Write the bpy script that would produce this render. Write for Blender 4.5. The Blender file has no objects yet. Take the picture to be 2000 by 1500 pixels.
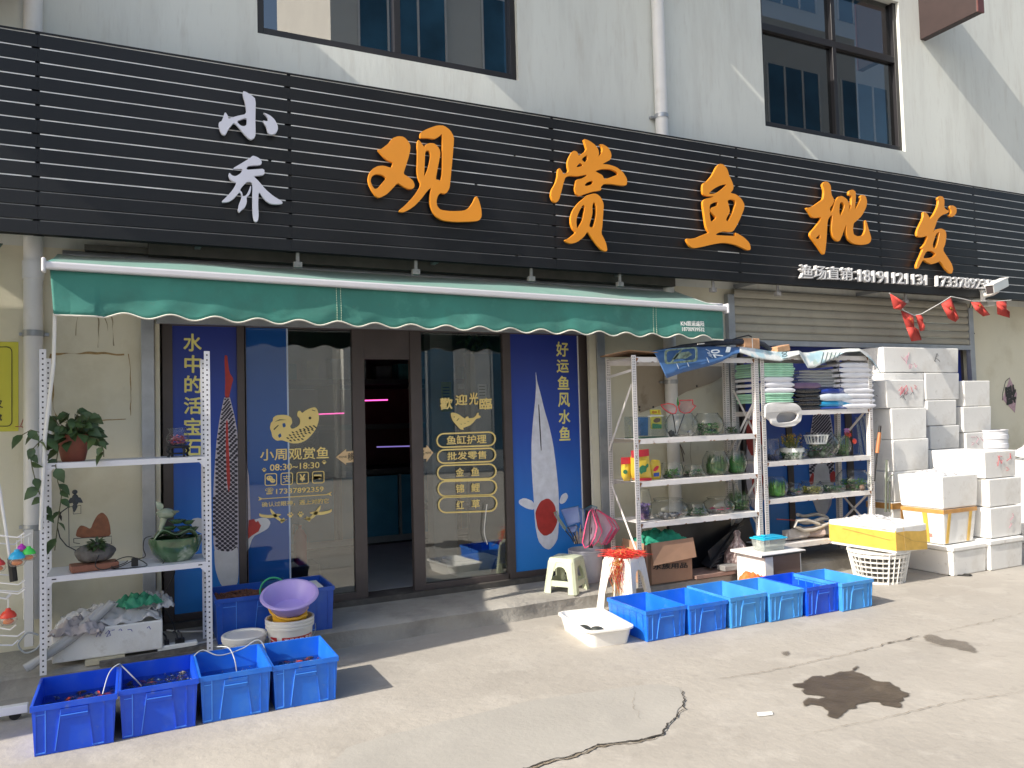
import bpy, math, random
from mathutils import Vector, Matrix, noise
random.seed(11)
SC = bpy.context.scene
PI = math.pi
# ------------------------------------------------------------------ camera, sky, sun, exposure
FPX, YAW, PITCH, ROLL = 1520.0, .4530, .0424, -.0269      # focal length for a 2000 px wide frame, angles in radians
EYE = Vector((0, -5.5, 1.6))
_f = Vector((math.sin(YAW)*math.cos(PITCH), math.cos(YAW)*math.cos(PITCH), math.sin(PITCH)))
_r = Vector((math.cos(YAW), -math.sin(YAW), 0)); _u = _r.cross(_f)
CR = _r*math.cos(ROLL)+_u*math.sin(ROLL); CU = _u*math.cos(ROLL)-_r*math.sin(ROLL); CF = _f
cam = bpy.data.cameras.new('camera'); co = bpy.data.objects.new('camera', cam); SC.collection.objects.link(co)
cam.sensor_width = 36; cam.lens = FPX*36/2000; cam.clip_start = .05; cam.clip_end = 500
co.matrix_world = Matrix(((CR.x, CU.x, -CF.x, EYE.x), (CR.y, CU.y, -CF.y, EYE.y), (CR.z, CU.z, -CF.z, EYE.z), (0, 0, 0, 1)))
SC.camera = co
SUN_EL, SUN_AZ = math.radians(36), math.radians(8)         # the light runs along the street and slightly into the shop fronts
sd = Vector((math.cos(SUN_EL)*math.cos(SUN_AZ), math.cos(SUN_EL)*math.sin(SUN_AZ), -math.sin(SUN_EL)))
w = bpy.data.worlds.new('World'); SC.world = w; w.use_nodes = True
sk = w.node_tree.nodes.new('ShaderNodeTexSky'); sk.sky_type = 'NISHITA'; sk.sun_disc = False
sk.sun_elevation = SUN_EL; sk.sun_rotation = math.radians(262); sk.dust_density = 2.5; sk.air_density = 1.2
w.node_tree.links.new(sk.outputs[0], w.node_tree.nodes['Background'].inputs[0])
w.node_tree.nodes['Background'].inputs[1].default_value = .15
sl = bpy.data.lights.new('sun', 'SUN'); sl.energy = 4.3; sl.angle = math.radians(.5); sl.color = (1, .915, .79)
so = bpy.data.objects.new('sun', sl); SC.collection.objects.link(so); so.rotation_euler = sd.to_track_quat('-Z', 'Y').to_euler()
SC.view_settings.view_transform = 'Standard'; SC.view_settings.look = 'None'; SC.view_settings.exposure = .66
SC.cycles.max_bounces = 10; SC.cycles.transparent_max_bounces = 24; SC.cycles.caustics_reflective = False; SC.cycles.caustics_refractive = False
SC.cycles.use_denoising = True

# ------------------------------------------------------------------ where things stand: a spot of the photograph on a known plane
def ray(px, py): return CR*((px-1000)/FPX)-CU*((py-750)/FPX)+CF
def onY(px, py, Y): d = ray(px, py); return EYE+d*((Y-EYE.y)/d.y)
def onZ(px, py, Z=0): d = ray(px, py); return EYE+d*((Z-EYE.z)/d.z)
def mpp(P): return (Vector(P)-EYE).dot(CF)/FPX              # metres per photo pixel at a point

# ------------------------------------------------------------------ materials
MATS = {}
def mat(name, col=(.5, .5, .5), rough=.5, metal=0, spec=.5, var=.08, vs=6, bump=0, bs=40, dirt=None, coat=0, tr=0, stretch=None, sheen=0):
    if name in MATS: return MATS[name]
    m = bpy.data.materials.new(name); m.use_nodes = True; MATS[name] = m
    nt = m.node_tree; N = nt.nodes; L = nt.links; b = N['Principled BSDF']
    b.inputs['Roughness'].default_value = rough; b.inputs['Metallic'].default_value = metal; b.inputs['Specular IOR Level'].default_value = spec
    b.inputs['Sheen Weight'].default_value = sheen; b.inputs['Coat Weight'].default_value = coat; b.inputs['Transmission Weight'].default_value = tr
    tc = N.new('ShaderNodeTexCoord'); vec = tc.outputs['Object']
    if stretch:
        mp = N.new('ShaderNodeMapping'); mp.inputs['Scale'].default_value = stretch; L.new(vec, mp.inputs[0]); vec = mp.outputs[0]
    def nz(s, d=5, r=.55):
        n = N.new('ShaderNodeTexNoise'); n.inputs['Scale'].default_value = s; n.inputs['Detail'].default_value = d; n.inputs['Roughness'].default_value = r
        L.new(vec, n.inputs['Vector']); return n.outputs[0]
    mx = N.new('ShaderNodeMix'); mx.data_type = 'RGBA'
    mx.inputs[6].default_value = (*[c*(1-var) for c in col], 1); mx.inputs[7].default_value = (*[min(1, c*(1+var)) for c in col], 1)
    mr = N.new('ShaderNodeMapRange'); mr.inputs[1].default_value = .3; mr.inputs[2].default_value = .7
    L.new(nz(vs), mr.inputs[0]); L.new(mr.outputs[0], mx.inputs[0]); out = mx.outputs[2]
    for dt in (dirt if isinstance(dirt, list) else [dirt] if dirt else []):
        dc, s, lo, hi, amt = dt
        m2 = N.new('ShaderNodeMix'); m2.data_type = 'RGBA'; m2.inputs[7].default_value = (*dc, 1); L.new(out, m2.inputs[6])
        r2 = N.new('ShaderNodeMapRange'); r2.inputs[1].default_value = lo; r2.inputs[2].default_value = hi; r2.inputs[4].default_value = amt
        L.new(nz(s, 8, .62), r2.inputs[0]); L.new(r2.outputs[0], m2.inputs[0]); out = m2.outputs[2]
    L.new(out, b.inputs['Base Color'])
    if bump:
        bp = N.new('ShaderNodeBump'); bp.inputs['Strength'].default_value = bump; bp.inputs['Distance'].default_value = .02
        L.new(nz(bs, 6, .6), bp.inputs['Height']); L.new(bp.outputs[0], b.inputs['Normal'])
    return m
def glass(name, tint=(.9, .95, .93), ior=1.5, rough=0.0, body=0, bodycol=(.8, .8, .8), edge=None):
    if name in MATS: return MATS[name]
    m = bpy.data.materials.new(name); m.use_nodes = True; MATS[name] = m; nt = m.node_tree; N = nt.nodes; L = nt.links
    N.remove(N['Principled BSDF']); o = N['Material Output']
    t = N.new('ShaderNodeBsdfTransparent'); t.inputs[0].default_value = (*tint, 1)
    if edge:                                                  # a longer way through the glass where it is seen edge on
        lw = N.new('ShaderNodeLayerWeight'); pw = N.new('ShaderNodeMath'); pw.operation = 'POWER'; pw.inputs[1].default_value = 3; L.new(lw.outputs['Facing'], pw.inputs[0])
        em = N.new('ShaderNodeMix'); em.data_type = 'RGBA'; em.inputs[6].default_value = (*tint, 1); em.inputs[7].default_value = (*edge, 1); L.new(pw.outputs[0], em.inputs[0]); L.new(em.outputs[2], t.inputs[0])
    g = N.new('ShaderNodeBsdfGlossy'); g.inputs['Roughness'].default_value = rough
    fr = N.new('ShaderNodeFresnel'); ge = N.new('ShaderNodeNewGeometry'); ma = N.new('ShaderNodeMapRange')   # same reflectance from either side of a thin wall
    ma.inputs[3].default_value = ior; ma.inputs[4].default_value = 1/ior; L.new(ge.outputs['Backfacing'], ma.inputs[0]); L.new(ma.outputs[0], fr.inputs[0])
    mx = N.new('ShaderNodeMixShader'); L.new(fr.outputs[0], mx.inputs[0]); src = t.outputs[0]
    if body:
        df = N.new('ShaderNodeBsdfDiffuse'); df.inputs[0].default_value = (*bodycol, 1)
        m1 = N.new('ShaderNodeMixShader'); m1.inputs[0].default_value = body; L.new(src, m1.inputs[1]); L.new(df.outputs[0], m1.inputs[2]); src = m1.outputs[0]
    L.new(src, mx.inputs[1]); L.new(g.outputs[0], mx.inputs[2]); L.new(mx.outputs[0], o.inputs[0])
    return m
def emit(name, col, s):
    if name in MATS: return MATS[name]
    m = bpy.data.materials.new(name); m.use_nodes = True; MATS[name] = m; b = m.node_tree.nodes['Principled BSDF']
    b.inputs['Base Color'].default_value = (*col, 1); b.inputs['Emission Color'].default_value = (*col, 1); b.inputs['Emission Strength'].default_value = s
    return m

# ------------------------------------------------------------------ mesh builder
def offset_of(p):
    v = Vector((0, 0, 0))
    while p is not None: v += p.location; p = p.parent
    return v
class M:
    def __init__(s): s.v = []; s.f = []; s.mi = []; s.k = 0
    def add(s, vs, fs):
        n = len(s.v); s.v += [Vector(v) for v in vs]; s.f += [tuple(i+n for i in f) for f in fs]; s.mi += [s.k]*len(fs); return s
    def slot(s, k): s.k = k; return s
    def box(s, x0, x1, y0, y1, z0, z1, tx=0, ty=0):          # tx, ty draw the bottom in
        return s.add([(x0+tx, y0+ty, z0), (x1-tx, y0+ty, z0), (x1-tx, y1-ty, z0), (x0+tx, y1-ty, z0), (x0, y0, z1), (x1, y0, z1), (x1, y1, z1), (x0, y1, z1)],
                     [(0, 3, 2, 1), (4, 5, 6, 7), (0, 1, 5, 4), (1, 2, 6, 5), (2, 3, 7, 6), (3, 0, 4, 7)])
    def bar(s, a, b, w, h, up=(0, 0, 1)):                     # a square bar from a to b
        a, b = Vector(a), Vector(b); d = (b-a).normalized(); up = Vector(up)
        if abs(d.dot(up)) > .95: up = Vector((0, 1, 0))
        x = d.cross(up).normalized()*w/2; y = x.cross(d).normalized()*h/2
        return s.add([a-x-y, a+x-y, a+x+y, a-x+y, b-x-y, b+x-y, b+x+y, b-x+y], [(0, 3, 2, 1), (4, 5, 6, 7), (0, 1, 5, 4), (1, 2, 6, 5), (2, 3, 7, 6), (3, 0, 4, 7)])
    def openbox(s, w, d, h, t, taper=0, c=(0, 0, 0)):
        x, y, z = c; V = []
        for (hw, hd, hz) in ((w/2-taper, d/2-taper, 0), (w/2, d/2, h), (w/2-t, d/2-t, h), (w/2-t-taper, d/2-t-taper, t)):
            V += [(x-hw, y-hd, z+hz), (x+hw, y-hd, z+hz), (x+hw, y+hd, z+hz), (x-hw, y+hd, z+hz)]
        F = [(3, 2, 1, 0), (12, 13, 14, 15)]
        for l in range(3):
            for i in range(4): j = (i+1) % 4; F.append((l*4+i, l*4+j, l*4+4+j, l*4+4+i))
        return s.add(V, F)
    def tube(s, pts, r, n=8, closed=False, cap=True):
        pts = [Vector(p) for p in pts]; R = r if hasattr(r, '__len__') else [r]*len(pts); V = []; F = []; k = len(pts); pn = None
        for i, p in enumerate(pts):
            a = pts[i-1] if i or closed else p; b = pts[(i+1) % k] if i < k-1 or closed else p
            d = (b-a).normalized()
            if pn is None: pn = d.orthogonal().normalized()
            pn = (pn-d*pn.dot(d)); pn = pn.normalized() if pn.length > 1e-6 else d.orthogonal().normalized()
            q = d.cross(pn)
            V += [p+(pn*math.cos(2*PI*j/n)+q*math.sin(2*PI*j/n))*R[i] for j in range(n)]
        for i in range(k if closed else k-1):
            for j in range(n): F.append((i*n+j, i*n+(j+1) % n, ((i+1) % k)*n+(j+1) % n, ((i+1) % k)*n+j))
        if cap and not closed: F += [tuple(range(n))[::-1], tuple((k-1)*n+j for j in range(n))]
        return s.add(V, F)
    def lathe(s, prof, c=(0, 0, 0), n=28, sx=1, sy=1, wob=None):
        c = Vector(c); V = []; F = []
        for (r, z) in prof:
            for j in range(n):
                a = 2*PI*j/n; rr = r*(1+(wob(a, z) if wob else 0)); V.append(c+Vector((math.cos(a)*rr*sx, math.sin(a)*rr*sy, z)))
        for i in range(len(prof)-1):
            for j in range(n): F.append((i*n+j, i*n+(j+1) % n, (i+1)*n+(j+1) % n, (i+1)*n+j))
        if prof[0][0] > 0: F.append(tuple(range(n))[::-1])
        return s.add(V, F)
    def lid(s, r, z, c, n=28): c = Vector(c); return s.add([c+Vector((math.cos(2*PI*j/n)*r, math.sin(2*PI*j/n)*r, z)) for j in range(n)], [tuple(range(n))])
    def grid(s, fn, nu, nv, closed=False):
        V = [fn(i/(nu), j/(nv)) for j in range(nv+1) for i in range(nu+1)]
        return s.add(V, [(j*(nu+1)+i, j*(nu+1)+i+1, (j+1)*(nu+1)+i+1, (j+1)*(nu+1)+i) for j in range(nv) for i in range(nu)])
    def blob(s, c, r, nu=20, nv=12, amp=.15, fr=1.6, seed=0, flat=None):
        c = Vector(c); V = []; F = []
        for j in range(nv+1):
            for i in range(nu):
                a = 2*PI*i/nu; b = PI*j/nv; d = Vector((math.sin(b)*math.cos(a), math.sin(b)*math.sin(a), math.cos(b)))
                k = 1+amp*noise.noise(d*fr+Vector((seed*7.3, seed*1.7, 3))); p = Vector((d.x*r[0]*k, d.y*r[1]*k, d.z*r[2]*k))
                if flat is not None and p.z < flat: p.z = flat
                V.append(c+p)
        for j in range(nv):
            for i in range(nu): F.append((j*nu+i, (j+1)*nu+i, (j+1)*nu+(i+1) % nu, j*nu+(i+1) % nu))
        return s.add(V, F)
    def prism(s, pts, d):                                     # a flat outline given a thickness d (a vector)
        n = len(pts); d = Vector(d); P = [Vector(p) for p in pts]
        F = [tuple(range(n)), tuple(range(2*n-1, n-1, -1))]+[((i+1) % n, i, n+i, n+(i+1) % n) for i in range(n)]
        return s.add(P+[p+d for p in P], F)
    def leaf(s, p, d, n, L, W, bend=.25):
        p, d, n = Vector(p), Vector(d).normalized(), Vector(n); x = d.cross(n); x = x.normalized() if x.length > .01 else d.orthogonal().normalized(); n = x.cross(d)
        V = []
        for t, wd in ((0, .12), (.18, .75), (.4, 1), (.7, .62), (1, .02)):
            o = p+d*(L*t)-n*(bend*L*t*t); V += [o-x*W*wd/2+n*W*.12*wd, o, o+x*W*wd/2+n*W*.12*wd]
        return s.add(V, [f for i in range(4) for f in ((i*3, i*3+1, i*3+4, i*3+3), (i*3+1, i*3+2, i*3+5, i*3+4))])
    def build(s, name, m, parent=None, label=None, cat=None, group=None, kind=None, smooth=None, bev=0, solid=0):
        me = bpy.data.meshes.new(name); ms = m if isinstance(m, (list, tuple)) else [m]
        if parent is not None: off = offset_of(parent)
        else:
            xs = [v.x for v in s.v]; ys = [v.y for v in s.v]; off = Vector(((min(xs)+max(xs))/2, (min(ys)+max(ys))/2, min(v.z for v in s.v)))
        me.from_pydata([v-off for v in s.v], [], s.f)
        for x in ms: me.materials.append(x)
        if len(ms) > 1: me.polygons.foreach_set('material_index', s.mi)
        if smooth is not None:
            me.polygons.foreach_set('use_smooth', [True]*len(me.polygons)); me.set_sharp_from_angle(angle=math.radians(smooth))
        me.update(); o = bpy.data.objects.new(name, me); SC.collection.objects.link(o)
        if parent is not None: o.parent = parent
        else: o.location = off
        if bev: b = o.modifiers.new('edge', 'BEVEL'); b.width = bev; b.segments = 2; b.limit_method = 'ANGLE'
        if solid: b = o.modifiers.new('thick', 'SOLIDIFY'); b.thickness = solid; b.offset = 0
        return tag(o, label, cat, group, kind)
def tag(o, label=None, cat=None, group=None, kind=None):
    for k, v in (('label', label), ('category', cat), ('group', group), ('kind', kind)):
        if v: o[k] = v
    return o
def thing(name, label, cat, loc=(0, 0, 0), group=None):
    o = bpy.data.objects.new(name, None); o.empty_display_size = .1; SC.collection.objects.link(o); o.location = loc
    return tag(o, label, cat, group)
def dup(root, loc, rz=0, label=None, group=None):
    r = root.copy(); SC.collection.objects.link(r); r.location = loc; r.rotation_euler = (0, 0, rz)
    if label: r['label'] = label
    if group: r['group'] = group
    def kids(a, b):
        for ch in a.children:
            c = ch.copy(); SC.collection.objects.link(c); c.parent = b; kids(ch, c)
    kids(root, r); return r

# ------------------------------------------------------------------ flat shapes and writing
def curve_mesh(splines, ext=0, bev=0, res=1):                 # outlines with holes -> (verts, faces), front at +z
    c = bpy.data.curves.new('c', 'CURVE'); c.dimensions = '2D'; c.fill_mode = 'BOTH'; c.extrude = ext; c.bevel_depth = bev; c.bevel_resolution = 1
    for pts in splines:
        sp = c.splines.new('POLY'); sp.points.add(len(pts)-1); sp.use_cyclic_u = True
        for p, q in zip(sp.points, pts): p.co = (q[0], q[1], 0, 1)
    return to_mesh(c)
def to_mesh(c):
    o = bpy.data.objects.new('c', c); SC.collection.objects.link(o); dg = bpy.context.evaluated_depsgraph_get()
    me = bpy.data.meshes.new_from_object(o.evaluated_get(dg)); V = [v.co.copy() for v in me.vertices]; F = [tuple(p.vertices) for p in me.polygons]
    bpy.data.objects.remove(o); bpy.data.meshes.remove(me); bpy.data.curves.remove(c); return V, F
def chaikin(p, n=1):
    for _ in range(n):
        q = []
        for i in range(len(p)):
            a, b = p[i], p[(i+1) % len(p)]; q += [(a[0]*.8+b[0]*.2, a[1]*.8+b[1]*.2), (a[0]*.2+b[0]*.8, a[1]*.2+b[1]*.8)]
        p = q
    return p
def outline(m, outs, crop, Y, ext=.0015, smooth=1, bev=0):    # outlines read off a crop (ox, oy, scale), laid on the wall plane Y
    ox, oy, sc = crop; S = []
    for o in outs:
        pts = chaikin(o, smooth) if smooth else o
        S.append([(lambda P: (P.x, P.z))(onY(ox+x/sc, oy+y/sc, Y)) for x, y in pts])
    V, F = curve_mesh(S, ext, bev)
    return m.add([(v.x, Y-ext-v.z, v.y) for v in V], F)
def text2d(body, ext=0, off=0, res=3):                        # heavier strokes are a few copies set a hair apart
    c = bpy.data.curves.new('t', 'FONT'); c.body = body; c.extrude = ext; c.resolution_u = res; c.fill_mode = 'BOTH'
    V0, F0 = to_mesh(c); V = []; F = []
    for k, (dx, dy) in enumerate(((0, 0), (off, off*.5), (-off, -off*.5), (off*.5, -off), (-off*.5, off)) if off > 0 else ((0, 0),)):
        n = len(V); V += [Vector((v.x+dx, v.y+dy, v.z+.0004*k*(1 if ext == 0 else 2))) for v in V0]; F += [tuple(i+n for i in f) for f in F0]
    return V, F
def text(m, body, q, Y, ext=.001, off=.012, rot=0):           # q = x0, top0, bottom0, x1, top1, bottom1 as read off the photograph
    V, F = text2d(body, 0 if ext < .002 else .05, off); 
    if rot: V = [Vector((v.x*math.cos(rot)-v.y*math.sin(rot), v.x*math.sin(rot)+v.y*math.cos(rot), v.z)) for v in V]
    ax = min(v.x for v in V); bx = max(v.x for v in V); ay = min(v.y for v in V); by = max(v.y for v in V); x0, t0, b0, x1, t1, b1 = q
    A, B, C, D = onY(x0, b0, Y), onY(x1, b1, Y), onY(x0, t0, Y), onY(x1, t1, Y); P = []
    for v in V:
        s = (v.x-ax)/(bx-ax); t = (v.y-ay)/(by-ay); p = (A*(1-s)+B*s)*(1-t)+(C*(1-s)+D*s)*t
        P.append((p.x, Y-ext-(v.z/.05*ext if ext >= .002 else v.z*.3), p.z))
    return m.add(P, F)
def text3(m, body, O, ux, uy, w, h, off=.012):                # writing on any flat face: lower left corner and the two directions
    V, F = text2d(body, 0, off); ax = min(v.x for v in V); bx = max(v.x for v in V); ay = min(v.y for v in V); by = max(v.y for v in V)
    O, ux, uy = Vector(O), Vector(ux), Vector(uy)
    return m.add([O+ux*((v.x-ax)/(bx-ax)*w)+uy*((v.y-ay)/(by-ay)*h) for v in V], F)
def flat(m, pts, Y, d=.0015):                                 # a thin sheet outlined in photo pixels on the wall plane Y
    return m.prism([onY(x, y, Y) for x, y in pts], (0, -d, 0))
def rrect(x0, y0, x1, y1, r, dy=0, n=4):                      # rounded rectangle in photo pixels, right side raised by dy
    P = []
    for cx, cy, a in ((x1-r, y0+r, -PI/2), (x1-r, y1-r, 0), (x0+r, y1-r, PI/2), (x0+r, y0+r, PI)):
        for i in range(n+1): P.append((cx+r*math.cos(a+PI/2*i/n), cy+r*math.sin(a+PI/2*i/n)))
    return [(x, y-dy*(x-x0)/(x1-x0)) for x, y in P]
def circ(x, y, r, n=12, ry=None): return [(x+r*math.cos(2*PI*i/n), y+(ry or r)*math.sin(2*PI*i/n)) for i in range(n)]
# ------------------------------------------------------------------ colours
foam = mat('expanded polystyrene', (.78, .78, .765), .75, var=.05, vs=3, bump=.2, bs=120, dirt=[((.45, .40, .33), 2.2, .54, .78, .55), ((.48, .45, .40), 14, .59, .74, .55), ((.38, .35, .3), 5, .64, .72, .5)])
white_metal = mat('white powder coated steel', (.74, .75, .80), .4, var=.04, dirt=((.5, .5, .52), 9, .6, .8, .4))
old_metal = mat('old white steel', (.70, .68, .67), .5, var=.06, dirt=[((.20, .10, .05), 16, .63, .74, .8), ((.42, .38, .35), 5, .5, .8, .5)])
holes_m = mat('punched hole', (.03, .03, .04), .8)
rust = mat('rust', (.22, .10, .04), .9, var=.4, vs=40)
dark_frame = mat('dark bronze aluminium', (.07, .057, .056), .45, var=.1)
black_p = mat('black plastic', (.012, .012, .014), .45)
grey_metal = mat('galvanised steel', (.38, .40, .43), .42, .55, var=.12, vs=9)
pvc = mat('white pvc pipe', (.72, .72, .72), .4, var=.05, vs=3, dirt=((.45, .42, .36), 4, .55, .8, .4))
gold = mat('gold vinyl', (.84, .66, .25), .5, var=.03)
yellow_ink = mat('yellow vinyl', (.80, .74, .24), .5, var=.05)
clear = glass('clear glass', (.955, .97, .965), 1.55, body=.012, bodycol=(.75, .8, .8), edge=(.30, .36, .34))
shop_glass = glass('shop window glass', (.78, .82, .81), 2.25)
dark_glass = glass('tinted window glass', (.22, .25, .27), 3.2); dim_glass = glass('darker window glass', (.3, .32, .33), 2.1, .012)
white_p = mat('white plastic', (.80, .80, .78), .35, var=.03)
red_c = mat('red cloth', (.55, .05, .035), .8, var=.15, vs=20)
wirem = mat('black cable', (.015, .015, .015), .5)
hose_m = mat('clear grey hose', (.36, .39, .41), .3, var=.1)
def ramp(name, stops, axis=2, rough=.4, nz=.0, space='Generated'):   # printed colour running along a poster
    m = bpy.data.materials.new(name); m.use_nodes = True; N = m.node_tree.nodes; L = m.node_tree.links; b = N['Principled BSDF']; b.inputs['Roughness'].default_value = rough
    tc = N.new('ShaderNodeTexCoord'); sp = N.new('ShaderNodeSeparateXYZ'); L.new(tc.outputs[space], sp.inputs[0]); r = N.new('ShaderNodeValToRGB')
    e = r.color_ramp.elements
    while len(e) < len(stops): e.new(.5)
    for el, (p, c) in zip(e, stops): el.position = p; el.color = (*c, 1)
    src = sp.outputs[axis]
    if nz:
        n = N.new('ShaderNodeTexNoise'); n.inputs['Scale'].default_value = 4; L.new(tc.outputs[space], n.inputs[0])
        a = N.new('ShaderNodeMath'); a.operation = 'MULTIPLY_ADD'; a.inputs[1].default_value = nz; L.new(n.outputs[0], a.inputs[0]); L.new(src, a.inputs[2]); src = a.outputs[0]
    L.new(src, r.inputs[0]); L.new(r.outputs[0], b.inputs['Base Color']); MATS[name] = m; return m
poster_m = ramp('printed blue poster', [(0, (.02, .24, .70)), (.3, (.02, .19, .66)), (.65, (.016, .07, .40)), (1, (.016, .035, .26))], nz=.12)
# ------------------------------------------------------------------ ground and step
conc = mat('worn concrete', (.36, .336, .30), .85, var=.12, vs=1.1, bump=.3, bs=16, dirt=[((.315, .295, .264), .5, .45, .75, .6), ((.425, .40, .362), 3.4, .53, .60, .45), ((.265, .247, .22), 8, .58, .66, .35), ((.36, .345, .32), 38, .6, .7, .3), ((.36, .342, .312), 1.3, .5, .75, .6), ((.21, .195, .175), 26, .66, .8, .35), ((.27, .25, .23), 2.6, .6, .75, .5)])
conc2 = mat('smooth mortar patch', (.34, .326, .298), .8, var=.08, vs=2, bump=.15, bs=30, dirt=[((.28, .27, .25), 3, .5, .8, .5), ((.2, .19, .18), 30, .66, .78, .4)])
step_m = mat('step concrete', (.33, .315, .285), .88, var=.15, vs=2, bump=.6, bs=18, dirt=[((.16, .15, .14), 2.2, .5, .72, .7), ((.42, .40, .36), 9, .55, .8, .5)])
g = M(); g.add([(-60, -60, 0), (80, -60, 0), (80, .9, 0), (-60, .9, 0)], [(0, 1, 2, 3)]); g.build('ground', conc, kind='structure')
def wavy(x, s=0): return .03*noise.noise(Vector((x*1.7, s, 0)))+.012*noise.noise(Vector((x*9, s, 4)))
st = M(); N_ = 90
def stepf(u, v):
    x = -5+20*u; y0 = .06+wavy(x); t = [(.0+y0, .0), (.012+y0, .06), (.004+y0, .112), (.03+y0, .13), (.3, .132), (.93, .13)][round(v*5)]
    return (x, t[0]+(.012*noise.noise(Vector((x*14, v*9, 1))) if v < .5 else 0), t[1])
st.grid(stepf, N_*3, 5); st.build('step', step_m, kind='structure', smooth=40)
# mortar patch with its open edge, cracks, spilt water
pt = [onZ(x, y) for x, y in ((1337, 1368), (1325, 1345), (1290, 1338), (1240, 1340), (1160, 1352), (1060, 1366), (960, 1388), (860, 1412), (760, 1438), (680, 1462), (640, 1500), (700, 1530), (900, 1535), (1030, 1500), (1075, 1486), (1120, 1477), (1170, 1456), (1250, 1448), (1292, 1438), (1312, 1412), (1330, 1388))]
pm = M(); jp = []
for i in range(len(pt)):
    a, b = pt[i], pt[(i+1) % len(pt)]
    for k in range(5):
        p = a.lerp(b, k/5); jp.append(Vector((p.x+.02*noise.noise(p*9), p.y+.02*noise.noise(p*9+Vector((5, 0, 0))), .004)))
pm.add(jp, [tuple(range(len(jp)))[::-1]]); pm.build('mortar_patch', conc2, kind='structure')
crack_m = mat('crack shadow gap', (.035, .03, .026), .95, var=.3, vs=60); rim_m = mat('crumbled crack edge', (.22, .185, .14), .95, var=.3, vs=50, bump=.6, bs=80)
def crack(pix, wd, name='crack', mm=crack_m, z=.008, jit=.018):
    P = [onZ(x, y, 0) for x, y in pix]; Q = []
    for a, b in zip(P, P[1:]):
        n = max(2, int((b-a).length/.014))
        for k in range(n):
            p = a.lerp(b, k/n); Q.append(p+Vector((jit*noise.noise(p*13)+jit*.7*noise.noise(p*37), jit*noise.noise(p*13+Vector((9, 2, 0)))+jit*.7*noise.noise(p*37+Vector((1, 5, 0))), 0)))
    m = M(); L_ = []
    for i, p in enumerate(Q):
        d = (Q[min(i+1, len(Q)-1)]-Q[max(i-1, 0)]).normalized(); n = Vector((-d.y, d.x, 0)); h = wd*(.25+1.3*abs(noise.noise(p*17+Vector((0, 0, 7)))))*math.sin(PI*min(1, max(.03, i/len(Q))))**.4
        L_ += [p+n*h+Vector((0, 0, z)), p-n*h+Vector((0, 0, z))]
    m.add(L_, [(2*i, 2*i+2, 2*i+3, 2*i+1)[::-1] for i in range(len(Q)-1)]); return m.build(name, mm, kind='structure')
ck = ((1334, 1352), (1337, 1372), (1330, 1390), (1312, 1412), (1292, 1436), (1250, 1448), (1170, 1457), (1120, 1478), (1075, 1487), (1030, 1502), (990, 1518))
crack(ck, .0085); crack([(x-4, y+4) for x, y in ck[4:]], .011, mm=rim_m, z=.006)
crack(((1400, 1328), (1470, 1318), (1560, 1300), (1640, 1282), (1720, 1262), (1800, 1243)), .0055, mm=rim_m); crack(((1730, 1258), (1770, 1252), (1802, 1243)), .008)
crack(((1800, 1243), (1900, 1222), (2010, 1196)), .0028, mm=rim_m); crack(((1560, 1440), (1700, 1410), (1850, 1375), (2010, 1350)), .003, mm=rim_m)
crack(((1770, 1252), (1830, 1262), (1900, 1272)), .004, mm=rim_m); crack(((1240, 1350), (1235, 1380), (1255, 1410)), .0014, mm=rim_m)
wet = mat('wet concrete', (.085, .068, .052), .42, spec=.35, var=.3, vs=7, dirt=[((.15, .125, .1), 9, .56, .68, .6), ((.05, .04, .032), 3, .5, .65, .6)], bump=.25, bs=25)
def puddle(c, rx, ry, seed, spikes=.45, z=.012):
    C0 = onZ(*c); V = [C0+Vector((0, 0, z))]; n = 220
    for i in range(n):
        a = 2*PI*i/n; d = Vector((math.cos(a), math.sin(a), 0)); k = 1+spikes*noise.noise(d*1.3+Vector((seed, 0, 0)))+spikes*.45*noise.noise(d*3.2+Vector((seed, 3, 0)))+.16*noise.noise(d*8+Vector((0, seed, 0)))+.05*noise.noise(d*22+Vector((0, seed, 5)))
        V.append(C0+Vector((d.x*rx*k, d.y*ry*k, z)))
    m = M(); m.add(V, [(0, i+1, (i+1) % n+1) for i in range(n)]); return m
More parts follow.
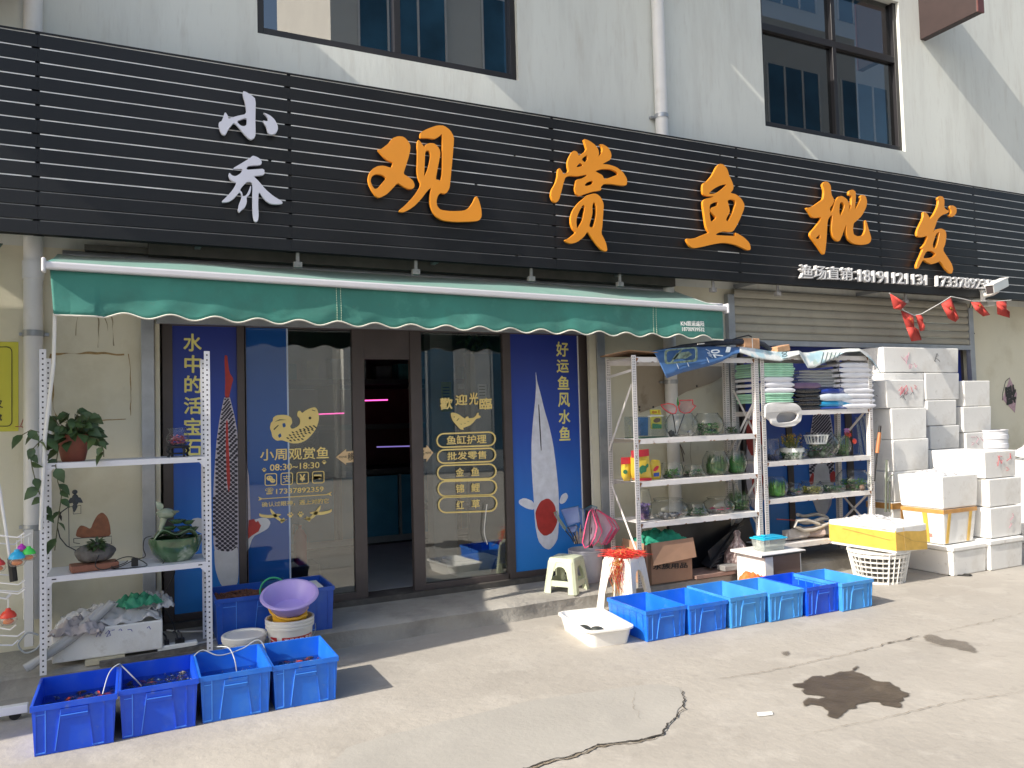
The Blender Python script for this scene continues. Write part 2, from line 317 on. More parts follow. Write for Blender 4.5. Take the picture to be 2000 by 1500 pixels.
def spill(pix, mm, z=.006, st=.0125, soft=.03):                # spilt water: a sheet that thins out at its traced edge
    P_ = [onZ(680+x/1.515, 1200+y/1.515) for x, y in pix]; E_ = list(zip(P_, P_[1:]+P_[:1]))
    x0 = min(p.x for p in P_)-.06; x1 = max(p.x for p in P_)+.06; y0 = min(p.y for p in P_)-.06; y1 = max(p.y for p in P_)+.06
    nu = int((x1-x0)/st); nv = int((y1-y0)/st); V = []; D = []
    for j in range(nv+1):
        for i in range(nu+1):
            x = x0+(x1-x0)*i/nu; y = y0+(y1-y0)*j/nv; q = Vector((x, y, 0)); x += .014*noise.noise(q*19); y += .014*noise.noise(q*19+Vector((7, 1, 0))); ins = False; dm = 9.0
            for a, b in E_:
                ex, ey = b.x-a.x, b.y-a.y; t = max(0, min(1, ((x-a.x)*ex+(y-a.y)*ey)/(ex*ex+ey*ey+1e-12))); dx = x-a.x-ex*t; dy = y-a.y-ey*t; dd = dx*dx+dy*dy
                if dd < dm: dm = dd
                if (a.y > y) != (b.y > y) and x < (b.x-a.x)*(y-a.y)/(b.y-a.y)+a.x: ins = not ins
            V.append(Vector((q.x, q.y, z))); D.append(max(0, min(1, .5+(1 if ins else -1)*math.sqrt(dm)/soft)))
    F = [(j*(nu+1)+i, j*(nu+1)+i+1, (j+1)*(nu+1)+i+1, (j+1)*(nu+1)+i) for j in range(nv) for i in range(nu)]
    F = [f for f in F if any(D[k] > .02 for k in f)]; m = M(); m.add(V, F); o = m.build('puddle', mm, kind='structure')
    at = o.data.attributes.new('wetness', 'FLOAT', 'POINT'); at.data.foreach_set('value', D); return o
def soaked(m, amt):
    N = m.node_tree.nodes; L = m.node_tree.links; b = N['Principled BSDF']; a_ = N.new('ShaderNodeAttribute'); a_.attribute_name = 'wetness'; n = N.new('ShaderNodeTexNoise'); n.inputs['Scale'].default_value = 28; n.inputs['Detail'].default_value = 6
    tc = N.new('ShaderNodeTexCoord'); L.new(tc.outputs['Object'], n.inputs[0]); ad = N.new('ShaderNodeMath'); ad.operation = 'MULTIPLY_ADD'; ad.inputs[1].default_value = .7; L.new(n.outputs[0], ad.inputs[0]); L.new(a_.outputs['Fac'], ad.inputs[2])
    mr = N.new('ShaderNodeMapRange'); mr.inputs[1].default_value = .62; mr.inputs[2].default_value = 1.02; mr.inputs[4].default_value = amt; L.new(ad.outputs[0], mr.inputs[0]); L.new(mr.outputs[0], b.inputs['Alpha'])
soaked(wet, .93)
PUD = ((1318, 210), (1345, 203), (1375, 185), (1400, 183), (1410, 188), (1455, 172), (1485, 172), (1495, 162), (1510, 155), (1512, 160), (1495, 172), (1520, 178), (1545, 190), (1560, 198), (1575, 203), (1600, 202), (1610, 210), (1620, 215), (1640, 230), (1662, 237), (1658, 245), (1640, 248), (1645, 255), (1635, 262), (1640, 278), (1620, 278), (1600, 272), (1585, 273), (1570, 262), (1545, 260), (1500, 272), (1505, 278), (1480, 285), (1465, 295), (1445, 313), (1428, 308), (1418, 302), (1425, 290), (1405, 278), (1395, 272), (1370, 270), (1350, 272), (1345, 262), (1360, 250), (1395, 252), (1412, 246), (1390, 242), (1350, 238), (1345, 232), (1350, 222), (1320, 216))
spill(PUD, wet)
pl2 = mat('drying wet patch', (.15, .128, .105), .6, var=.25, vs=9); soaked(pl2, .55)
spill(((1700, 68), (1720, 62), (1745, 66), (1760, 75), (1800, 78), (1830, 85), (1850, 98), (1862, 112), (1850, 116), (1820, 108), (1790, 100), (1760, 95), (1735, 88), (1710, 80)), pl2, soft=.05)
spill(((1284, 113), (1300, 110), (1308, 118), (1300, 126), (1288, 122)), pl2, soft=.03)
# ------------------------------------------------------------------ the shop building
BW = .70                                                     # front of the wall
bld = thing('shop_building', 'pale two storey shop building with dark windows above the black sign', 'building', (5, .7, 0))
up_m = mat('pale painted render', (.69, .71, .675), .85, var=.05, vs=.8, bump=.08, bs=50, stretch=(1, 1, .16), dirt=[((.50, .50, .47), 3, .5, .75, .6), ((.52, .50, .45), 9, .56, .74, .55), ((.60, .60, .57), 24, .55, .7, .5)])
lo_m = mat('cream painted render', (.71, .68, .545), .85, var=.06, vs=1.2, bump=.08, bs=50, dirt=[((.45, .39, .25), 1.6, .52, .8, .6), ((.36, .30, .2), 7, .64, .8, .45)])
def wall(name, mm, x0, x1, z0, z1, openings):
    xs = sorted({x0, x1, *[o[0] for o in openings], *[o[1] for o in openings]}); zs = sorted({z0, z1, *[o[2] for o in openings], *[o[3] for o in openings]}); m = M()
    for a, b in zip(xs, xs[1:]):
        for c, d in zip(zs, zs[1:]):
            if not any(o[0] <= a and b <= o[1] and o[2] <= c and d <= o[3] for o in openings): m.box(a, b, BW, BW+.24, c, d)
    return m.build(name, mm, bld)
W1 = (onY(503, 60, BW).x, onY(1012, 120, BW).x, 4.655, 6.5); W2 = (onY(1489, 100, BW).x, onY(1764, 200, BW).x, 4.66, 6.5)
wall('wall', up_m, -6, 20, 2.86, 9.5, [W1, W2])
S1 = (.15, 3.93, .13, 2.62); S2 = (5.5, 9.36, .13, 2.72)
wall('wall', lo_m, -6, 20, 0, 2.86, [S1, S2])
for (x0, x1, z0, z1), muls, tr, lab in ((W1, (onY(772, 60, .8).x,), 5.75, 'upper window with two wide panes reflecting sky and a pale building'), (W2, (onY(1624, 150, .8).x,), onY(1620, 90, .8).z, 'upper window with a cross bar and four dark panes')):
    f = M(); t = .055; f.box(x0, x0+t, .74, .84, z0, z1); f.box(x1-t, x1, .74, .84, z0, z1); f.box(x0+t, x1-t, .74, .84, z0, z0+t*1.3); f.box(x0+t, x1-t, .745, .835, tr-.04, tr+.04)
    for mx in muls: f.box(mx-.03, mx+.03, .742, .838, z0+t*1.3, tr-.04); f.box(mx-.03, mx+.03, .742, .838, tr+.04, z1)
    wf = f.build('window', mat('black window frame', (.015, .014, .017), .4), bld, lab, bev=.004)
    M().box(x0+.02, x1-.02, .79, .798, z0+.02, z1).build('pane', dark_glass if x0 < 4 else dim_glass, wf)
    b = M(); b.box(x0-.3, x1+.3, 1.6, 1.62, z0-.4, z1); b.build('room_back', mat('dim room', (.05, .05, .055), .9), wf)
# plaster reveals, shutter channels
for x, zt_ in ((.05, 2.75), (3.88, 2.75), (9.30, 2.8), (5.47, 2.8)): M().box(x, x+.085, .64, .70, .13, zt_).build('shutter_channel', grey_metal, bld, bev=.004)
M().box(3.805, 3.878, .66, .70, .13, 2.4).build('door_jamb', lo_m, bld); M().box(.142, .172, .69, .72, .13, 2.4).build('door_jamb', lo_m, bld)
shm = mat('roller shutter slats', (.36, .34, .285), .55, .1, var=.07, vs=3, dirt=((.2, .18, .15), 5, .55, .8, .5))
def shutter(x0, x1, z0, z1, y, name='roller_shutter', lab=None):
    m = M(); n = max(1, round((z1-z0)/.085)); p = (z1-z0)/n
    for i in range(n):
        z = z0+p*i; pr = [(y, z), (y-.012, z+p*.15), (y-.016, z+p*.5), (y-.010, z+p*.85), (y+.006, z+p*.93), (y+.006, z+p)]
        for a, b in zip(pr, pr[1:]): m.add([(x0, *a), (x1, *a), (x1, *b), (x0, *b)], [(0, 1, 2, 3)])
    m.slot(1).box(x0, x1, y-.03, y+.02, z0-.055, z0)
    return m.build(name, [shm, grey_metal], bld, lab)
shutter(.15, 3.86, 2.40, 2.86, .66, lab='shutter rolled up behind the green awning'); shutter(5.56, 9.29, 2.33, 2.86, .66, lab='half lowered shutter over the boxes and racks')
# wall stains and cracks beside the door
stn = mat('brown water stain', (.36, .25, .11), .9, var=.35, vs=30); s_ = M()
def stain(pix, wd, Y=BW):
    P = [onY(x, y, Y-.002) for x, y in pix]; Q = []
    for a, b in zip(P, P[1:]):
        for k in range(8): p = a.lerp(b, k/8); Q.append(p+Vector((.012*noise.noise(p*13), 0, .012*noise.noise(p*13+Vector((4, 0, 4))))))
    V = []
    for i, p in enumerate(Q):
        d = (Q[min(i+1, len(Q)-1)]-Q[max(i-1, 0)]).normalized(); n = Vector((-d.z, 0, d.x)); h = wd*max(.06, .5+1.1*noise.noise(p*8))
        V += [p+n*h, p-n*h]
    s_.add(V, [(2*i, 2*i+1, 2*i+3, 2*i+2) for i in range(len(Q)-1)])
stain(((105, 690), (150, 689), (190, 690), (250, 692)), .008); stain(((104, 690), (103, 740), (104, 800), (112, 822)), .016); stain(((112, 822), (160, 826), (200, 822), (250, 820)), .006)
stain(((252, 692), (256, 760), (254, 820)), .004)
s_.build('stain', stn, bld)
s_ = M(); stain(((192, 615), (193, 650), (192, 684)), .004); stain(((217, 615), (222, 650), (223, 678)), .004); stain(((152, 617), (150, 660)), .003); stain(((205, 617), (212, 652)), .003); stain(((1350, 860), (1348, 885), (1352, 915)), .004)
s_.build('stain', mat('faint run mark', (.36, .31, .21), .9, var=.2, vs=20), bld)
# ------------------------------------------------------------------ shop front: glass, posters, sliding doors
GY = .78
gx = lambda px, y=900: onY(px, y, GY).x
SILL, HEAD = .175, 2.375
def panel(name, p0, p1, lab=None, z0=SILL, z1=HEAD, sl=.05, sr=.05, y=GY, bot=.05):
    x0, x1 = gx(p0), gx(p1); f = M()
    f.box(x0, x0+sl, y-.03, y+.03, z0, z1).box(x1-sr, x1, y-.03, y+.03, z0, z1).box(x0+sl, x1-sr, y-.028, y+.028, z0, z0+bot).box(x0+sl, x1-sr, y-.028, y+.028, z1-.03, z1)
    o = f.build(name, dark_frame, bld, lab, bev=.003); return o, x0+sl, x1-sr
def pane(o, x0, x1, z0=SILL+.05, z1=HEAD-.03, y=GY): M().box(x0, x1, y-.004, y+.004, z0, z1).build('glass_pane', shop_glass, o)
sil = M(); sil.box(.17, 3.82, .70, .95, .13, SILL); sil.build('door_sill', mat('dark sill', (.07, .065, .06), .6, var=.2, vs=9, dirt=((.2, .19, .17), 6, .5, .8, .6)), bld)
PY = GY-.009                                                 # printed sheets stuck on the outside of the glass
fl, a, b = panel('shop_window', 318, 479, 'shop window with a blue poster of a dark scaled koi', sl=.07, sr=.055)
pane(fl, a, b)
M().box(a, b, PY-.002, GY-.005, SILL+.05, HEAD-.03).build('poster', poster_m, fl)
m = M()
for chz, q in (('水', (358, 651, 686, 394, 652, 687)), ('中', (360, 693, 728, 394, 694, 729)), ('的', (360, 733, 767, 394, 734, 768)), ('活', (359, 775, 809, 394, 776, 809)), ('宝', (359, 816, 850, 394, 816, 850)), ('石', (360, 858, 892, 394, 858, 892))): text(m, chz, q, PY-.003, off=.022)
m.build('lettering', yellow_ink, fl)
koi_w = mat('printed koi skin', (.52, .49, .56), .5, var=.12, vs=30); koi_k = mat('printed dark scales', (.022, .02, .035), .5); koi_r = mat('printed koi red', (.42, .035, .03), .5, var=.15, vs=20); koi_h = mat('printed koi white', (.62, .63, .66), .5, var=.08, vs=12)
def koi(parent, body, tail, stripe, head, x_clip, scales, fins):
    Y = PY-.003
    m = M()
    if tail: m.slot(2).prism([onY(x, y, Y) for x, y in chaikin(tail)], (0, -.001, 0))
    m.slot(0).prism([onY(x, y, Y) for x, y in body], (0, -.001, 0))
    if head: m.slot(3).prism([onY(x, y, Y-.0012) for x, y in chaikin(head)], (0, -.001, 0))
    for k, fpts in fins: m.slot(k).prism([onY(x, y, Y-.0002*k) for x, y in chaikin(fpts)], (0, -.001, 0))
    def inside(x, y, P):
        c = False
        for i in range(len(P)):
            (x1, y1), (x2, y2) = P[i-1], P[i]
            if (y1 > y) != (y2 > y) and x < (x2-x1)*(y-y1)/(y2-y1)+x1: c = not c
        return c
    if scales:
        y0, y1, st = scales; r = 0; y = y0
        while y < y1:
            k = .55+.45*min(1, (y-y0)/120); x = x_clip[0]-30+(r % 2)*st*k*.5
            while x < x_clip[1]+10:
                if inside(x, y, body) and inside(x-2, y, body) and inside(x+2, y, body) and not (stripe and inside(x, y, stripe)):
                    h = st*.36*k; m.slot(1).prism([onY(x+q*h, y+w_*h, Y-.0012) for q, w_ in ((-1, -.35), (0, -.8), (1, -.25), (.75, .55), (0, .8), (-.8, .5))], (0, -.0006, 0))
                x += st*k
            y += st*.42*k; r += 1
    if stripe: m.slot(2).prism([onY(x, y, Y-.0022) for x, y in chaikin(stripe)], (0, -.0008, 0))
    return m.build('koi_picture', [koi_w, koi_k, koi_r, koi_h], parent)
body_l = [(438, 776), (432, 802), (428, 824), (423, 860), (420, 900), (417, 950), (416, 1010), (417, 1060), (420, 1080), (466, 1080), (466, 870), (463, 840), (457, 808), (449, 776)]
koi(fl, body_l, [(438, 694), (444, 694), (445, 706), (448, 728), (456, 740), (453, 750), (449, 768), (447, 778), (439, 778), (440, 740)],
    [(441, 822), (445, 820), (446, 860), (448, 900), (450, 940), (447, 965), (443, 940), (441, 880)],
    [(418, 1070), (430, 1076), (450, 1078), (466, 1066), (466, 1134), (458, 1148), (448, 1157), (440, 1154), (428, 1136), (420, 1110)], (412, 466), (780, 1078, 10.5),
    [(3, [(372, 1020), (376, 1013), (388, 1011), (402, 1016), (405, 1046), (388, 1040), (376, 1030)]), (2, [(382, 1024), (392, 1026), (404, 1030), (404, 1044), (392, 1040)])])
# left sliding leaf: blue film, then clear glass with the gold lettering
dl, a, b = panel('sliding_door', 481, 713, 'left sliding glass door with gold fish lettering', sl=.004, sr=.1)
pane(dl, a, b)
fx = gx(562)
M().box(a, fx, PY-.002, GY-.005, SILL+.05, HEAD-.03).slot(1).box(fx, fx+.012, PY-.003, GY-.005, SILL+.05, HEAD-.03).build('poster_film', [glass('blue window film', (.10, .2, .5), 1.85, body=.66, bodycol=(.025, .13, .46)), mat('film edge', (.45, .55, .7), .4)], dl)
m = M(); m.prism([onY(x, y, PY-.003) for x, y in ((481, 900), (486, 930), (489, 1000), (489, 1040), (485, 1070), (481, 1080))], (0, -.001, 0))
m.slot(2).prism([onY(x, y, PY-.0042) for x, y in chaikin([(486, 1018), (500, 1014), (512, 1011), (522, 1012), (529, 1020), (524, 1032), (510, 1040), (494, 1048), (484, 1078), (481, 1060)])], (0, -.001, 0))
m.slot(1).prism([onY(x, y, PY-.0054) for x, y in ((486, 1016), (496, 1014), (500, 1020), (504, 1017), (508, 1024), (510, 1026), (505, 1038), (492, 1046), (483, 1054))], (0, -.001, 0))
m.build('koi_picture', [koi_w, koi_r, koi_h], dl)
TY = PY-.004; C4 = (300, 600, 5); m = M()
fish = [(1575, 975), (1600, 1000), (1615, 1060), (1612, 1110), (1590, 1180), (1550, 1240), (1490, 1300), (1420, 1330), (1350, 1330), (1290, 1310), (1250, 1298), (1200, 1305), (1160, 1270), (1150, 1220), (1135, 1180), (1145, 1130), (1165, 1110), (1165, 1080), (1200, 1055), (1260, 1050), (1310, 1055), (1345, 1080), (1355, 1130), (1330, 1165), (1350, 1190), (1400, 1170), (1430, 1140), (1430, 1090), (1400, 1060), (1405, 1020), (1430, 1008), (1450, 1035), (1480, 1010), (1530, 985)]
hs = [[(1255, 1135), (1285, 1130), (1292, 1165), (1265, 1178)], [(1212, 1250), (1240, 1228), (1250, 1262), (1225, 1278)]]
for rI, (y0, n0, xs0) in enumerate(((1170, 3, 1490), (1195, 5, 1420), (1222, 6, 1360), (1250, 6, 1320), (1278, 5, 1310), (1302, 4, 1325))):
    for i in range(n0):
        x = xs0+i*38+(rI % 2)*12; y = y0-i*5; hs.append([(x-15, y-6), (x, y-8), (x+15, y+5), (x+12, y+10), (x-4, y+7)])
hs.append(circ(1527, 1082, 14, 8)); hs.append([(1180, 1120), (1230, 1095), (1300, 1100), (1235, 1105)]); hs.append([(1545, 1000), (1580, 1010), (1578, 1016), (1546, 1007)])
hs.append([(1170, 1190), (1215, 1150), (1222, 1155), (1178, 1200)])
outline(m, [fish]+hs[:2], C4, TY); m.slot(1)
for h_ in hs[2:]: outline(m, [h_], C4, TY-.0035, ext=.0005, smooth=0)
m.slot(0)
text(m, '小周观赏鱼', (508, 877, 900, 642, 872, 896), TY, off=.015); text(m, '08:30~18:30', (527, 907, 920, 624, 902, 914), TY, off=.015)
for i, x in enumerate((517, 548, 579, 609.5)):
    y = 925-i*1.5; S = [rrect(x, y, x+24, y+24, 4, 1), rrect(x+1.6, y+1.6, x+22.4, y+22.4, 3, 1)]; outline(m, S, (0, 0, 1), TY, smooth=0)
outline(m, [circ(526.5, 934, 6.2, 14, 5), circ(524.5, 933, 1, 6), circ(529, 933, 1, 6)], (0, 0, 1), TY, smooth=0); outline(m, [circ(532.5, 939, 5.2, 14, 4.2), circ(531, 938.5, .8, 6), circ(534.5, 938.5, .8, 6)], (0, 0, 1), TY-.001, smooth=0)
text(m, '支', (552, 928, 943, 568, 927, 942), TY, off=-.004); text(m, '¥', (585, 926, 941, 596, 926, 941), TY, off=.03)
outline(m, [rrect(613, 927, 628, 938, 1.5, .5), [(613, 930), (628, 929.5), (628, 931), (613, 931.5)], [(622, 934), (626, 934), (626, 936), (622, 936)]], (0, 0, 1), TY, smooth=0)
text(m, '☎', (518, 953, 966, 534, 952, 965), TY, off=.01); text(m, '17337892359', (539, 955, 965, 632, 950, 960), TY, off=.015)
outline(m, [[(512, 973.5), (640, 965), (640, 966.6), (512, 975)]], (0, 0, 1), TY, smooth=0)
for x, y, s in ((504, 974, 1), (648, 964.5, -1)): outline(m, [[(x, y-4), (x+5*s, y-2), (x+9*s, y), (x+5*s, y+2.5), (x, y+4), (x+3*s, y)]], (0, 0, 1), TY-.001, smooth=0)
text(m, '确认过眼神，遇上对的它', (511, 981, 991, 642, 973, 983), TY, off=.012)
def paw(x, y, s):
    outline(m, [circ(x, y+s*.25, s*.42, 10, s*.36)], (0, 0, 1), TY, smooth=0)
    for dx, dy in ((-.55, -.1), (-.22, -.5), (.22, -.5), (.55, -.1)): outline(m, [circ(x+dx*s, y+dy*s, s*.17, 7, s*.23)], (0, 0, 1), TY, smooth=0)
paw(516, 918, 6); paw(633, 903, 6); paw(567, 1006, 8); paw(587, 1005, 8)
for s in (-1, 1):
    c = 577; dy = -.06
    for L_ in ([(14, 12), (24, 14), (34, 6), (44, -6), (50, -12), (48, -2), (38, 10), (28, 17)], [(26, 2), (36, 0), (50, 2), (66, 0), (71, -3), (70, 4), (52, 8), (38, 7)], [(22, 8), (30, 14), (28, 20), (20, 15)]):
        outline(m, [[(c+s*x, 1001+y+dy*s*x) for x, y in L_]], (0, 0, 1), TY)
m.build('lettering', [gold, mat('fish line shade', (.035, .03, .02), .6)], dl)
beige = mat('beige arrow sticker', (.72, .52, .29), .5, var=.05); ink = mat('black ink', (.02, .02, .02), .6)
m = M(); flat(m, [(656, 893), (676, 877), (676, 882), (694, 880), (694, 902), (676, 904), (676, 908)], TY); text(m.slot(1), '移', (679, 885, 900, 691, 884, 899), TY-.002, off=.01); text(m, 'MOVE', (662, 891, 895, 677, 890, 894), TY-.002)
m.build('arrow_sticker', [beige, ink], dl)
# right sliding leaf
dr, a, b = panel('sliding_door', 803, 1000, 'right sliding glass door with five gold service labels', sl=.1, sr=.06)
pane(dr, a, b); m = M()
for chz, q in (('歡', (859, 777, 801, 884, 776, 799)), ('迎', (889, 771, 792, 913, 770, 791)), ('光', (916, 767, 791, 934, 766, 790)), ('臨', (936, 778, 801, 961, 776, 799))): text(m, chz, q, TY, off=.03)
C6 = (640, 620, 5.556)
outline(m, [[(1335, 1035), (1370, 1032), (1420, 1050), (1460, 1080), (1490, 1100), (1500, 1080), (1525, 1072), (1528, 1095), (1580, 1090), (1610, 1065), (1620, 1035), (1640, 1035), (1635, 1060), (1660, 1070), (1655, 1090), (1610, 1100), (1580, 1140), (1540, 1175), (1480, 1195), (1470, 1200), (1475, 1222), (1440, 1215), (1415, 1190), (1380, 1150), (1350, 1110), (1338, 1070)], circ(1372, 1080, 7, 8), [(1395, 1120), (1425, 1090), (1428, 1096), (1402, 1126)], [(1430, 1150), (1450, 1158), (1465, 1150), (1450, 1164)], [(1470, 1140), (1490, 1150), (1505, 1140), (1490, 1156)], [(1505, 1120), (1525, 1130), (1540, 1120), (1525, 1136)]], C6, TY)
for (x0, y0, x1, y1, d), tx in (((852, 846, 968.5, 875.5, 4), ('鱼缸护理', (872, 851, 869, 950, 848, 866))), ((853, 877.5, 969, 906.5, 4), ('批发零售', (873, 883, 899, 950, 880, 896))), ((853, 908, 970, 939, 3.5), None), ((854, 939, 971, 971, 3.5), None), ((855, 970, 971.5, 1003, 3.5), None)):
    outline(m, [rrect(x0, y0, x1, y1, (y1-y0)*.48, d), rrect(x0+3, y0+3, x1-3, y1-3, (y1-y0-6)*.48, d)], (0, 0, 1), TY, smooth=0)
    if tx: text(m, tx[0], tx[1], TY, off=.02)
for chz, q in (('金', (890, 914, 931, 906, 913, 930)), ('鱼', (920, 913, 930, 936, 912, 929)), ('锦', (890, 946, 963, 906.5, 945, 962)), ('鲤', (920, 944, 961, 937, 943, 960)), ('红', (891, 978, 995, 906.5, 977, 994)), ('草', (921, 976, 993, 937, 975, 992))): text(m, chz, q, TY, off=.02)
m.build('lettering', gold, dr)
m = M(); flat(m, [(846, 884), (833, 869), (833, 874), (817, 876), (817, 897), (833, 896), (833, 902)][::-1], TY); text(m.slot(1), '移', (818, 879, 894, 829, 878, 893), TY-.002, off=.01); text(m, 'MOVE', (831, 883, 887, 842, 882, 886), TY-.002)
m.build('arrow_sticker', [beige, ink], dr)
# right poster window
fr_, a, b = panel('shop_window', 985, 1150, 'shop window with a blue poster of a white koi with a red spot', sl=.055, sr=.085, y=GY+.002)
pane(fr_, a, b)
M().box(a, b, PY-.002, GY-.005, SILL+.05, HEAD-.03).slot(1).box(b-.012, b, PY-.004, PY-.002, SILL+.05, HEAD-.03).build('poster', [poster_m, white_p], fr_); m = M()
for chz, q in (('好', (1086, 667, 696, 1110, 668, 697)), ('运', (1087, 702, 728, 1111, 703, 728)), ('鱼', (1089, 734, 761, 1112, 734, 761)), ('风', (1090, 767, 795, 1113, 767, 795)), ('水', (1091, 800, 828, 1114, 800, 828)), ('鱼', (1092, 833, 861, 1114, 832, 860))): text(m, chz, q, PY-.003, off=.022)
m.build('lettering', yellow_ink, fr_)
wk = [(1046, 722), (1049, 745), (1056, 770), (1063, 800), (1072, 830), (1080, 865), (1086, 910), (1091, 960), (1092, 1000), (1090, 1050), (1083, 1064), (1073, 1074), (1062, 1070), (1051, 1056), (1045, 1024), (1042, 968), (1038, 910), (1038, 860), (1041, 822), (1045, 785), (1047, 755)]
koi_w, koi_p = mat('printed pale koi', (.70, .73, .82), .5, var=.12, vs=14), koi_w
koi(fr_, chaikin(wk), None, None, None, (0, 0), None, [(0, [(1014, 985), (1013, 977), (1024, 972), (1042, 979), (1044, 996), (1030, 994)]), (0, [(1092, 980), (1097, 966), (1106, 962), (1110, 970), (1104, 981), (1096, 985)]), (2, [(1067+21*math.cos(t)+1.2*math.sin(5*t), 1010+36*math.sin(t)+1.4*math.cos(7*t)) for t in [i*PI/12 for i in range(24)]]), (1, [(1051, 790), (1053, 790), (1056, 840), (1058, 880), (1056, 880), (1053, 830)])])
koi_w = koi_p
# header above the open gap
m = M(); x0, x1 = gx(713), gx(803); m.box(x0, x1, GY-.02, GY+.03, onY(755, 702, GY).z, HEAD); m.build('transom', dark_frame, bld)
M().box(.17, 3.82, GY-.045, GY+.045, HEAD, 2.40).build('door_head', dark_frame, bld)
# the room behind
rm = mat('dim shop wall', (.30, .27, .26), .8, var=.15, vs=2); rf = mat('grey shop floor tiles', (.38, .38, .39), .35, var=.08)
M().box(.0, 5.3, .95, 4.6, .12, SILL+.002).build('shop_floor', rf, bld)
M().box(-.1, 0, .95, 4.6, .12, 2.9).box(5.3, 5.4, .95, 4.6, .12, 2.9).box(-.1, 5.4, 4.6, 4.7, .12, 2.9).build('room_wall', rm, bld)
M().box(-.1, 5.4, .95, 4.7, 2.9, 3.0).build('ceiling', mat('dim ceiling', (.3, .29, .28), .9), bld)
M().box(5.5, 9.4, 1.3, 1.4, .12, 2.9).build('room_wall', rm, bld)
# second shop front behind the racks
f2, a, b = panel('shop_window', 1452, 1890, 'blue poster window with koi pictures behind the racks and boxes', z1=2.33, y=.80)
m = M(); m.box(a, b, .772, .79, SILL+.05, 2.3); m.build('poster', poster_m, f2)
m = M(); mx = gx(1541); m.box(mx-.04, mx+.04, .755, .771, SILL, 2.3); mx = gx(1660, 950); m.box(mx-.05, mx+.05, .755, .771, SILL, 2.3); m.build('mullion', dark_frame, f2)
PY2 = .768; PY = PY2
koi(f2, chaikin([(1590, 800), (1620, 800), (1628, 850), (1630, 910), (1626, 980), (1612, 1008), (1598, 1004), (1584, 970), (1580, 910), (1582, 850)]), None, None, [(1592, 905), (1618, 905), (1622, 960), (1616, 1000), (1604, 1006), (1592, 995), (1588, 950)], (1578, 1630), (805, 925, 9), [(2, [(1580, 938), (1588, 920), (1592, 940), (1584, 948)]), (2, [(1620, 925), (1630, 918), (1636, 940), (1622, 944)])])
koi(f2, chaikin([(1462, 800), (1482, 800), (1494, 850), (1497, 930), (1490, 985), (1478, 1000), (1464, 985), (1456, 930)]), None, None, None, (0, 0), None, [(2, [(1458, 822), (1486, 815), (1492, 870), (1470, 894), (1458, 872)]), (2, [(1470, 925), (1484, 915), (1492, 935), (1486, 965), (1474, 972), (1468, 945)]), (1, [(1462, 840), (1470, 832), (1480, 836), (1472, 850)])])
# ------------------------------------------------------------------ the long black sign
SY = .30; ZT, ZB = 4.185, 2.86
sg = thing('shop_sign', 'long black slatted sign board with white and orange raised characters', 'sign', (5, SY, ZB))
slat_m = mat('black slat sheet', (.009, .0095, .012), .42, spec=.34, var=.25, vs=1.2, bump=.03, bs=3); lip_m = mat('bright gap lip', (.72, .72, .72), .4, .1, var=.25, vs=5); lip_d = mat('shaded gap lip', (.16, .16, .165), .5)  # light and shade in the gaps between slats put into the lip colours
m = M(); NS = 14; p = (ZT-ZB)/NS; seams = [-3, -.55, 1.05, 3.28, 5.35, 7.35, 9.0, 11, 13, 16]
for i in range(NS):
    z0 = ZB+p*i+.004; z1 = ZB+p*(i+1)-.008
    for a, b in zip(seams, seams[1:]):
        dy = .0015*noise.noise(Vector((a*3, i*1.7, 0)))
        m.slot(0).box(a+.0004, b-.0004, SY+dy, SY+.028, z0, z1)
        x = a+.012
        while x < b-.1:
            x2 = min(b-.012, x+1.9+1.2*noise.noise(Vector((x, i*3.1, 2))))
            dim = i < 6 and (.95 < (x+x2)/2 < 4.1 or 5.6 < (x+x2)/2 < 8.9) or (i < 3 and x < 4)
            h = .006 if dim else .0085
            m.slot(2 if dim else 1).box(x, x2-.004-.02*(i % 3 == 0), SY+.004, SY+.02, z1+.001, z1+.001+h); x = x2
m.slot(0)
for a in seams[1:]: m.box(a-.03, a+.03, SY+.029, SY+.06, ZB, ZT)
m.box(-3, 16, SY+.03, SY+.05, ZB-.0, ZB+.03).box(-3, 16, SY-.004, SY+.3, ZT, ZT+.012)
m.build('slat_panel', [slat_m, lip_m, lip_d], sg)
for a in (.4, 2.2, 4.0, 5.6, 7.4, 9.1):
    for z in (ZB+.01, ZT-.06): M().box(a, a+.04, SY+.06, BW, z, z+.04).build('bracket', grey_metal, sg)
oldb = mat('old bracket', (.25, .24, .23), .6, .3, var=.3, vs=20)
for x in (1.1, 2.02, 3.05, 3.95, 5.02, 5.85, 7.75): M().box(x-.012, x+.012, SY+.03, SY+.045, ZB-.07, ZB).box(x-.03, x+.03, SY+.02, SY+.06, ZB-.11, ZB-.07).build('lamp_bracket', oldb, sg)
LY = SY-.045
lt_w = mat('white acrylic letter', (.66, .67, .78), .4, var=.02); lt_o = mat('orange acrylic letter', (.72, .27, .02), .4, var=.04, vs=3)
CA = (400, 160, 3.3333); CB = (1000, 220, 4); CC = (1480, 320, 3.846)
def letter(outs, crop, mm, lab): m = M(); outline(m, outs, crop, LY+.012, ext=.012, bev=.0015); m.build('character', mm, sg, lab, smooth=30)
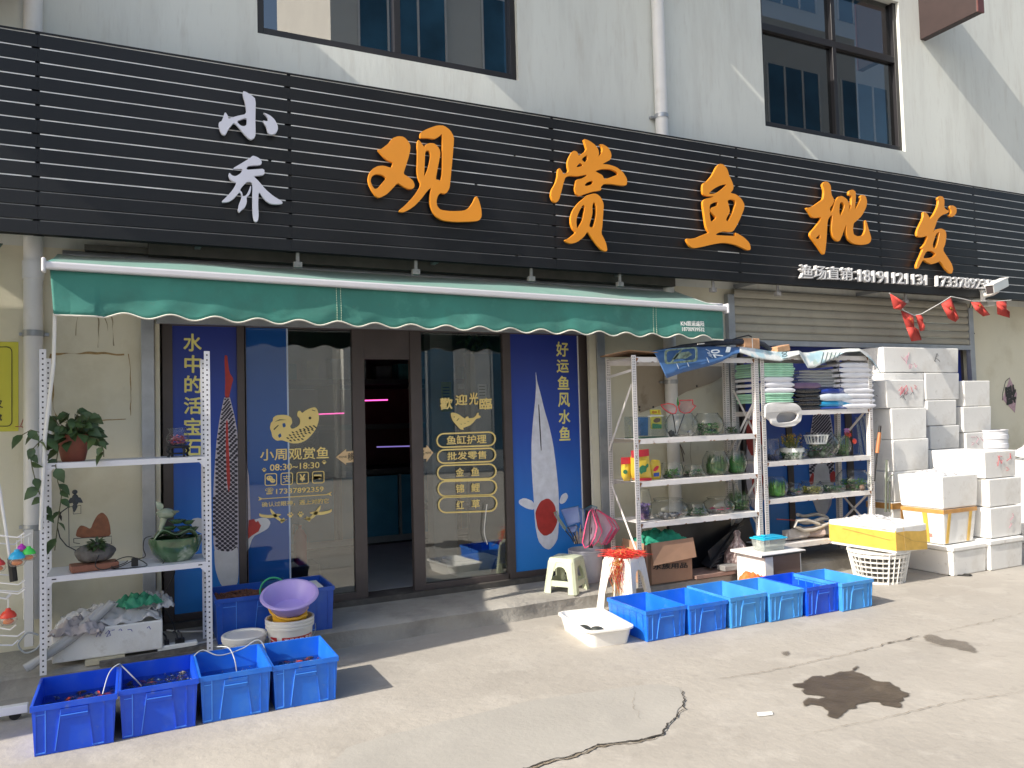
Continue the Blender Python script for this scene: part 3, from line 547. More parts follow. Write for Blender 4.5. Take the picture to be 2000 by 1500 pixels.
letter([[(245, 70), (262, 72), (300, 95), (328, 120), (325, 250), (327, 350), (318, 372), (298, 382), (280, 372), (250, 340), (205, 285), (186, 272), (165, 295), (150, 315), (135, 345), (125, 353), (108, 343), (98, 320), (90, 290), (92, 270), (108, 265), (118, 240), (130, 203), (147, 228), (150, 250), (200, 232), (272, 217), (262, 140), (250, 105)], [(200, 262), (272, 236), (272, 285), (255, 298), (230, 293)], [(380, 208), (420, 225), (450, 252), (470, 290), (472, 315), (460, 340), (435, 350), (415, 345), (405, 325), (400, 300), (388, 280), (374, 258), (400, 265), (412, 258), (408, 240), (395, 222)]], CA, lt_w, 'white character 小')
letter([[(177, 573), (240, 535), (290, 505), (310, 487), (335, 495), (362, 512), (368, 535), (355, 547), (310, 548), (275, 553), (265, 580), (330, 576), (382, 572), (386, 605), (365, 613), (310, 618), (345, 650), (390, 705), (440, 748), (497, 782), (503, 797), (470, 801), (425, 798), (390, 775), (347, 712), (343, 800), (347, 875), (342, 908), (330, 917), (317, 903), (310, 860), (308, 760), (310, 670), (298, 655), (270, 655), (240, 685), (225, 712), (240, 725), (243, 755), (268, 745), (285, 712), (297, 680), (298, 700), (290, 735), (268, 755), (270, 790), (258, 822), (235, 840), (222, 855), (213, 842), (222, 800), (238, 762), (237, 735), (222, 722), (215, 730), (185, 765), (150, 787), (105, 788), (140, 755), (180, 710), (208, 662), (180, 652), (160, 635), (153, 612), (158, 598), (175, 617), (200, 622), (235, 600), (245, 572), (210, 570)]], CA, lt_w, 'white character 乔')
letter([[(1120, 448), (1140, 447), (1190, 410), (1215, 375), (1255, 360), (1290, 365), (1320, 395), (1333, 425), (1325, 480), (1300, 560), (1285, 605), (1320, 625), (1350, 650), (1360, 680), (1350, 700), (1320, 702), (1285, 685), (1250, 660), (1215, 700), (1180, 735), (1130, 760), (1110, 750), (1085, 715), (1065, 675), (1058, 640), (1065, 605), (1085, 575), (1120, 555), (1160, 552), (1210, 568), (1222, 530), (1190, 520), (1160, 495), (1135, 465)], [(1080, 620), (1110, 603), (1150, 610), (1178, 632), (1150, 665), (1120, 700), (1100, 705), (1082, 680), (1072, 650)],
        [(1395, 360), (1400, 335), (1450, 310), (1510, 290), (1550, 292), (1590, 320), (1615, 365), (1612, 420), (1600, 560), (1590, 660), (1585, 700), (1565, 730), (1545, 732), (1530, 725), (1510, 745), (1500, 780), (1505, 815), (1530, 840), (1600, 848), (1680, 845), (1715, 825), (1740, 790), (1760, 745), (1775, 770), (1792, 830), (1795, 880), (1780, 905), (1740, 912), (1620, 915), (1540, 905), (1500, 880), (1475, 845), (1460, 800), (1460, 745), (1465, 715), (1470, 690), (1440, 715), (1400, 770), (1350, 820), (1290, 853), (1258, 850), (1265, 838), (1310, 800), (1360, 745), (1395, 690), (1400, 665), (1385, 640), (1375, 590), (1378, 500), (1378, 400), (1385, 383), (1400, 400), (1420, 430), (1425, 440), (1430, 415), (1460, 405), (1490, 408), (1520, 440), (1527, 475), (1510, 560), (1495, 640), (1510, 645), (1530, 650), (1540, 600), (1540, 450), (1540, 340), (1520, 360), (1490, 378), (1440, 370), (1400, 372)], [(1428, 455), (1455, 450), (1465, 490), (1448, 570), (1420, 632), (1424, 540)]], CA, lt_o, 'orange character 观')
letter([[(548, 212), (590, 225), (640, 260), (665, 300), (668, 330), (660, 358), (690, 325), (697, 295), (690, 270), (675, 255), (700, 255), (740, 280), (762, 320), (765, 350), (755, 375), (725, 390), (690, 410), (740, 412), (800, 430), (850, 465), (885, 520), (888, 550), (880, 575), (830, 572), (770, 562), (705, 560), (680, 590), (688, 602), (680, 613), (620, 622), (560, 640), (515, 658), (490, 640), (478, 605), (485, 560), (492, 530), (530, 525), (572, 503), (575, 488), (500, 503), (440, 497), (405, 510), (390, 560), (375, 620), (355, 690), (330, 710), (305, 690), (293, 650), (300, 610), (330, 560), (345, 510), (350, 450), (362, 440), (380, 465), (390, 490), (435, 468), (422, 410), (430, 370), (455, 320), (475, 305), (500, 315), (510, 350), (575, 300), (560, 250)],
        [(488, 433), (520, 395), (546, 420), (515, 432)], [(530, 370), (578, 332), (578, 380), (555, 397)], [(555, 570), (575, 550), (615, 535), (625, 550), (610, 570), (565, 582)], [(635, 463), (690, 445), (760, 445), (810, 470), (818, 490), (790, 500), (740, 520), (707, 525), (695, 495), (665, 480)],
        [(570, 655), (615, 640), (650, 640), (685, 670), (705, 720), (700, 800), (695, 880), (685, 950), (705, 985), (725, 1030), (733, 1080), (720, 1090), (690, 1075), (650, 1030), (610, 975), (580, 930), (550, 975), (500, 1015), (450, 1028), (415, 1015), (403, 1000), (430, 990), (470, 960), (490, 940), (465, 915), (450, 870), (448, 820), (465, 770), (500, 720), (545, 680)], [(545, 720), (505, 790), (490, 850), (495, 910), (510, 900), (540, 850), (555, 770), (560, 735)], [(625, 700), (645, 720), (650, 790), (640, 850), (625, 900), (605, 905), (590, 890), (605, 840), (618, 790), (615, 740)]], CB, lt_o, 'orange character 赏')
letter([[(1610, 405), (1640, 412), (1670, 450), (1680, 490), (1700, 530), (1718, 580), (1712, 610), (1690, 632), (1740, 645), (1780, 680), (1803, 725), (1798, 760), (1770, 830), (1740, 890), (1715, 930), (1690, 937), (1640, 930), (1590, 945), (1575, 962), (1640, 966), (1738, 970), (1728, 942), (1750, 950), (1800, 980), (1840, 1020), (1852, 1060), (1845, 1078), (1820, 1075), (1780, 1055), (1720, 1030), (1640, 1018), (1560, 1030), (1480, 1050), (1410, 1063), (1380, 1050), (1355, 1010), (1350, 990), (1375, 992), (1420, 985), (1480, 960), (1530, 940), (1515, 925), (1500, 880), (1490, 800), (1480, 740), (1478, 700), (1495, 680), (1545, 670), (1570, 660), (1500, 655), (1480, 640), (1475, 600), (1480, 560), (1510, 545), (1550, 500), (1585, 430)],
        [(1520, 640), (1560, 600), (1620, 570), (1665, 562), (1650, 585), (1600, 625), (1560, 642)], [(1530, 725), (1565, 705), (1597, 700), (1590, 735), (1550, 745), (1535, 770), (1560, 800), (1585, 825), (1560, 850), (1540, 860), (1530, 800)], [(1668, 690), (1700, 680), (1730, 690), (1735, 720), (1710, 790), (1675, 860), (1655, 840), (1690, 780), (1680, 730)]], CB, lt_o, 'orange character 鱼')
letter([[(470, 160), (490, 137), (515, 142), (535, 170), (538, 235), (558, 270), (555, 300), (525, 340), (535, 375), (552, 345), (565, 290), (590, 253), (620, 246), (655, 268), (674, 310), (670, 350), (665, 378), (690, 320), (693, 242), (670, 240), (672, 208), (700, 198), (722, 215), (722, 270), (713, 360), (740, 310), (762, 268), (755, 252), (770, 237), (795, 245), (808, 290), (800, 330), (770, 390), (730, 430), (705, 450), (700, 500), (707, 537), (740, 550), (780, 540), (795, 500), (790, 430), (800, 428), (820, 500), (838, 560), (835, 585), (815, 605), (760, 612), (700, 600), (665, 570), (650, 520), (655, 460), (645, 470), (620, 540), (600, 585), (575, 580), (550, 550), (540, 500), (545, 430), (550, 385), (530, 395), (510, 430), (505, 520), (500, 600), (490, 680), (478, 683), (450, 640), (410, 585), (380, 545), (382, 520), (420, 480), (455, 430), (465, 402), (420, 410), (395, 405), (375, 370), (350, 335), (370, 335), (400, 325), (450, 290), (480, 270), (486, 205)], [(418, 563), (455, 530), (455, 565), (437, 570)], [(602, 300), (622, 288), (640, 318), (630, 352), (605, 402), (597, 360)]], CC, lt_o, 'orange character 批')
letter([[(1335, 265), (1350, 248), (1375, 250), (1388, 280), (1385, 330), (1400, 350), (1422, 355), (1415, 372), (1370, 387), (1335, 420), (1318, 475), (1300, 520), (1330, 495), (1365, 490), (1395, 505), (1402, 540), (1395, 600), (1375, 650), (1400, 690), (1440, 750), (1453, 790), (1445, 825), (1430, 825), (1395, 790), (1355, 730), (1330, 745), (1290, 757), (1255, 740), (1230, 720), (1210, 750), (1190, 790), (1178, 785), (1180, 755), (1205, 700), (1230, 640), (1215, 635), (1240, 610), (1265, 540), (1220, 555), (1185, 550), (1180, 520), (1195, 480), (1230, 410), (1230, 365), (1250, 370), (1272, 400), (1280, 420), (1310, 385), (1340, 320), (1345, 280)], [(1225, 713), (1250, 660), (1290, 655), (1325, 680), (1300, 705), (1260, 713)], [(1300, 600), (1325, 530), (1345, 512), (1352, 522), (1337, 600), (1317, 645), (1300, 630)], [(1430, 318), (1455, 318), (1478, 335), (1478, 370), (1460, 395), (1440, 403), (1420, 390), (1440, 375), (1438, 350), (1428, 335)]], CC, lt_o, 'orange character 发')
m = M(); lt_s = mat('brushed white letter', (.66, .66, .67), .35, var=.05)
text(m, '渔场直销：', (1558, 517, 545, 1670, 525, 549), LY+.02, ext=.018, off=.009); text(m, '18191121131', (1674, 527, 551, 1806, 538, 558), LY+.02, ext=.018, off=.009); text(m, '17337892359', (1825, 539, 560, 1943, 548, 567), LY+.02, ext=.018, off=.009)
m.build('phone_lettering', lt_s, sg)
M().box(.1, 4.7, .50, .69, 2.815, 2.95).build('shutter_box', mat('dark brown shutter box', (.07, .062, .055), .6, var=.25, vs=6), bld); M().box(-.3, .1, .56, .69, 2.83, 2.87).build('rail', mat('dark rail', (.10, .09, .08), .6, var=.3, vs=12), bld)
# ------------------------------------------------------------------ green awning
aw = thing('awning', 'green fabric awning with white front bar and scalloped valance over the shop door', 'awning', (2.2, .6, 2.78))
fab = mat('green awning fabric', (.026, .19, .155), .7, sheen=.35, var=.16, vs=2.2, bump=.12, bs=9, dirt=[((.02, .11, .09), 2.6, .5, .72, .7), ((.07, .29, .235), 7, .56, .74, .5), ((.10, .13, .10), 22, .64, .76, .4)])
AX0, AX1, AYF, AYB = -.485, 4.82, -.05, .62
zbar = lambda x: 2.595-(x-AX0)/(AX1-AX0)*.07
def top(u, v):
    x = AX0+(AX1-AX0)*u; y = AYB+(AYF+.02-AYB)*v; xb = AX0+.02+(AX1-AX0-.05)*u
    sag = .012*math.sin(PI*v)*math.sin(x*2.3+1)-.008*math.sin(PI*v)+.02*noise.noise(Vector((x*1.1, 0, 3)))*math.sin(PI*v)
    return (xb+(x-xb)*v, y, (2.80-.012*u)*(1-v)+(zbar(x)+.022)*v+sag+.006*noise.noise(Vector((x*3, v*3, 1))))
m = M(); m.grid(top, 120, 14); m.build('canopy', fab, aw, smooth=60, solid=.002)
nsc = 19.4
def val(u, v):
    x = AX0+.03+(AX1-AX0-.06)*u; zb = 2.305-.045*u+(-.017*math.cos(2*PI*nsc*u) if .055 < u < .97 else (-.012 if u <= .055 else -.017)); z1 = zbar(x)-.02
    wv = .012*math.sin(x*6.1)*v+.02*noise.noise(Vector((x*2.3, v*1.2, 5)))*v+.012*noise.noise(Vector((x*6, v*3, 9)))*v+.03*v*v*(1 if u < .05 else .4)
    return (x+(.02*v if u < .02 else 0), AYF-.012-wv*.8+.015, z1*(1-v)+zb*v)
m = M(); m.grid(val, 380, 10); m.build('valance', fab, aw, smooth=60, solid=.002)
edge = [Vector(val(i/380, 1))+Vector((0, -.002, 0)) for i in range(381)]; M().tube(edge, .0055, 6).build('valance_piping', mat('white piping', (.7, .68, .6), .7), aw, smooth=60)
bar_m = mat('white aluminium bar', (.62, .62, .66), .3, .1, var=.03)
M().bar((AX0-.005, AYF-.012, zbar(AX0)), (AX1+.005, AYF-.012, zbar(AX1)), .05, .048).build('front_bar', bar_m, aw, bev=.012)
for x, s in ((AX0, -1), (AX1, 1)): M().box(x-.012, x+.012, AYF-.045, AYF+.025, zbar(x)-.045, zbar(x)+.045).build('end_cap', bar_m, aw, bev=.01)
M().tube([(AX0+.05, AYB+.02, 2.8), (AX1-.05, AYB+.02, 2.79)], .035, 12).build('roller_tube', grey_metal, aw, smooth=40)
for x in (.3, 4.1): M().bar((x, AYB-.02, 2.68), (x+.9, .2, 2.6), .04, .03).bar((x+.9, .2, 2.6), (x+.15, AYF+.02, 2.53), .035, .03).build('arm', bar_m, aw, bev=.005)
M().tube([(AX0+.055, AYF+.02, 2.31), (AX0+.045, AYF+.05, 2.0), (AX0+.0, AYF+.03, 1.55), (AX0-.02, AYF+.02, 1.0)], .011, 8).build('crank_rod', white_p, aw, smooth=50)
for xs in (1.29, 4.02):
    m = M()
    for k in range(14):
        for dx in (0, .03):
            P0 = val((xs+dx-AX0-.03)/(AX1-AX0-.06), k/14+.01); m.box(P0[0], P0[0]+.003, P0[1]-.005, P0[1]-.002, P0[2]-.013, P0[2])
    m.build('seam_stitching', mat('pale thread', (.5, .6, .45), .7), aw)
m = M(); text(m, 'KN凯诺遮阳', (1334, 625, 636, 1380, 626, 637), AYF-.045, off=.03); text(m, '18700939532', (1336, 638, 646, 1380, 639, 647), AYF-.045, off=.03)
for v in m.v: v.y = val((v.x-AX0-.03)/(AX1-AX0-.06), (2.52-v.z)/.25)[1]-.006
m.build('lettering', mat('white print', (.75, .77, .75), .6), aw)
# unseen awning added left of the picture, angled so its shade covers crates and step
nb = thing('shade_awning', 'unseen awning added to shade the crates and step', 'awning', (-3, .6, 2.8))
m = M(); m.grid(lambda u, v: (-6.4+5.62*u, .62+(-1.05-.62)*v*(1.25-.5*u), 2.85-.42*v-.03*math.sin(PI*v)), 40, 8); m.build('canopy', fab, nb, smooth=60, solid=.002)
m = M(); m.grid(lambda u, v: (-6.4+5.62*u, .62-1.67*(1.25-.5*u), 2.43-v*(.25+.02*math.cos(2*PI*18*u))), 160, 3); m.build('valance', fab, nb, smooth=60, solid=.002)
# ------------------------------------------------------------------ pipes, hoods, building across the street
def pipe(pts, r, lab, clips, cups=()):
    t = thing('drainpipe', lab, 'drainpipe', pts[-1]); M().tube(pts, r, 16).build('pipe', pvc, t, smooth=50)
    for z in clips:
        k = min(range(len(pts)), key=lambda i: abs(pts[i][2]-z)); x, y = pts[k][0], pts[k][1]
        M().tube([(x, y, z-.02), (x, y, z+.02)], r*1.1, 16).box(x-r*1.5, x+r*1.5, y+r*.7, BW, z-.01, z+.01).build('clip', grey_metal, t, smooth=50)
    for z in cups: M().tube([(pts[0][0], pts[0][1], z-.06), (pts[0][0], pts[0][1], z+.06)], r*1.14, 16).build('joint', pvc, t, smooth=50)
xa = onY(65, 600, .62).x; pipe([(xa, .62, 9), (xa, .62, 2.8), (xa, .62, .35)], .058, 'wide white drainpipe by the yellow sign and hanging plant', (4.9, 2.25, .95), (2.68, .55))
xb = onY(1291, 200, .62).x; pipe([(xb, .62, 9), (xb, .62, 3), (xb, .62, .2)], .062, 'white drainpipe on the upper wall between the two windows', (4.52, 1.9), ())
M().bar((-.62, .50, .95), (-.62, .50, 0.2), .05, .05).build('power_conduit', pvc, label='slim white conduit beside the wide drainpipe', cat='pipe')
hood = mat('brown metal hood', (.030, .016, .016), .5, var=.15)
cx0 = onY(1795, 40, .7).x
def awn_hood(x0, x1, z0, z1, pr, lab):
    t = thing('added_hood', lab, 'hood', ((x0+x1)/2, .7, z0)); m = M()
    m.add([(x0, BW, z0), (x1, BW, z0), (x1, BW-pr, z0+.02), (x0, BW-pr, z0+.02), (x0, BW, z1), (x1, BW, z1), (x1, BW-pr, z0+.22), (x0, BW-pr, z0+.22)], [(0, 3, 2, 1), (4, 5, 6, 7), (0, 1, 5, 4), (1, 2, 6, 5), (2, 3, 7, 6), (3, 0, 4, 7)])
    m.build('cover', hood, t); return t
hd_ = thing('blade_board', 'dark brown board jutting from the wall at the top right', 'board', (cx0, .7, 6.1)); M().box(cx0, cx0+.10, BW-.72, BW, 6.1, 7.0).build('board', hood, hd_, bev=.006); M().box(cx0-.005, cx0+.105, BW-.74, BW-.7205, 6.1, 7.0).build('edge_strip', mat('red brown edge', (.11, .035, .032), .5), hd_)
def shade_hood(A, B, xr, pr, lab):                           # unseen hoods added out of view to cast sloping shadows on the wall
    k = math.tan(SUN_EL)/math.cos(SUN_AZ)
    zc = lambda P, x: P.z+(P.x-x)*k
    z0, z1 = zc(A, xr[0]), zc(B, xr[1]); m = M(); m.box(xr[0], xr[1], BW-pr, BW, z0, z1); t = thing('added_hood', lab, 'hood', (xr[0], BW, z0)); m.build('cover', hood, t)
P = lambda x, y: onY(x, y, BW)
shade_hood(P(0, 300), P(620, 90), (-2.3, -.7), .75, 'unseen hood added to shade the wall, far left')
shade_hood(P(1000, 195), P(1540, 255), (.3, 2.2), .8, 'unseen hood added to shade the wall, above the first upper window')
shade_hood(P(1610, 325), P(1755, 295), (3.9, 5.2), .6, 'narrow unseen hood added to shade the wall, between the windows')
M().box(-6, 20, .66, .70, 9.0, 9.2).build('eaves', grey_metal, bld)
ob = thing('opposite_building', 'pale building across the street that shows in the window reflections', 'building', (8, -15, 0))
om = mat('pale opposite wall', (.74, .73, .69), .85, var=.06, vs=.5); ogl = mat('blue curtain glass', (.05, .16, .26), .15, var=.4, vs=.6)
m = M(); m.box(-14, 5.2, -24, -15.5, 0, 6.5); m.box(5.2, 40, -24, -15, 0, 24); m.box(5.2, 40, -15, -14.4, 5.4, 5.8); m.build('wall', om, ob)
for i in range(9):
    for z0, z1 in ((.6, 3.8), (6.4, 9.2), (12.2, 15), (17.5, 20.5)):
        x = 6+i*4; w_ = M(); w_.box(x, x+2.8, -15.03, -14.98, z0, z1); wo = w_.build('window', ogl, ob)
        f = M()
        for q in (0, .9, 1.85, 2.75): f.box(x+q, x+q+.06, -14.98, -14.94, z0, z1)
        f.build('frame', white_p, wo)
m = M()
for i in range(10): m.box(5.3+i*4, 5.8+i*4, -14.98, -14.6, 0, 5.4)
m.build('pillar', om, ob)
# ------------------------------------------------------------------ security camera and bunting
sc_ = thing('security_camera', 'white box security camera on a bent bracket under the sign', 'camera', (8.7, -.05, 2.8))
c0 = onY(1933, 566, -.06); c1 = onY(1962, 552, .12); dv = (c1-c0).normalized()
M().bar(c0, c1, .085, .10).build('body', white_p, sc_, bev=.012); M().bar(c0-dv*.004, c0+dv*.003, .07, .085).build('lens_window', mat('camera glass', (.06, .05, .05), .15), sc_)
M().bar(c0-dv*.03+Vector((0, 0, .055)), c1+Vector((0, 0, .055)), .10, .012).build('sun_shield', white_p, sc_, bev=.003)
b0 = onY(1922, 577, .27); b1 = (c0+c1)/2-Vector((0, 0, .06))
M().tube([b0, b0.lerp(b1, .6)+Vector((0, 0, -.01)), b1, b1+Vector((0, 0, .04))], [.03, .024, .02, .02], 10).box(b0.x-.03, b0.x+.03, SY-.025, SY-.002, b0.z-.06, b0.z+.06).build('bracket', white_p, sc_, smooth=50)
jb = onY(1930, 590, .5); M().box(jb.x-.07, jb.x+.07, .46, .56, jb.z-.05, jb.z+.05).build('junction_box', white_p, label='small white junction box below the security camera', cat='box', bev=.006)
m = M(); q = onY(1893, 600, .68)
for k in range(3): m.tube([q+Vector((.05*math.sin(t*2+k)+.02*noise.noise(Vector((t, k, 0))), -.01*k, -.33*t/4+.06*k*math.cos(t*1.3))) for t in [i*.25 for i in range(17)]], .004, 5)
m.build('loose_cable', wirem, label='tangle of black cable hanging beside the shutter channel', cat='cable', smooth=60)
bt = thing('bunting', 'string of small red flags hanging under the right end of the sign', 'bunting', (8.4, .28, 2.7))
FYY = .25; SP = [onY(*p, FYY) for p in ((1737, 572), (1752, 590), (1765, 606), (1785, 616), (1800, 613), (1840, 590), (1857, 579), (1882, 584), (1898, 588), (1925, 588), (1950, 588), (1975, 586))]
M().tube(SP, .004, 5).build('string', white_p, bt)
flag_m = mat('red flag cloth', (.46, .05, .04), .75, var=.1, vs=8); star_m = mat('yellow star print', (.75, .5, .05), .7)
for ptsf, sd_ in (([(1738, 573), (1771, 593), (1760, 605), (1745, 603)], 1), ([(1759, 606), (1784, 616), (1786, 640), (1800, 664), (1780, 667), (1770, 640)], 2), ([(1788, 616), (1799, 614), (1805, 645), (1797, 647)], 3), ([(1838, 594), (1857, 581), (1873, 622), (1866, 629), (1852, 622)], 4), ([(1896, 590), (1914, 590), (1934, 615), (1920, 618), (1905, 606)], 5), ([(1946, 589), (1966, 588), (1966, 610), (1972, 621), (1948, 614)], 6)):
    P_ = [onY(x, y, FYY-.004*k-.02*((k*sd_) % 3)) for k, (x, y) in enumerate(ptsf)]; m = M(); c = sum(P_, Vector())/len(P_)+Vector((0, -.035, 0))
    for k in range(len(P_)): 
        a, b = P_[k], P_[(k+1) % len(P_)]; mid = (a+b)/2; q = mid.lerp(c, .5)+Vector((0, .03*((k % 2)*2-1), 0)); m.add([a, mid, q, b, c], [(0, 1, 2), (1, 3, 2), (3, 4, 2), (4, 0, 2)])
    o = m.build('flag', flag_m, bt, smooth=180, solid=.002)
    if sd_ in (2, 4, 5):
        m = M()
        for dx, dz, r in ((0, 0, .016), (.03, .012, .006), (.035, -.01, .006), (.028, -.03, .006)):
            ctr = P_[0].lerp(c, .55)+Vector((dx, -.03, dz)); m.add([ctr+Vector((math.sin(i*PI/5)*(r if i % 2 == 0 else r*.45), 0, math.cos(i*PI/5)*(r if i % 2 == 0 else r*.45))) for i in range(10)], [tuple(range(10))[::-1]])
        m.build('star', star_m, o)
# ------------------------------------------------------------------ blue crates, water and fish
def blue(name, c, lit=.5):
    return [mat(name, c, .36, var=.14, vs=3, dirt=[((c[0]+.05, c[1]*1.2+.05, c[2]*.85+.02), 6, .5, .75, .55), ((.22, .27, .36), 17, .62, .76, .45)]), mat(name+' worn edge', (c[0]+.06, c[1]+.17, min(1, c[2]+.25)), .4)]
BL = {'royal': blue('royal blue crate plastic', (.004, .075, .66)), 'mid': blue('mid blue crate plastic', (.012, .15, .68)), 'sky': blue('faded blue crate plastic', (.05, .27, .68)), 'deep': blue('deep blue crate plastic', (.01, .08, .46))}
def make_crate(w, d, h, mm, label, group, loc=(0, 0, 0)):
    t = thing('plastic_crate', label, 'crate', (0, 0, 0), group); tp = .012; m = M()
    m.openbox(w-.012, d-.012, h, .006, tp)
    m.slot(0); e = .008
    for (x0, x1, y0, y1) in ((-w/2, w/2, -d/2, -d/2+e), (-w/2, w/2, d/2-e, d/2), (-w/2, -w/2+e, -d/2+e, d/2-e), (w/2-e, w/2, -d/2+e, d/2-e)): m.box(x0, x1, y0, y1, h-.026, h+.001)
    yo = lambda z: d/2-.006-tp*(1-z/h)
    def rib(x, s, z0, z1, k=0, wd=.005): m.slot(k).add([(x-wd/2, s*(yo(z0)+.004), z0), (x+wd/2, s*(yo(z0)+.004), z0), (x+wd/2, s*(yo(z1)+.004), z1), (x-wd/2, s*(yo(z1)+.004), z1), (x-wd/2, s*yo(z0), z0), (x+wd/2, s*yo(z0), z0), (x+wd/2, s*yo(z1), z1), (x-wd/2, s*yo(z1), z1)], [(0, 1, 2, 3), (4, 0, 3, 7), (1, 5, 6, 2), (0, 4, 5, 1), (3, 2, 6, 7)] if s < 0 else [(3, 2, 1, 0), (7, 3, 0, 4), (2, 6, 5, 1), (1, 5, 4, 0), (7, 6, 2, 3)])
    for s in (-1, 1):
        for k, x in ((1, -.33), (0, .34), (0, .44), (0, -.44)): rib(x*w, s, .012, h-.028, k)
        m.slot(1 if s < 0 else 0)
        for xa_, xb_ in ((-.44, -.33), (.2, .34)): y = s*(yo(.012)+.003); m.box(xa_*w, xb_*w, min(y, y-s*.004), max(y, y-s*.004), .008, .014)
        m.slot(1); y = s*(yo(h*.85)+.002); m.box(-.44*w, -.33*w, min(y, y-s*.003), max(y, y-s*.003), h*.80, h*.80+.004)
    for s in (-1, 1):
        for k in range(6):
            y = (-.4+.16*k)*d; x = w/2-.006-tp*.5; m.slot(0).add([(s*(x-tp*.5+.004), y, .012), (s*(x-tp*.5+.004), y+.006, .012), (s*(x+tp*.5+.004), y+.006, h-.028), (s*(x+tp*.5+.004), y, h-.028)], [(0, 1, 2, 3)] if s > 0 else [(3, 2, 1, 0)])
    m.build('body', mm, t)
    for s in (-1, 1):
        hd = M(); a = .155*w
        hd.slot(0).prism([(-a, s*(yo(h*.7)+.0055), h*.66), (a, s*(yo(h*.7)+.0055), h*.66), (a, s*(yo(h*.88)+.011), h*.87), (-a, s*(yo(h*.88)+.011), h*.87)][::-s], (0, -s*.012, 0))
        hd.slot(1).bar((-a, s*(yo(h*.84)+.013), h*.75), (a, s*(yo(h*.84)+.013), h*.75), .003, .004)
        hd.bar((-a, s*(yo(h*.7)+.004), h*.86), (-a-.026, s*(yo(.01)+.003), .012), .004, .005); hd.slot(0).bar((a, s*(yo(h*.7)+.003), h*.86), (a+.022, s*(yo(.01)+.003), .012), .004, .005)
        hd.build('handle', mm, t)
    t.location = loc; return t
water_m = glass('pond water', (.55, .72, .85), 1.33, body=.12, bodycol=(.02, .06, .14)); 
wn = water_m.node_tree; bp = wn.nodes.new('ShaderNodeBump'); bn = wn.nodes.new('ShaderNodeTexNoise'); bn.inputs['Scale'].default_value = 26; bp.inputs['Distance'].default_value = .01; bp.inputs['Strength'].default_value = .6
wn.links.new(bn.outputs[0], bp.inputs['Height'])
for n in wn.nodes:
    if n.type in ('BSDF_GLOSSY', 'FRESNEL'): wn.links.new(bp.outputs[0], n.inputs['Normal'])
fish_m = [mat('goldfish red', (.60, .06, .015), .35, var=.3, vs=40), mat('dark young carp', (.05, .035, .03), .4, var=.4, vs=30), mat('pale koi', (.6, .5, .42), .4)]
def fishes(cx, cy, w, d, z, n, mix, label, rz=0, side=0):
    m = M()
    for i in range(n):
        L_ = random.uniform(.035, .06); a = random.uniform(0, 2*PI); fxp = random.betavariate(2.2, 1.2) if side else random.random()
        x = (fxp-.5)*(w-.06); y = (random.random()-.5)*(d-.06); dx, dy = math.cos(a), math.sin(a); zz = z-random.uniform(.004, .03)
        m.slot(0 if random.random() < mix*(.35+.65*fxp if side else 1) else (1 if random.random() < .88 else 2)); P = []
        base = len(m.v); prof = ((-.5, .05), (-.25, .8), (.05, 1), (.35, .7), (.5, .1)); V = []
        for t_, r in prof:
            for k in range(5): b = 2*PI*k/5; rr = r*L_*.16; V.append((cx+x+dx*t_*L_-dy*math.cos(b)*rr, cy+y+dy*t_*L_+dx*math.cos(b)*rr, zz+math.sin(b)*rr*1.2))
        F = [(i_*5+k, i_*5+(k+1) % 5, i_*5+5+(k+1) % 5, i_*5+5+k) for i_ in range(4) for k in range(5)]; m.add(V, F)
        e = (cx+x+dx*.5*L_, cy+y+dy*.5*L_, zz); s_ = L_*.22
        m.add([e, (e[0]+dx*s_-dy*s_*.6, e[1]+dy*s_+dx*s_*.6, zz+.003), (e[0]+dx*s_+dy*s_*.6, e[1]+dy*s_-dx*s_*.6, zz+.003)], [(0, 1, 2)])
    return m.build('goldfish_shoal', fish_m, label=label, cat='fish', kind='stuff', smooth=60)
CG = 'blue crates of live fish in the front row on the left'
row = [(-.274, -.735, .382, .245, 'royal', 'royal blue crate of red goldfish at the left end of its row', .62, 130, .75),
       (.112, -.715, .384, .25, 'royal', 'royal blue crate of dark carp with bubbles, next to the left end of its row', .68, 110, .18),
       (.494, -.705, .376, .25, 'mid', 'lighter blue crate with a grey air hose dropping into clear bubbling water', .55, 8, .05),
       (.870, -.70, .372, .245, 'mid', 'blue crate of small red fish in front of the white red-banded bucket', .55, 150, .5)]
for x, y, wd, h, c, lab, wl, nf, mixr in row:
    make_crate(wd, .50, h, BL[c], lab, CG, (x, y, .002))
    wm = M(); zz = h*wl
    wm.grid(lambda u, v: (x+(u-.5)*(wd-.03), y+(v-.5)*.47, zz+.003*noise.noise(Vector((u*9, v*9, x)))), 24, 24); wm.build('water', water_m, label='water in the '+lab, cat='water', kind='stuff', smooth=60)
    if nf: fishes(x, y, wd, .49, zz, nf, mixr, 'small fish in the '+lab, side=1 if mixr > .3 else 0)
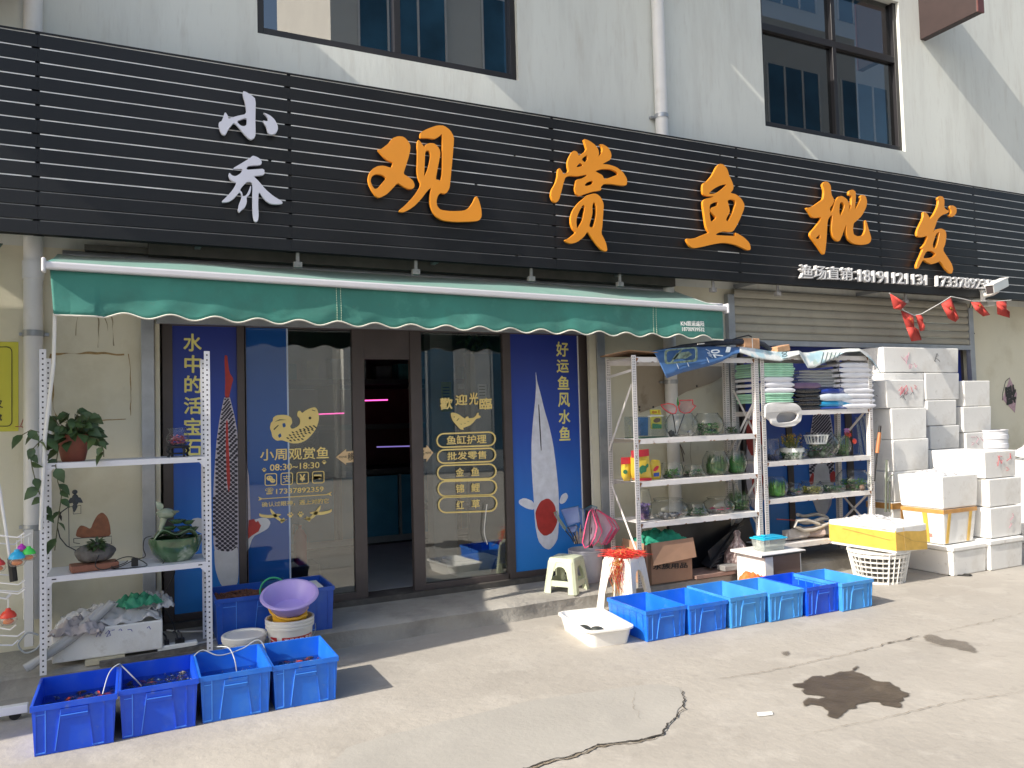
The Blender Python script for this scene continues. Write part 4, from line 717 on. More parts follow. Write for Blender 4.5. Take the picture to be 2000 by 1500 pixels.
# bubbles in the third and second crates
for cx, cy, zz, n, lab in ((.53, -.62, .146, 26, 'bubbles on the water of the lighter blue crate'), (.2, -.62, .176, 22, 'bubbles on the water of the crate of dark carp')):
    m = M()
    for i in range(n): m.blob((cx+random.gauss(.03, .05), cy+random.gauss(0, .06), zz), (.006, .006, .005), 8, 5, 0)
    m.build('bubbles', glass('bubble film', (.95, .97, 1), 2.2), label=lab, cat='bubbles', kind='stuff', smooth=180)
def hose(pts, r, lab, m_=hose_m, name='air_hose', cat='hose', n=8, sub=6):
    P_ = [Vector(p) for p in pts]; Q = []
    for i in range(len(P_)-1):
        p0 = P_[max(i-1, 0)]; p1 = P_[i]; p2 = P_[i+1]; p3 = P_[min(i+2, len(P_)-1)]
        for k in range(sub):
            t = k/sub; Q.append(.5*((2*p1)+(p2-p0)*t+(2*p0-5*p1+4*p2-p3)*t*t+(3*p1-p0-3*p2+p3)*t*t*t))
    Q.append(P_[-1]); m = M(); m.tube(Q, r, n); return m.build(name, m_, label=lab, cat=cat, smooth=60) if lab else m
hose([(-.16, -.66, .16), (-.13, -.60, .25), (-.085, -.58, .285), (-.06, -.58, .265), (.0, -.62, .2), (.03, -.66, .17)], .0036, 'pale air hose over the wall between the two leftmost crates')
hose([(.31, -.52, .255), (.36, -.50, .275), (.45, -.52, .235), (.58, -.5, .25), (.66, -.49, .285), (.70, -.5, .26), (.72, -.54, .17)], .0036, 'pale air hose looping along the back of the third and fourth crates')
hose([(.44, -.47, .275), (.50, -.52, .272), (.525, -.6, .22), (.535, -.62, .14)], .0036, 'pale air hose dropping into the bubbling water')
RG = 'blue crates in the front row on the right'
rx = [3.385, 3.745, 4.108, 4.47, 4.83, 5.165]
for i, (c, lab) in enumerate((('mid', 'blue crate beside the white basin, first of the right row'), ('mid', 'blue crate with a small turtle climbing inside, second of the right row'), ('sky', 'scuffed pale edged blue crate, third of the right row'), ('sky', 'faded grey blue crate in front of the orange bag, fourth of the right row'), ('royal', 'deep royal blue crate, fifth of the right row'), ('sky', 'light blue crate at the right end, in front of the white basket'))):
    x = rx[i]; y = -.70-.02*i+(.0 if i < 5 else -.02); make_crate(.358, .50, (.215, .21, .225, .215, .22, .22)[i], BL[c], lab, RG, (x, y, .002))
# ------------------------------------------------------------------ turtles and the white basin
shell_m = [mat('turtle shell', (.045, .05, .045), .5, var=.5, vs=60), mat('turtle skin', (.16, .17, .13), .6, var=.3, vs=50)]
def turtle(loc, rz, s, lab, tilt=0):
    t = thing('turtle', lab, 'turtle', loc); R = Matrix.Rotation(rz, 3, 'Z') @ Matrix.Rotation(tilt, 3, 'Y')
    m = M(); m.blob((0, 0, .018), (.05, .04, .028), 16, 10, .06, 2, 1, flat=-.008); m.slot(1).blob((.058, 0, .016), (.018, .012, .011), 10, 6, 0)
    m.tube([(.035, 0, .012), (.05, 0, .014)], .011, 8); m.tube([(-.045, 0, .008), (-.065, 0, .004)], [.006, .002], 6)
    for a, b in ((.032, .038), (.032, -.038), (-.03, .036), (-.03, -.036)): m.tube([(a*.8, b*.6, .01), (a*1.15, b*1.15, .006), (a*1.4, b*1.4, .002)], [.011, .009, .007], 7)
    # nose, eyes
    for v in m.v: v.xyz = Vector(loc)+R @ (v*s)
    o = m.build('body', shell_m, t, smooth=60)
    for sgn in (-1, 1): M().blob(Vector(loc)+R @ (Vector((.068, .009*sgn, .021))*s), (.0025*s,)*3, 8, 5, 0).build('eye', black_p, t, smooth=180)
bs = thing('basin', 'white rectangular basin on the ground with two turtles in it', 'basin', (2.9, -.62, 0)); m = M()
def rbox(w, d, r, z, n=5): return [(cx*(w/2-r)+r*math.cos(a+PI/2*i/n), cy*(d/2-r)+r*math.sin(a+PI/2*i/n), z) for cx, cy, a in ((1, 1, 0), (-1, 1, PI/2), (-1, -1, PI), (1, -1, -PI/2)) for i in range(n+1)]
def rtub(m, w, d, h, loc, rz, t=.006, lip=.018, tp=.035, r=.06, bot=.006):
    L_ = [rbox(w-2*tp, d-2*tp, r*.8, 0), rbox(w, d, r, h-.01), rbox(w+2*lip, d+2*lip, r+lip, h-.012), rbox(w+2*lip, d+2*lip, r+lip, h), rbox(w-.004, d-.004, r, h+.002), rbox(w-2*t, d-2*t, r-t, h-.012), rbox(w-2*tp-2*t, d-2*tp-2*t, r*.75, bot)]
    R = Matrix.Rotation(rz, 3, 'Z'); n = len(L_[0]); V = [Vector(loc)+R @ Vector(p) for l in L_ for p in l]
    F = [tuple(range(n))[::-1], tuple(range(6*n, 7*n))]+[(i*n+j, i*n+(j+1) % n, (i+1)*n+(j+1) % n, (i+1)*n+j) for i in range(6) for j in range(n)]
    m.add(V, F)
wb = mat('white basin plastic', (.80, .79, .77), .3, var=.03, dirt=((.6, .58, .52), 5, .6, .85, .35))
rtub(m, .34, .58, .12, (3.0, -.60, 0), -.14, tp=.025); m.build('tub', wb, bs, smooth=50)
turtle((2.97, -.50, .008), 2.2, 1.1, 'turtle in the white basin, nearer the shop'); turtle((3.03, -.58, .008), 2.7, 1.1, 'turtle in the white basin, nearer the middle')
turtle((3.66, -.60, .10), .9, .95, 'small turtle propped up inside the second crate of the right row', tilt=-1.1)
# ------------------------------------------------------------------ things by the left of the step
make_crate(.80, .46, .30, BL['deep'], 'large blue crate of brown pellets on the step by the left door', None, (.88, .335, .131))
pel = mat('brown clay pellets', (.16, .065, .04), .8, var=.4, vs=30); m = M()
m.grid(lambda u, v: (.88+(u-.5)*.76-.0, .335+(v-.5)*.42, .375+.02*noise.noise(Vector((u*5, v*5, 2)))), 14, 10)
for i in range(900):
    x = .51+random.random()*.50; y = .135+random.random()*.40; z = .388+.02*noise.noise(Vector(((x-.5)/.76*5, (y-.125)/.42*5, 2))); a = random.random()*PI; b = random.uniform(-.4, .4)
    d = Vector((math.cos(a)*math.cos(b), math.sin(a)*math.cos(b), math.sin(b)))*.011; m.tube([Vector((x, y, z))-d, Vector((x, y, z))+d], .006, 6)
m.build('clay_pellets', pel, label='heap of brown clay pellets in the large crate on the step', cat='pellets', kind='stuff')
M().box(1.14, 1.22, .2, .45, .40, .42).build('foam_strip', foam, label='strip of white foam lying in the large blue crate on the step', cat='foam')
bp_ = mat('off white bucket plastic', (.74, .73, .69), .4, var=.04, dirt=((.5, .47, .4), 5, .58, .85, .5))
def bucket(c, r0, r1, h, lab, mm, rings=(.93, .86), lid=False, handle=True, fill=None, name='bucket'):
    t = thing(name, lab, 'bucket', c); m = M(); pr = [(r0*.96, 0), (r0, .008)]; 
    for k in (.3, .6): pr.append((r0+(r1-r0)*k, h*k))
    for k in sorted(rings): rr = r0+(r1-r0)*k; pr += [(rr, h*(k-.045)), (rr+.009, h*(k-.04)), (rr+.009, h*k), (rr+.002, h*(k+.005))]
    pr += [(r1, h-.014), (r1+.008, h-.012), (r1+.008, h), (r1-.004, h)]
    if not lid: pr += [(r0-.004, .012), (0, .012)]
    m.lathe(pr, c, 36)
    m.build('pail', mm, t, smooth=40)
    C = Vector(c)
    if lid: M().lathe([(r1+.011, h-.03), (r1+.013, h-.004), (r1+.006, h+.004), (r1-.006, h+.003), (r1-.012, h-.008), (0, h-.006)], c, 36).build('lid', mm, t, smooth=40)
    if handle: M().tube([C+Vector((math.cos(a)*(r1+.012), -.02-math.sin(a)*(r1+.02)*.95, h*.80-math.sin(a)*h*.25)) for a in [i*PI/14 for i in range(15)]], .0025, 6).build('handle', grey_metal, t)
    return t
bk = bucket((.925, -.13, .0), .128, .15, .315, 'white bucket with a red lettered band, yellow pail and purple basin stacked in it', bp_, handle=True)
band = mat('red label band', (.42, .02, .025), .5); m = M(); C = Vector((.925, -.13, 0)); RB = .1445
for a0, a1 in ((-2.75, -2.35), (-2.1, -.5)): m.grid(lambda u, v: C+Vector((math.cos(a0+(a1-a0)*u)*RB, math.sin(a0+(a1-a0)*u)*RB, .172+.042*v)), 20, 1)
m.build('label_band', band, bk)
V, F = text2d('高健生物 高健', 0, .012); axx = max(v.x for v in V); m = M(); m.add([C+Vector((math.cos(-2.0+1.4*v.x/axx)*(RB+.001), math.sin(-2.0+1.4*v.x/axx)*(RB+.001), .178+.032*(v.y+.1)/1.0)) for v in V], F); m.build('lettering', white_p, bk)
yel = mat('yellow pail plastic', (.72, .40, .03), .35, var=.05)
yp = thing('yellow_pail', 'yellow plastic pail with a raised grip sitting in the white red-banded bucket', 'pail', (.925, -.13, .22)); M().lathe([(.098, .0), (.112, .11), (.115, .145), (.122, .147), (.122, .155), (.108, .155), (.105, .11), (.09, .01), (0, .01)], (.925, -.13, .215), 36).build('pail', yel, yp, smooth=40)
M().tube([(.84, -.22, .338), (.80, -.17, .365), (.792, -.10, .395), (.82, -.06, .41)], .009, 8).tube([(.84, -.22, .338), (.89, -.265, .33), (.96, -.27, .33), (1.02, -.22, .335)], .009, 8).build('grip', yel, yp, smooth=60)
pb = thing('purple_basin', 'round lilac plastic basin tilted on top of the yellow pail', 'basin', (.985, -.13, .33))
m = M(); m.lathe([(.10, 0), (.112, .008), (.165, .11), (.182, .114), (.186, .108), (.188, .113), (.184, .121), (.168, .122), (.158, .112), (.108, .012), (0, .010)], (0, 0, 0), 48)
R = Matrix.Rotation(math.radians(-5), 3, 'Y') @ Matrix.Rotation(math.radians(19), 3, 'X')
for v in m.v: v.xyz = Vector((.925, -.15, .365))+R @ v
m.build('bowl', mat('lilac plastic', (.42, .34, .72), .35, var=.03), pb, smooth=40)
gr = M(); cg = onY(533, 1153, .0); gr.tube([cg+Vector((math.cos(a)*.082-.0, -.0-math.cos(a)*.01, math.sin(a)*.085)) for a in [i*2*PI/32 for i in range(32)]], .006, 8, closed=True); gn = thing('hoop_net', 'green rimmed round hand net behind the purple basin', 'net', cg)
gr.build('rim', mat('green hoop plastic', (.02, .30, .14), .4), gn, smooth=60); M().grid(lambda u, v: cg+Vector(((u-.5)*.15, .03+.05*(1-(2*u-1)**2)*(1-(2*v-1)**2), (v-.5)*.15)), 10, 10).build('net', glass('green net', (.7, .8, .75), 1.05, body=.3, bodycol=(.1, .25, .2)), gn)
bucket((.64, -.10, 0), .115, .13, .235, 'short white bucket with its lid on, behind the fish crates', bp_, lid=True)
# extension socket, cables, foam tray with plastic bags under the left rack
es = thing('power_strip', 'white power strip with two black plugs on the step', 'power strip', (.28, .15, .13)); zc = .15
M().box(.13, .37, .10, .17, .135, .178).build('strip', white_p, es, bev=.006)
for x in (.17, .235, .262): M().box(x, x+.03, .115, .155, .1785, .205).tube([(x+.015, .135, .205), (x+.01, .14, .23), (x-.01, .16, .25)], .006, 6).build('plug', black_p, es)
hose([(.37, .135, .155), (.45, .22, .14), (.52, .30, .135), (.47, .5, .135), (.3, .58, .14), (.2, .6, .16)], .006, 'white power lead curling behind the right leg of the left rack', white_p, 'power_lead', 'cable')
hose([(.24, .16, .235), (.22, .28, .3), (.16, .3, .42), (.2, .28, .52), (.24, .25, .62), (.2, .12, .685), (.16, .06, .70), (.17, .12, .71)], .0045, 'black cable from the shelf down to the power strip', wirem, 'cable', 'cable')
M().bar((-.2, .02, .145), (.42, .055, .15), .03, .028).build('metal_channel', mat('rusty channel', (.14, .13, .12), .6, .3, var=.4, vs=30), label='dark slotted steel channel lying on the step edge', cat='channel')
ft = thing('foam_tray', 'long white foam box with blue marks under the left rack', 'foam box', (-.08, .22, .13)); m = M(); m.openbox(.62, .30, .185, .02, 0, (-.15, .24, .165)); m.build('tray', foam, ft, bev=.008)
blue_ink = mat('blue marker', (.06, .06, .35), .6)
def scribble(parent, pix, Y, mm, r=.0022, name='scribble'):
    m = M()
    for s_ in pix: m.tube([onY(x, y, Y-.001) for x, y in s_], r, 5)
    return m.build(name, mm, parent)
scribble(ft, [[(188, 1244), (192, 1235), (195, 1243), (199, 1234)], [(206, 1238), (212, 1231), (216, 1241), (208, 1244), (215, 1232)], [(218, 1231), (224, 1230)], [(232, 1231), (236, 1228), (238, 1232)], [(249, 1230), (256, 1229), (258, 1233)], [(287, 1227), (291, 1223), (294, 1229)]], .09, blue_ink)
M().box(-.28, -.06, .06, .3, .131, .163).build('timber_offcut', mat('pale timber', (.55, .50, .36), .7, var=.1, vs=12), label='pale timber block under the long foam box', cat='timber')
bagm = glass('thin plastic bag', (.93, .94, .95), 1.5, .12, body=.5, bodycol=(.9, .9, .92)); greym = mat('grey cloth', (.38, .35, .36), .9, var=.2, vs=12, bump=.2, bs=30)
def cloth(name, c, w, d, h, mm, lab, cat, seed=0, fr=6, amp=.05, rz=0, solid=.003, nu=34, nv=26):
    R = Matrix.Rotation(rz, 3, 'Z'); C = Vector(c); m = M()
    def f(u, v):
        x, y = (u-.5), (v-.5); r = max(abs(x), abs(y))*2; k = noise.noise(Vector((x*fr, y*fr, seed)))+.5*noise.noise(Vector((x*fr*2.3, y*fr*2.3, seed+4)))
        ridge = abs(noise.noise(Vector((x*fr*.8+seed, y*fr*1.7, 1))))
        return C+R @ Vector((x*w*(1+.15*noise.noise(Vector((y*4, seed, 0)))), y*d*(1+.15*noise.noise(Vector((x*4, seed, 5)))), max(.004, h*(1-r**2.2)+amp*k*(1-.4*r)-amp*.9*ridge+amp*.3)))
    m.grid(f, nu, nv); return m.build(name, mm, label=lab, cat=cat, smooth=60, solid=solid)
cloth('plastic_sheet', (-.15, .27, .345), .58, .32, .09, bagm, 'crumpled clear plastic sheeting piled on the long foam box', 'plastic sheet', 3, 9, .06)
cloth('plastic_sheet', (.1, .3, .40), .26, .26, .07, bagm, 'folded clear plastic tubes at the back of the foam box pile', 'plastic sheet', 8, 9, .05)
cloth('green_bag', (.02, .22, .44), .24, .2, .05, mat('green bag', (.05, .32, .18), .5, var=.2, vs=9), 'green plastic bag on top of the plastic sheeting', 'bag', 5, 6, .05, .4)
cloth('grey_bag', (-.31, .14, .325), .30, .2, .08, greym, 'grey crumpled cloth bag at the left end of the foam box', 'bag', 9, 7, .05, -.3)
for k, (dx, dz) in enumerate(((0, 0), (.045, .012))):
    hose([(-.58-dx*.3, .02, .18), (-.42+dx, .08, .28+dz), (-.26+dx, .12, .40+dz), (-.18+dx, .16, .47+dz)], .026, ('white plastic tube leaning beside the rack leg, lower of the two', 'white plastic tube leaning beside the rack leg, upper of the two')[k], glass('milky tube', (.8, .82, .83), 1.5, .1, body=.5, bodycol=(.7, .7, .7)), 'plastic_tube', 'tube', 14)
# ------------------------------------------------------------------ left rack and what stands on it
def slot_post(m, x, y, z0, z1, w=.036, t=.003, s=1, pitch=.033, kk=1, edge=0):   # slotted angle with its punched holes; s = side of the flange
    lean = lambda z: edge*(z-z0)
    m.slot(0); P0 = Vector((x, y, z0)); P1 = Vector((x+lean(z1), y, z1))
    def q(x0, x1, y0, y1):
        m.add([(x+x0, y+y0, z0), (x+x1, y+y0, z0), (x+x1, y+y1, z0), (x+x0, y+y1, z0), (x+x0+lean(z1), y+y0, z1), (x+x1+lean(z1), y+y0, z1), (x+x1+lean(z1), y+y1, z1), (x+x0+lean(z1), y+y1, z1)], [(0, 3, 2, 1), (4, 5, 6, 7), (0, 1, 5, 4), (1, 2, 6, 5), (2, 3, 7, 6), (3, 0, 4, 7)])
    q(-w/2, w/2, 0, t); q(*((w/2-t, w/2) if s > 0 else (-w/2, -w/2+t)), t, w)
    m.slot(kk); z = z0+.02; i = 0
    while z < z1-.015:
        xx = x+lean(z)
        for ox in ((0,) if pitch > .03 else (-.008, .008)):
            hw = .0045 if pitch > .03 else .003; m.add([(xx+ox-hw, y-.0012, z-.005), (xx+ox+hw, y-.0012, z-.005), (xx+ox+hw, y-.0012, z+.005), (xx+ox-hw, y-.0012, z+.005)], [(0, 1, 2, 3)])
        xf = x+lean(z)+(w/2+.0012 if s > 0 else -w/2-.0012); m.add([(xf, y+.014, z-.005), (xf, y+.022, z-.005), (xf, y+.022, z+.005), (xf, y+.014, z+.005)], [(0, 1, 2, 3) if s > 0 else (3, 2, 1, 0)])
        z += pitch
def tray(m, x0, x1, y0, y1, z, lip=.035): m.box(x0, x1, y0, y1, z-.004, z).box(x0, x1, y0-.001, y0+.002, z-lip, z-.0041).box(x0, x1, y1-.002, y1+.001, z-lip, z-.0041)
lk = thing('shelf_rack', 'white slotted steel rack left of the door, with a plant on its top shelf', 'rack', (-.03, .2, .13))
for x, s in ((-.497, -1), (.437, 1)):
    for y in (0, .33): m = M(); slot_post(m, x, y, .13, (2.09, 2.06)[y > 0], s=s); m.build('post', [white_metal, holes_m], lk)
ZL = (1.395, .71)
for z in ZL: m = M(); tray(m, -.48, .42, .004, .362, z); m.slot(1); [m.box(x-.012, x+.012, .002, .0035, z-.021, z-.014) for x in (-.44, .385)]; m.slot(0); [m.prism([(x, .0015, z-.036), (x+sx*.035, .0015, z-.036), (x, .0015, z-.075)], (0, .003, 0)) for x, sx in ((-.479, 1), (.419, -1))]; m.build('shelf', [white_metal, holes_m], lk)
leafm = [mat('pothos leaf', (.055, .10, .035), .45, var=.45, vs=9, dirt=((.16, .18, .05), 8, .55, .75, .6)), mat('pothos stem', (.10, .10, .04), .7)]
pp = thing('potted_plant', 'trailing pothos in a red brown pot on the left end of the upper shelf', 'plant', (-.32, .16, ZL[0]))
pc = (-.345, .16, ZL[0]); M().lathe([(.062, 0), (.068, .01), (.098, .15), (.105, .152), (.105, .17), (.094, .17), (.09, .15), (0, .145)], pc, 24).build('pot', mat('red brown pot', (.23, .065, .04), .5, var=.25, vs=9), pp, smooth=40)
fol = M(); ste = M()
def leafat(p, d, L_): n = (Vector((random.gauss(0, .5), -.7+random.gauss(0, .4), .7+random.gauss(0, .4)))).normalized(); fol.leaf(p, d, n, L_, L_*.72, .3)
for i in range(95):
    a = random.uniform(0, 2*PI); r = random.uniform(.02, .13); p = Vector(pc)+Vector((math.cos(a)*r*1.15, math.sin(a)*r*.8-.03, .17+random.uniform(0, .17)-r*.5)); leafat(p, (math.cos(a), math.sin(a)*.7-.25, random.uniform(-.9, .3)), random.uniform(.06, .10))
    ste.tube([Vector(pc)+Vector((math.cos(a)*.03, math.sin(a)*.03, .14)), p], .0025, 4)
for vine in ([(-.42, .08, 1.55), (-.5, -.02, 1.54), (-.56, -.04, 1.47), (-.55, -.03, 1.38), (-.53, -.03, 1.28), (-.50, .03, 1.15), (-.48, .05, 1.05)], [(-.25, .07, 1.55), (-.2, .0, 1.53), (-.17, -.01, 1.46), (-.17, 0, 1.42)], [(-.42, .1, 1.5), (-.43, .0, 1.38), (-.42, .01, 1.28), (-.40, .02, 1.2), (-.42, .04, 1.05), (-.43, .04, .95), (-.44, .05, .86)], [(-.45, .08, 1.56), (-.56, 0, 1.6), (-.62, 0, 1.56)]):
    ste.tube(vine, .003, 5)
    for a, b in zip(vine, vine[1:]):
        for t in (.2, .7):
            if random.random() < .85: p = Vector(a).lerp(Vector(b), t); leafat(p, (random.choice((-1, 1))*random.uniform(.3, 1), -.35, -.7), random.uniform(.06, .1))
fol.build('foliage', leafm[0], pp, smooth=60); ste.build('stem', leafm[1], pp, smooth=60)
# bowl with pink flowers on its black stand
def fishbowl(c, w, h, lab, kind='round', plant=None, group=None, seed=1, parts=()):
    t = thing('glass_bowl', lab, 'glass bowl', c, group); r = w/2; n = 30
    prof = {'round': [(.42, 0), (.62, .03), (.88, .2), (1, .45), (.96, .65), (.8, .85), (.66, .96), (.66, 1)], 'flared': [(.45, 0), (.7, .05), (.97, .3), (1, .42), (.9, .62), (.7, .78), (.72, .86), (.88, 1)], 'squat': [(.5, 0), (.75, .06), (.97, .32), (1, .48), (.93, .7), (.7, .86), (.66, .9), (.72, 1)],
            'drum': [(.6, 0), (.75, .04), (.95, .3), (1, .5), (.95, .75), (.86, .97), (.88, 1)], 'vase': [(.45, 0), (.62, .04), (.92, .3), (1, .5), (.9, .75), (.72, .93), (.74, 1)], 'wavy': [(.72, 0), (.95, .05), (1, .15), (.85, .5), (.72, .8), (.68, 1)], 'tall': [(.8, 0), (1, .02), (1, .4), (.98, .7), (1, 1)]}[kind]
    pr = [(0, .002)]+[(a*r, b*h) for a, b in prof]; m = M(); m.lathe(pr, c, n, wob=(lambda a, z: .06*math.sin(3*a)*(z/h)**2) if kind == 'wavy' else None); m.tube([Vector(c)+Vector((math.cos(a)*pr[-1][0], math.sin(a)*pr[-1][0], h)) for a in [i*2*PI/n for i in range(n)]], .0022, 5, closed=True)
    m.build('glass', clear, t, smooth=60); rnd = random.Random(seed); C = Vector(c)
    gm = M()
    for i in range(70): a = rnd.random()*2*PI; q = r*.6*math.sqrt(rnd.random()); gm.blob(C+Vector((math.cos(a)*q, math.sin(a)*q, .007+rnd.random()*h*.05)), (.006, .006, .004), 6, 4, .3, 2, i)
    gm.build('gravel', mat('bowl gravel', (.25, .22, .19), .8, var=.5, vs=60), t)
    for kind_, cols, amt in (plant or ()):
        pm_ = M(); colm = mat('bowl plant %s %.2f %.2f' % (kind_, cols[0], cols[1]), cols, .5, var=.4, vs=25)
        for i in range(int(amt*(3.0 if kind_ in ('moss', 'grass', 'tallgrass') else 1.2))):
            a = rnd.random()*2*PI; q = r*.66*math.sqrt(rnd.random()); b = C+Vector((math.cos(a)*q, math.sin(a)*q, h*.04))
            if kind_ == 'grass': pm_.leaf(b, (math.cos(a)*.35, math.sin(a)*.35, 1), (math.cos(a), math.sin(a), .1), h*rnd.uniform(.35, .85), .011, .25)
            elif kind_ == 'tallgrass': pm_.leaf(b, (math.cos(a)*.3, math.sin(a)*.3, 1), (math.cos(a), math.sin(a), .1), h*rnd.uniform(.9, 1.35), .008, .2)
            elif kind_ == 'moss': pm_.leaf(b+Vector((0, 0, rnd.random()*h*.48)), (rnd.gauss(0, 1), rnd.gauss(0, 1), .6), (0, 0, 1), .027, .018, .3)
            elif kind_ == 'stone': pm_.blob(b+Vector((0, 0, h*.1)), (.028, .024, h*.14), 10, 7, .5, 2.5, i+seed)
            elif kind_ == 'flower':
                for k in range(6): th = k*PI/3; pm_.leaf(b+Vector((0, 0, h*.22)), (math.cos(th), math.sin(th), .7), (0, 0, 1), .022, .014, .3)
        pm_.build({'stone': 'stone', 'flower': 'flowers'}.get(kind_, 'water_plant'), colm, t, smooth=60)
    return t
G1, G2, G3 = (.022, .15, .018), (.045, .12, .025), (.08, .30, .03)
fs = thing('bowl_stand', 'black carved wooden stand under the small bowl of pink flowers', 'stand', (.255, .17, ZL[0])); C = Vector((.265, .17, ZL[0])); m = M(); m.lathe([(.0, .058), (.072, .058), (.075, .066), (.07, .074), (0, .074)], C, 24); m.build('ring', black_p, fs, smooth=40)
for k in range(4):
    a = k*PI/2+.5; d = Vector((math.cos(a), math.sin(a), 0)); M().tube([C+d*.062+Vector((0, 0, .06)), C+d*.075+Vector((0, 0, .04)), C+d*.062+Vector((0, 0, .02)), C+d*.072+Vector((0, 0, .0))], [.009, .010, .006, .009], 8).build('leg', black_p, fs, smooth=60)
m = M(); m.tube([C+Vector((math.cos(a)*.06, math.sin(a)*.06, .022)) for a in [i*2*PI/20 for i in range(20)]], .004, 6, closed=True); m.build('brace', black_p, fs)
fishbowl((.265, .17, ZL[0]+.075), .145, .115, 'small flared glass bowl of pink flowers on a black stand', 'flared', [('flower', (.62, .07, .16), 12), ('moss', (.75, .18, .28), 30)], seed=3)
# stone basin ornament with a rusty hill plate and bird
bz = ZL[1]+.045
M().bar((-.36, .10, ZL[1]+.023), (-.10, .14, ZL[1]+.023), .15, .04).build('wooden_board', mat('red brown board', (.26, .105, .065), .6, var=.15, vs=15), label='red brown board lying under the stone basin ornament', cat='board', bev=.004)
sf = thing('stone_ornament', 'stone basin ornament with rusty hill plate, little plant and iron bird', 'ornament', (-.22, .13, bz)); stone = mat('grey carved stone', (.13, .125, .12), .85, var=.35, vs=14, bump=.6, bs=40)
m = M(); m.blob((-.225, .13, bz+.06), (.112, .08, .062), 28, 14, .16, 2.2, 4); m.build('stone_basin', stone, sf, smooth=60)
m = M(); hillp = [onY(x, y, .15) for x, y in chaikin([(147, 1051), (150, 1035), (157, 1026), (166, 1028), (177, 1034), (182, 1020), (190, 1006), (200, 1000), (210, 1010), (215, 1026), (217, 1050)], 2)]; m.prism(hillp, (0, .008, 0)); m.build('hill_plate', mat('rusty plate', (.20, .075, .035), .7, var=.3, vs=20), sf)
m = M()
for pl in ([(144, 1052), (218, 1047), (218, 1062), (210, 1063), (190, 1075)], [(144, 1052), (144, 1060), (156, 1062)], [(134, 990), (135, 1069), (160, 1067)], [(135, 990), (158, 987), (158, 1003), (143, 1004), (143, 996)]): m.tube([onY(x, y, .14) for x, y in pl], .0022, 5)
m.tube([onY(x, y, .13) for x, y in ((150, 1076), (130, 1066), (117, 1050), (112, 1030), (114, 1012), (120, 1000), (134, 990))], .0035, 6)
for x, y in ((117, 1004), (115, 997)): m.leaf(onY(x, y, .13), (.2, -.1, -1), (0, -1, 0), .045, .016)
m.build('iron_frame', black_p, sf, smooth=60)
m = M(); iron = mat('blue grey iron', (.045, .055, .065), .6, .2, var=.3, vs=20)
m.blob(onY(147, 976, .13), (.02, .014, .035), 14, 10, .1, 2, 1).blob(onY(146, 961, .13), (.016, .014, .015), 12, 8, 0); P_ = onY(147, 976, .12)
for s_ in (-1, 1): m.leaf(P_+Vector((0, 0, .012)), (s_*.8, 0, -.65), (0, -1, 0), .055, .035, .1)
m.leaf(P_+Vector((0, 0, -.02)), (-.1, 0, -1), (0, -1, 0), .06, .03, .1); m.build('iron_bird', iron, sf, smooth=60)
m = M()
for i in range(60): a = random.uniform(0, 2*PI); m.leaf((-.215+math.cos(a)*.02, .08+math.sin(a)*.02, bz+.085+random.random()*.05), (math.cos(a), -.3+math.sin(a)*.5, random.uniform(-.3, .8)), (0, -.3, 1), random.uniform(.03, .055), .022, .3)
m.build('ornament_plant', leafm[0], sf, smooth=60)
# black adapter and lead
ad = thing('power_adapter', 'black power adapter with a coiled lead on the lower shelf', 'adapter', (.02, .1, ZL[1])); q = onY(265, 1103, .1); M().box(-.02, .02, .08, .12, ZL[1], ZL[1]+.05).build('adapter', black_p, ad, bev=.006)
mm_ = hose([(-.13, .06, ZL[1]+.004), (-.1, .03, ZL[1]+.004), (.0, .02, ZL[1]+.004), (.07, .05, ZL[1]+.004), (.04, .1, ZL[1]+.03), (-.03, .12, ZL[1]+.06), (-.1, .1, ZL[1]+.05), (-.13, .06, ZL[1]+.02), (-.1, .03, ZL[1]+.012), (0, .03, ZL[1]+.05), (.06, .1, ZL[1]+.055), (.05, .16, ZL[1]+.1), (.06, .17, ZL[1]+.16), (.1, .16, ZL[1]+.175)], .003, None); mm_.build('lead', wirem, ad, smooth=60)
hose([(-.2, .05, ZL[1]+.1), (-.22, .02, ZL[1]+.04), (-.18, .005, ZL[1]+.012), (-.12, .02, ZL[1]+.02), (-.06, .06, ZL[1]+.03), (-.04, .09, ZL[1]+.04)], .003, 'thin black lead trailing from the stone ornament', wirem, 'cable', 'cable')
# lotus fountain
lf = thing('lotus_fountain', 'green glazed ceramic lotus leaf fountain with a fish head spout', 'fountain', (.26, .16, ZL[1])); C = Vector((.245, .165, ZL[1]))
glz = mat('green celadon glaze', (.06, .125, .06), .12, var=.5, vs=8, coat=.6, dirt=((.50, .55, .46), 6, .54, .68, .8)); LS = 1.13
def lsc(m):
    for v in m.v: v.xyz = C+(v-C)*LS
    return m
pale = mat('pale celadon', (.30, .36, .27), .12, var=.2, vs=9, coat=.6)
m = M(); m.lathe([(.075, 0), (.085, .006), (.125, .05), (.145, .11), (.142, .135), (.132, .138), (.13, .12), (.10, .05), (0, .03)], C, 40, sy=.78, wob=lambda a, z: .05*math.sin(5*a)*(z/.13)); lsc(m).build('basin', glz, lf, smooth=60)
m = M(); m.grid(lambda u, v: C+Vector(((u-.5)*.24, .03+(v-.5)*.16, .165+.02*math.sin(u*9)+.012*math.cos(v*9)-.05*(abs(u-.5)*2)**3)), 24, 14); lsc(m).build('leaf_plate', glz, lf, smooth=60, solid=.01)
m = M()
for x, z, r in ((-.03, .19, .035), (.045, .185, .04), (.095, .175, .03), (.01, .225, .045), (.07, .215, .035)): m.lathe([(.01, 0), (r*.6, .004), (r, .022), (r*.92, .024), (r*.4, .012), (0, .008)], C+Vector((x, .0, z-.012)), 20, wob=lambda a, z_: .18*math.sin(6*a+x*90)*(z_/.024))
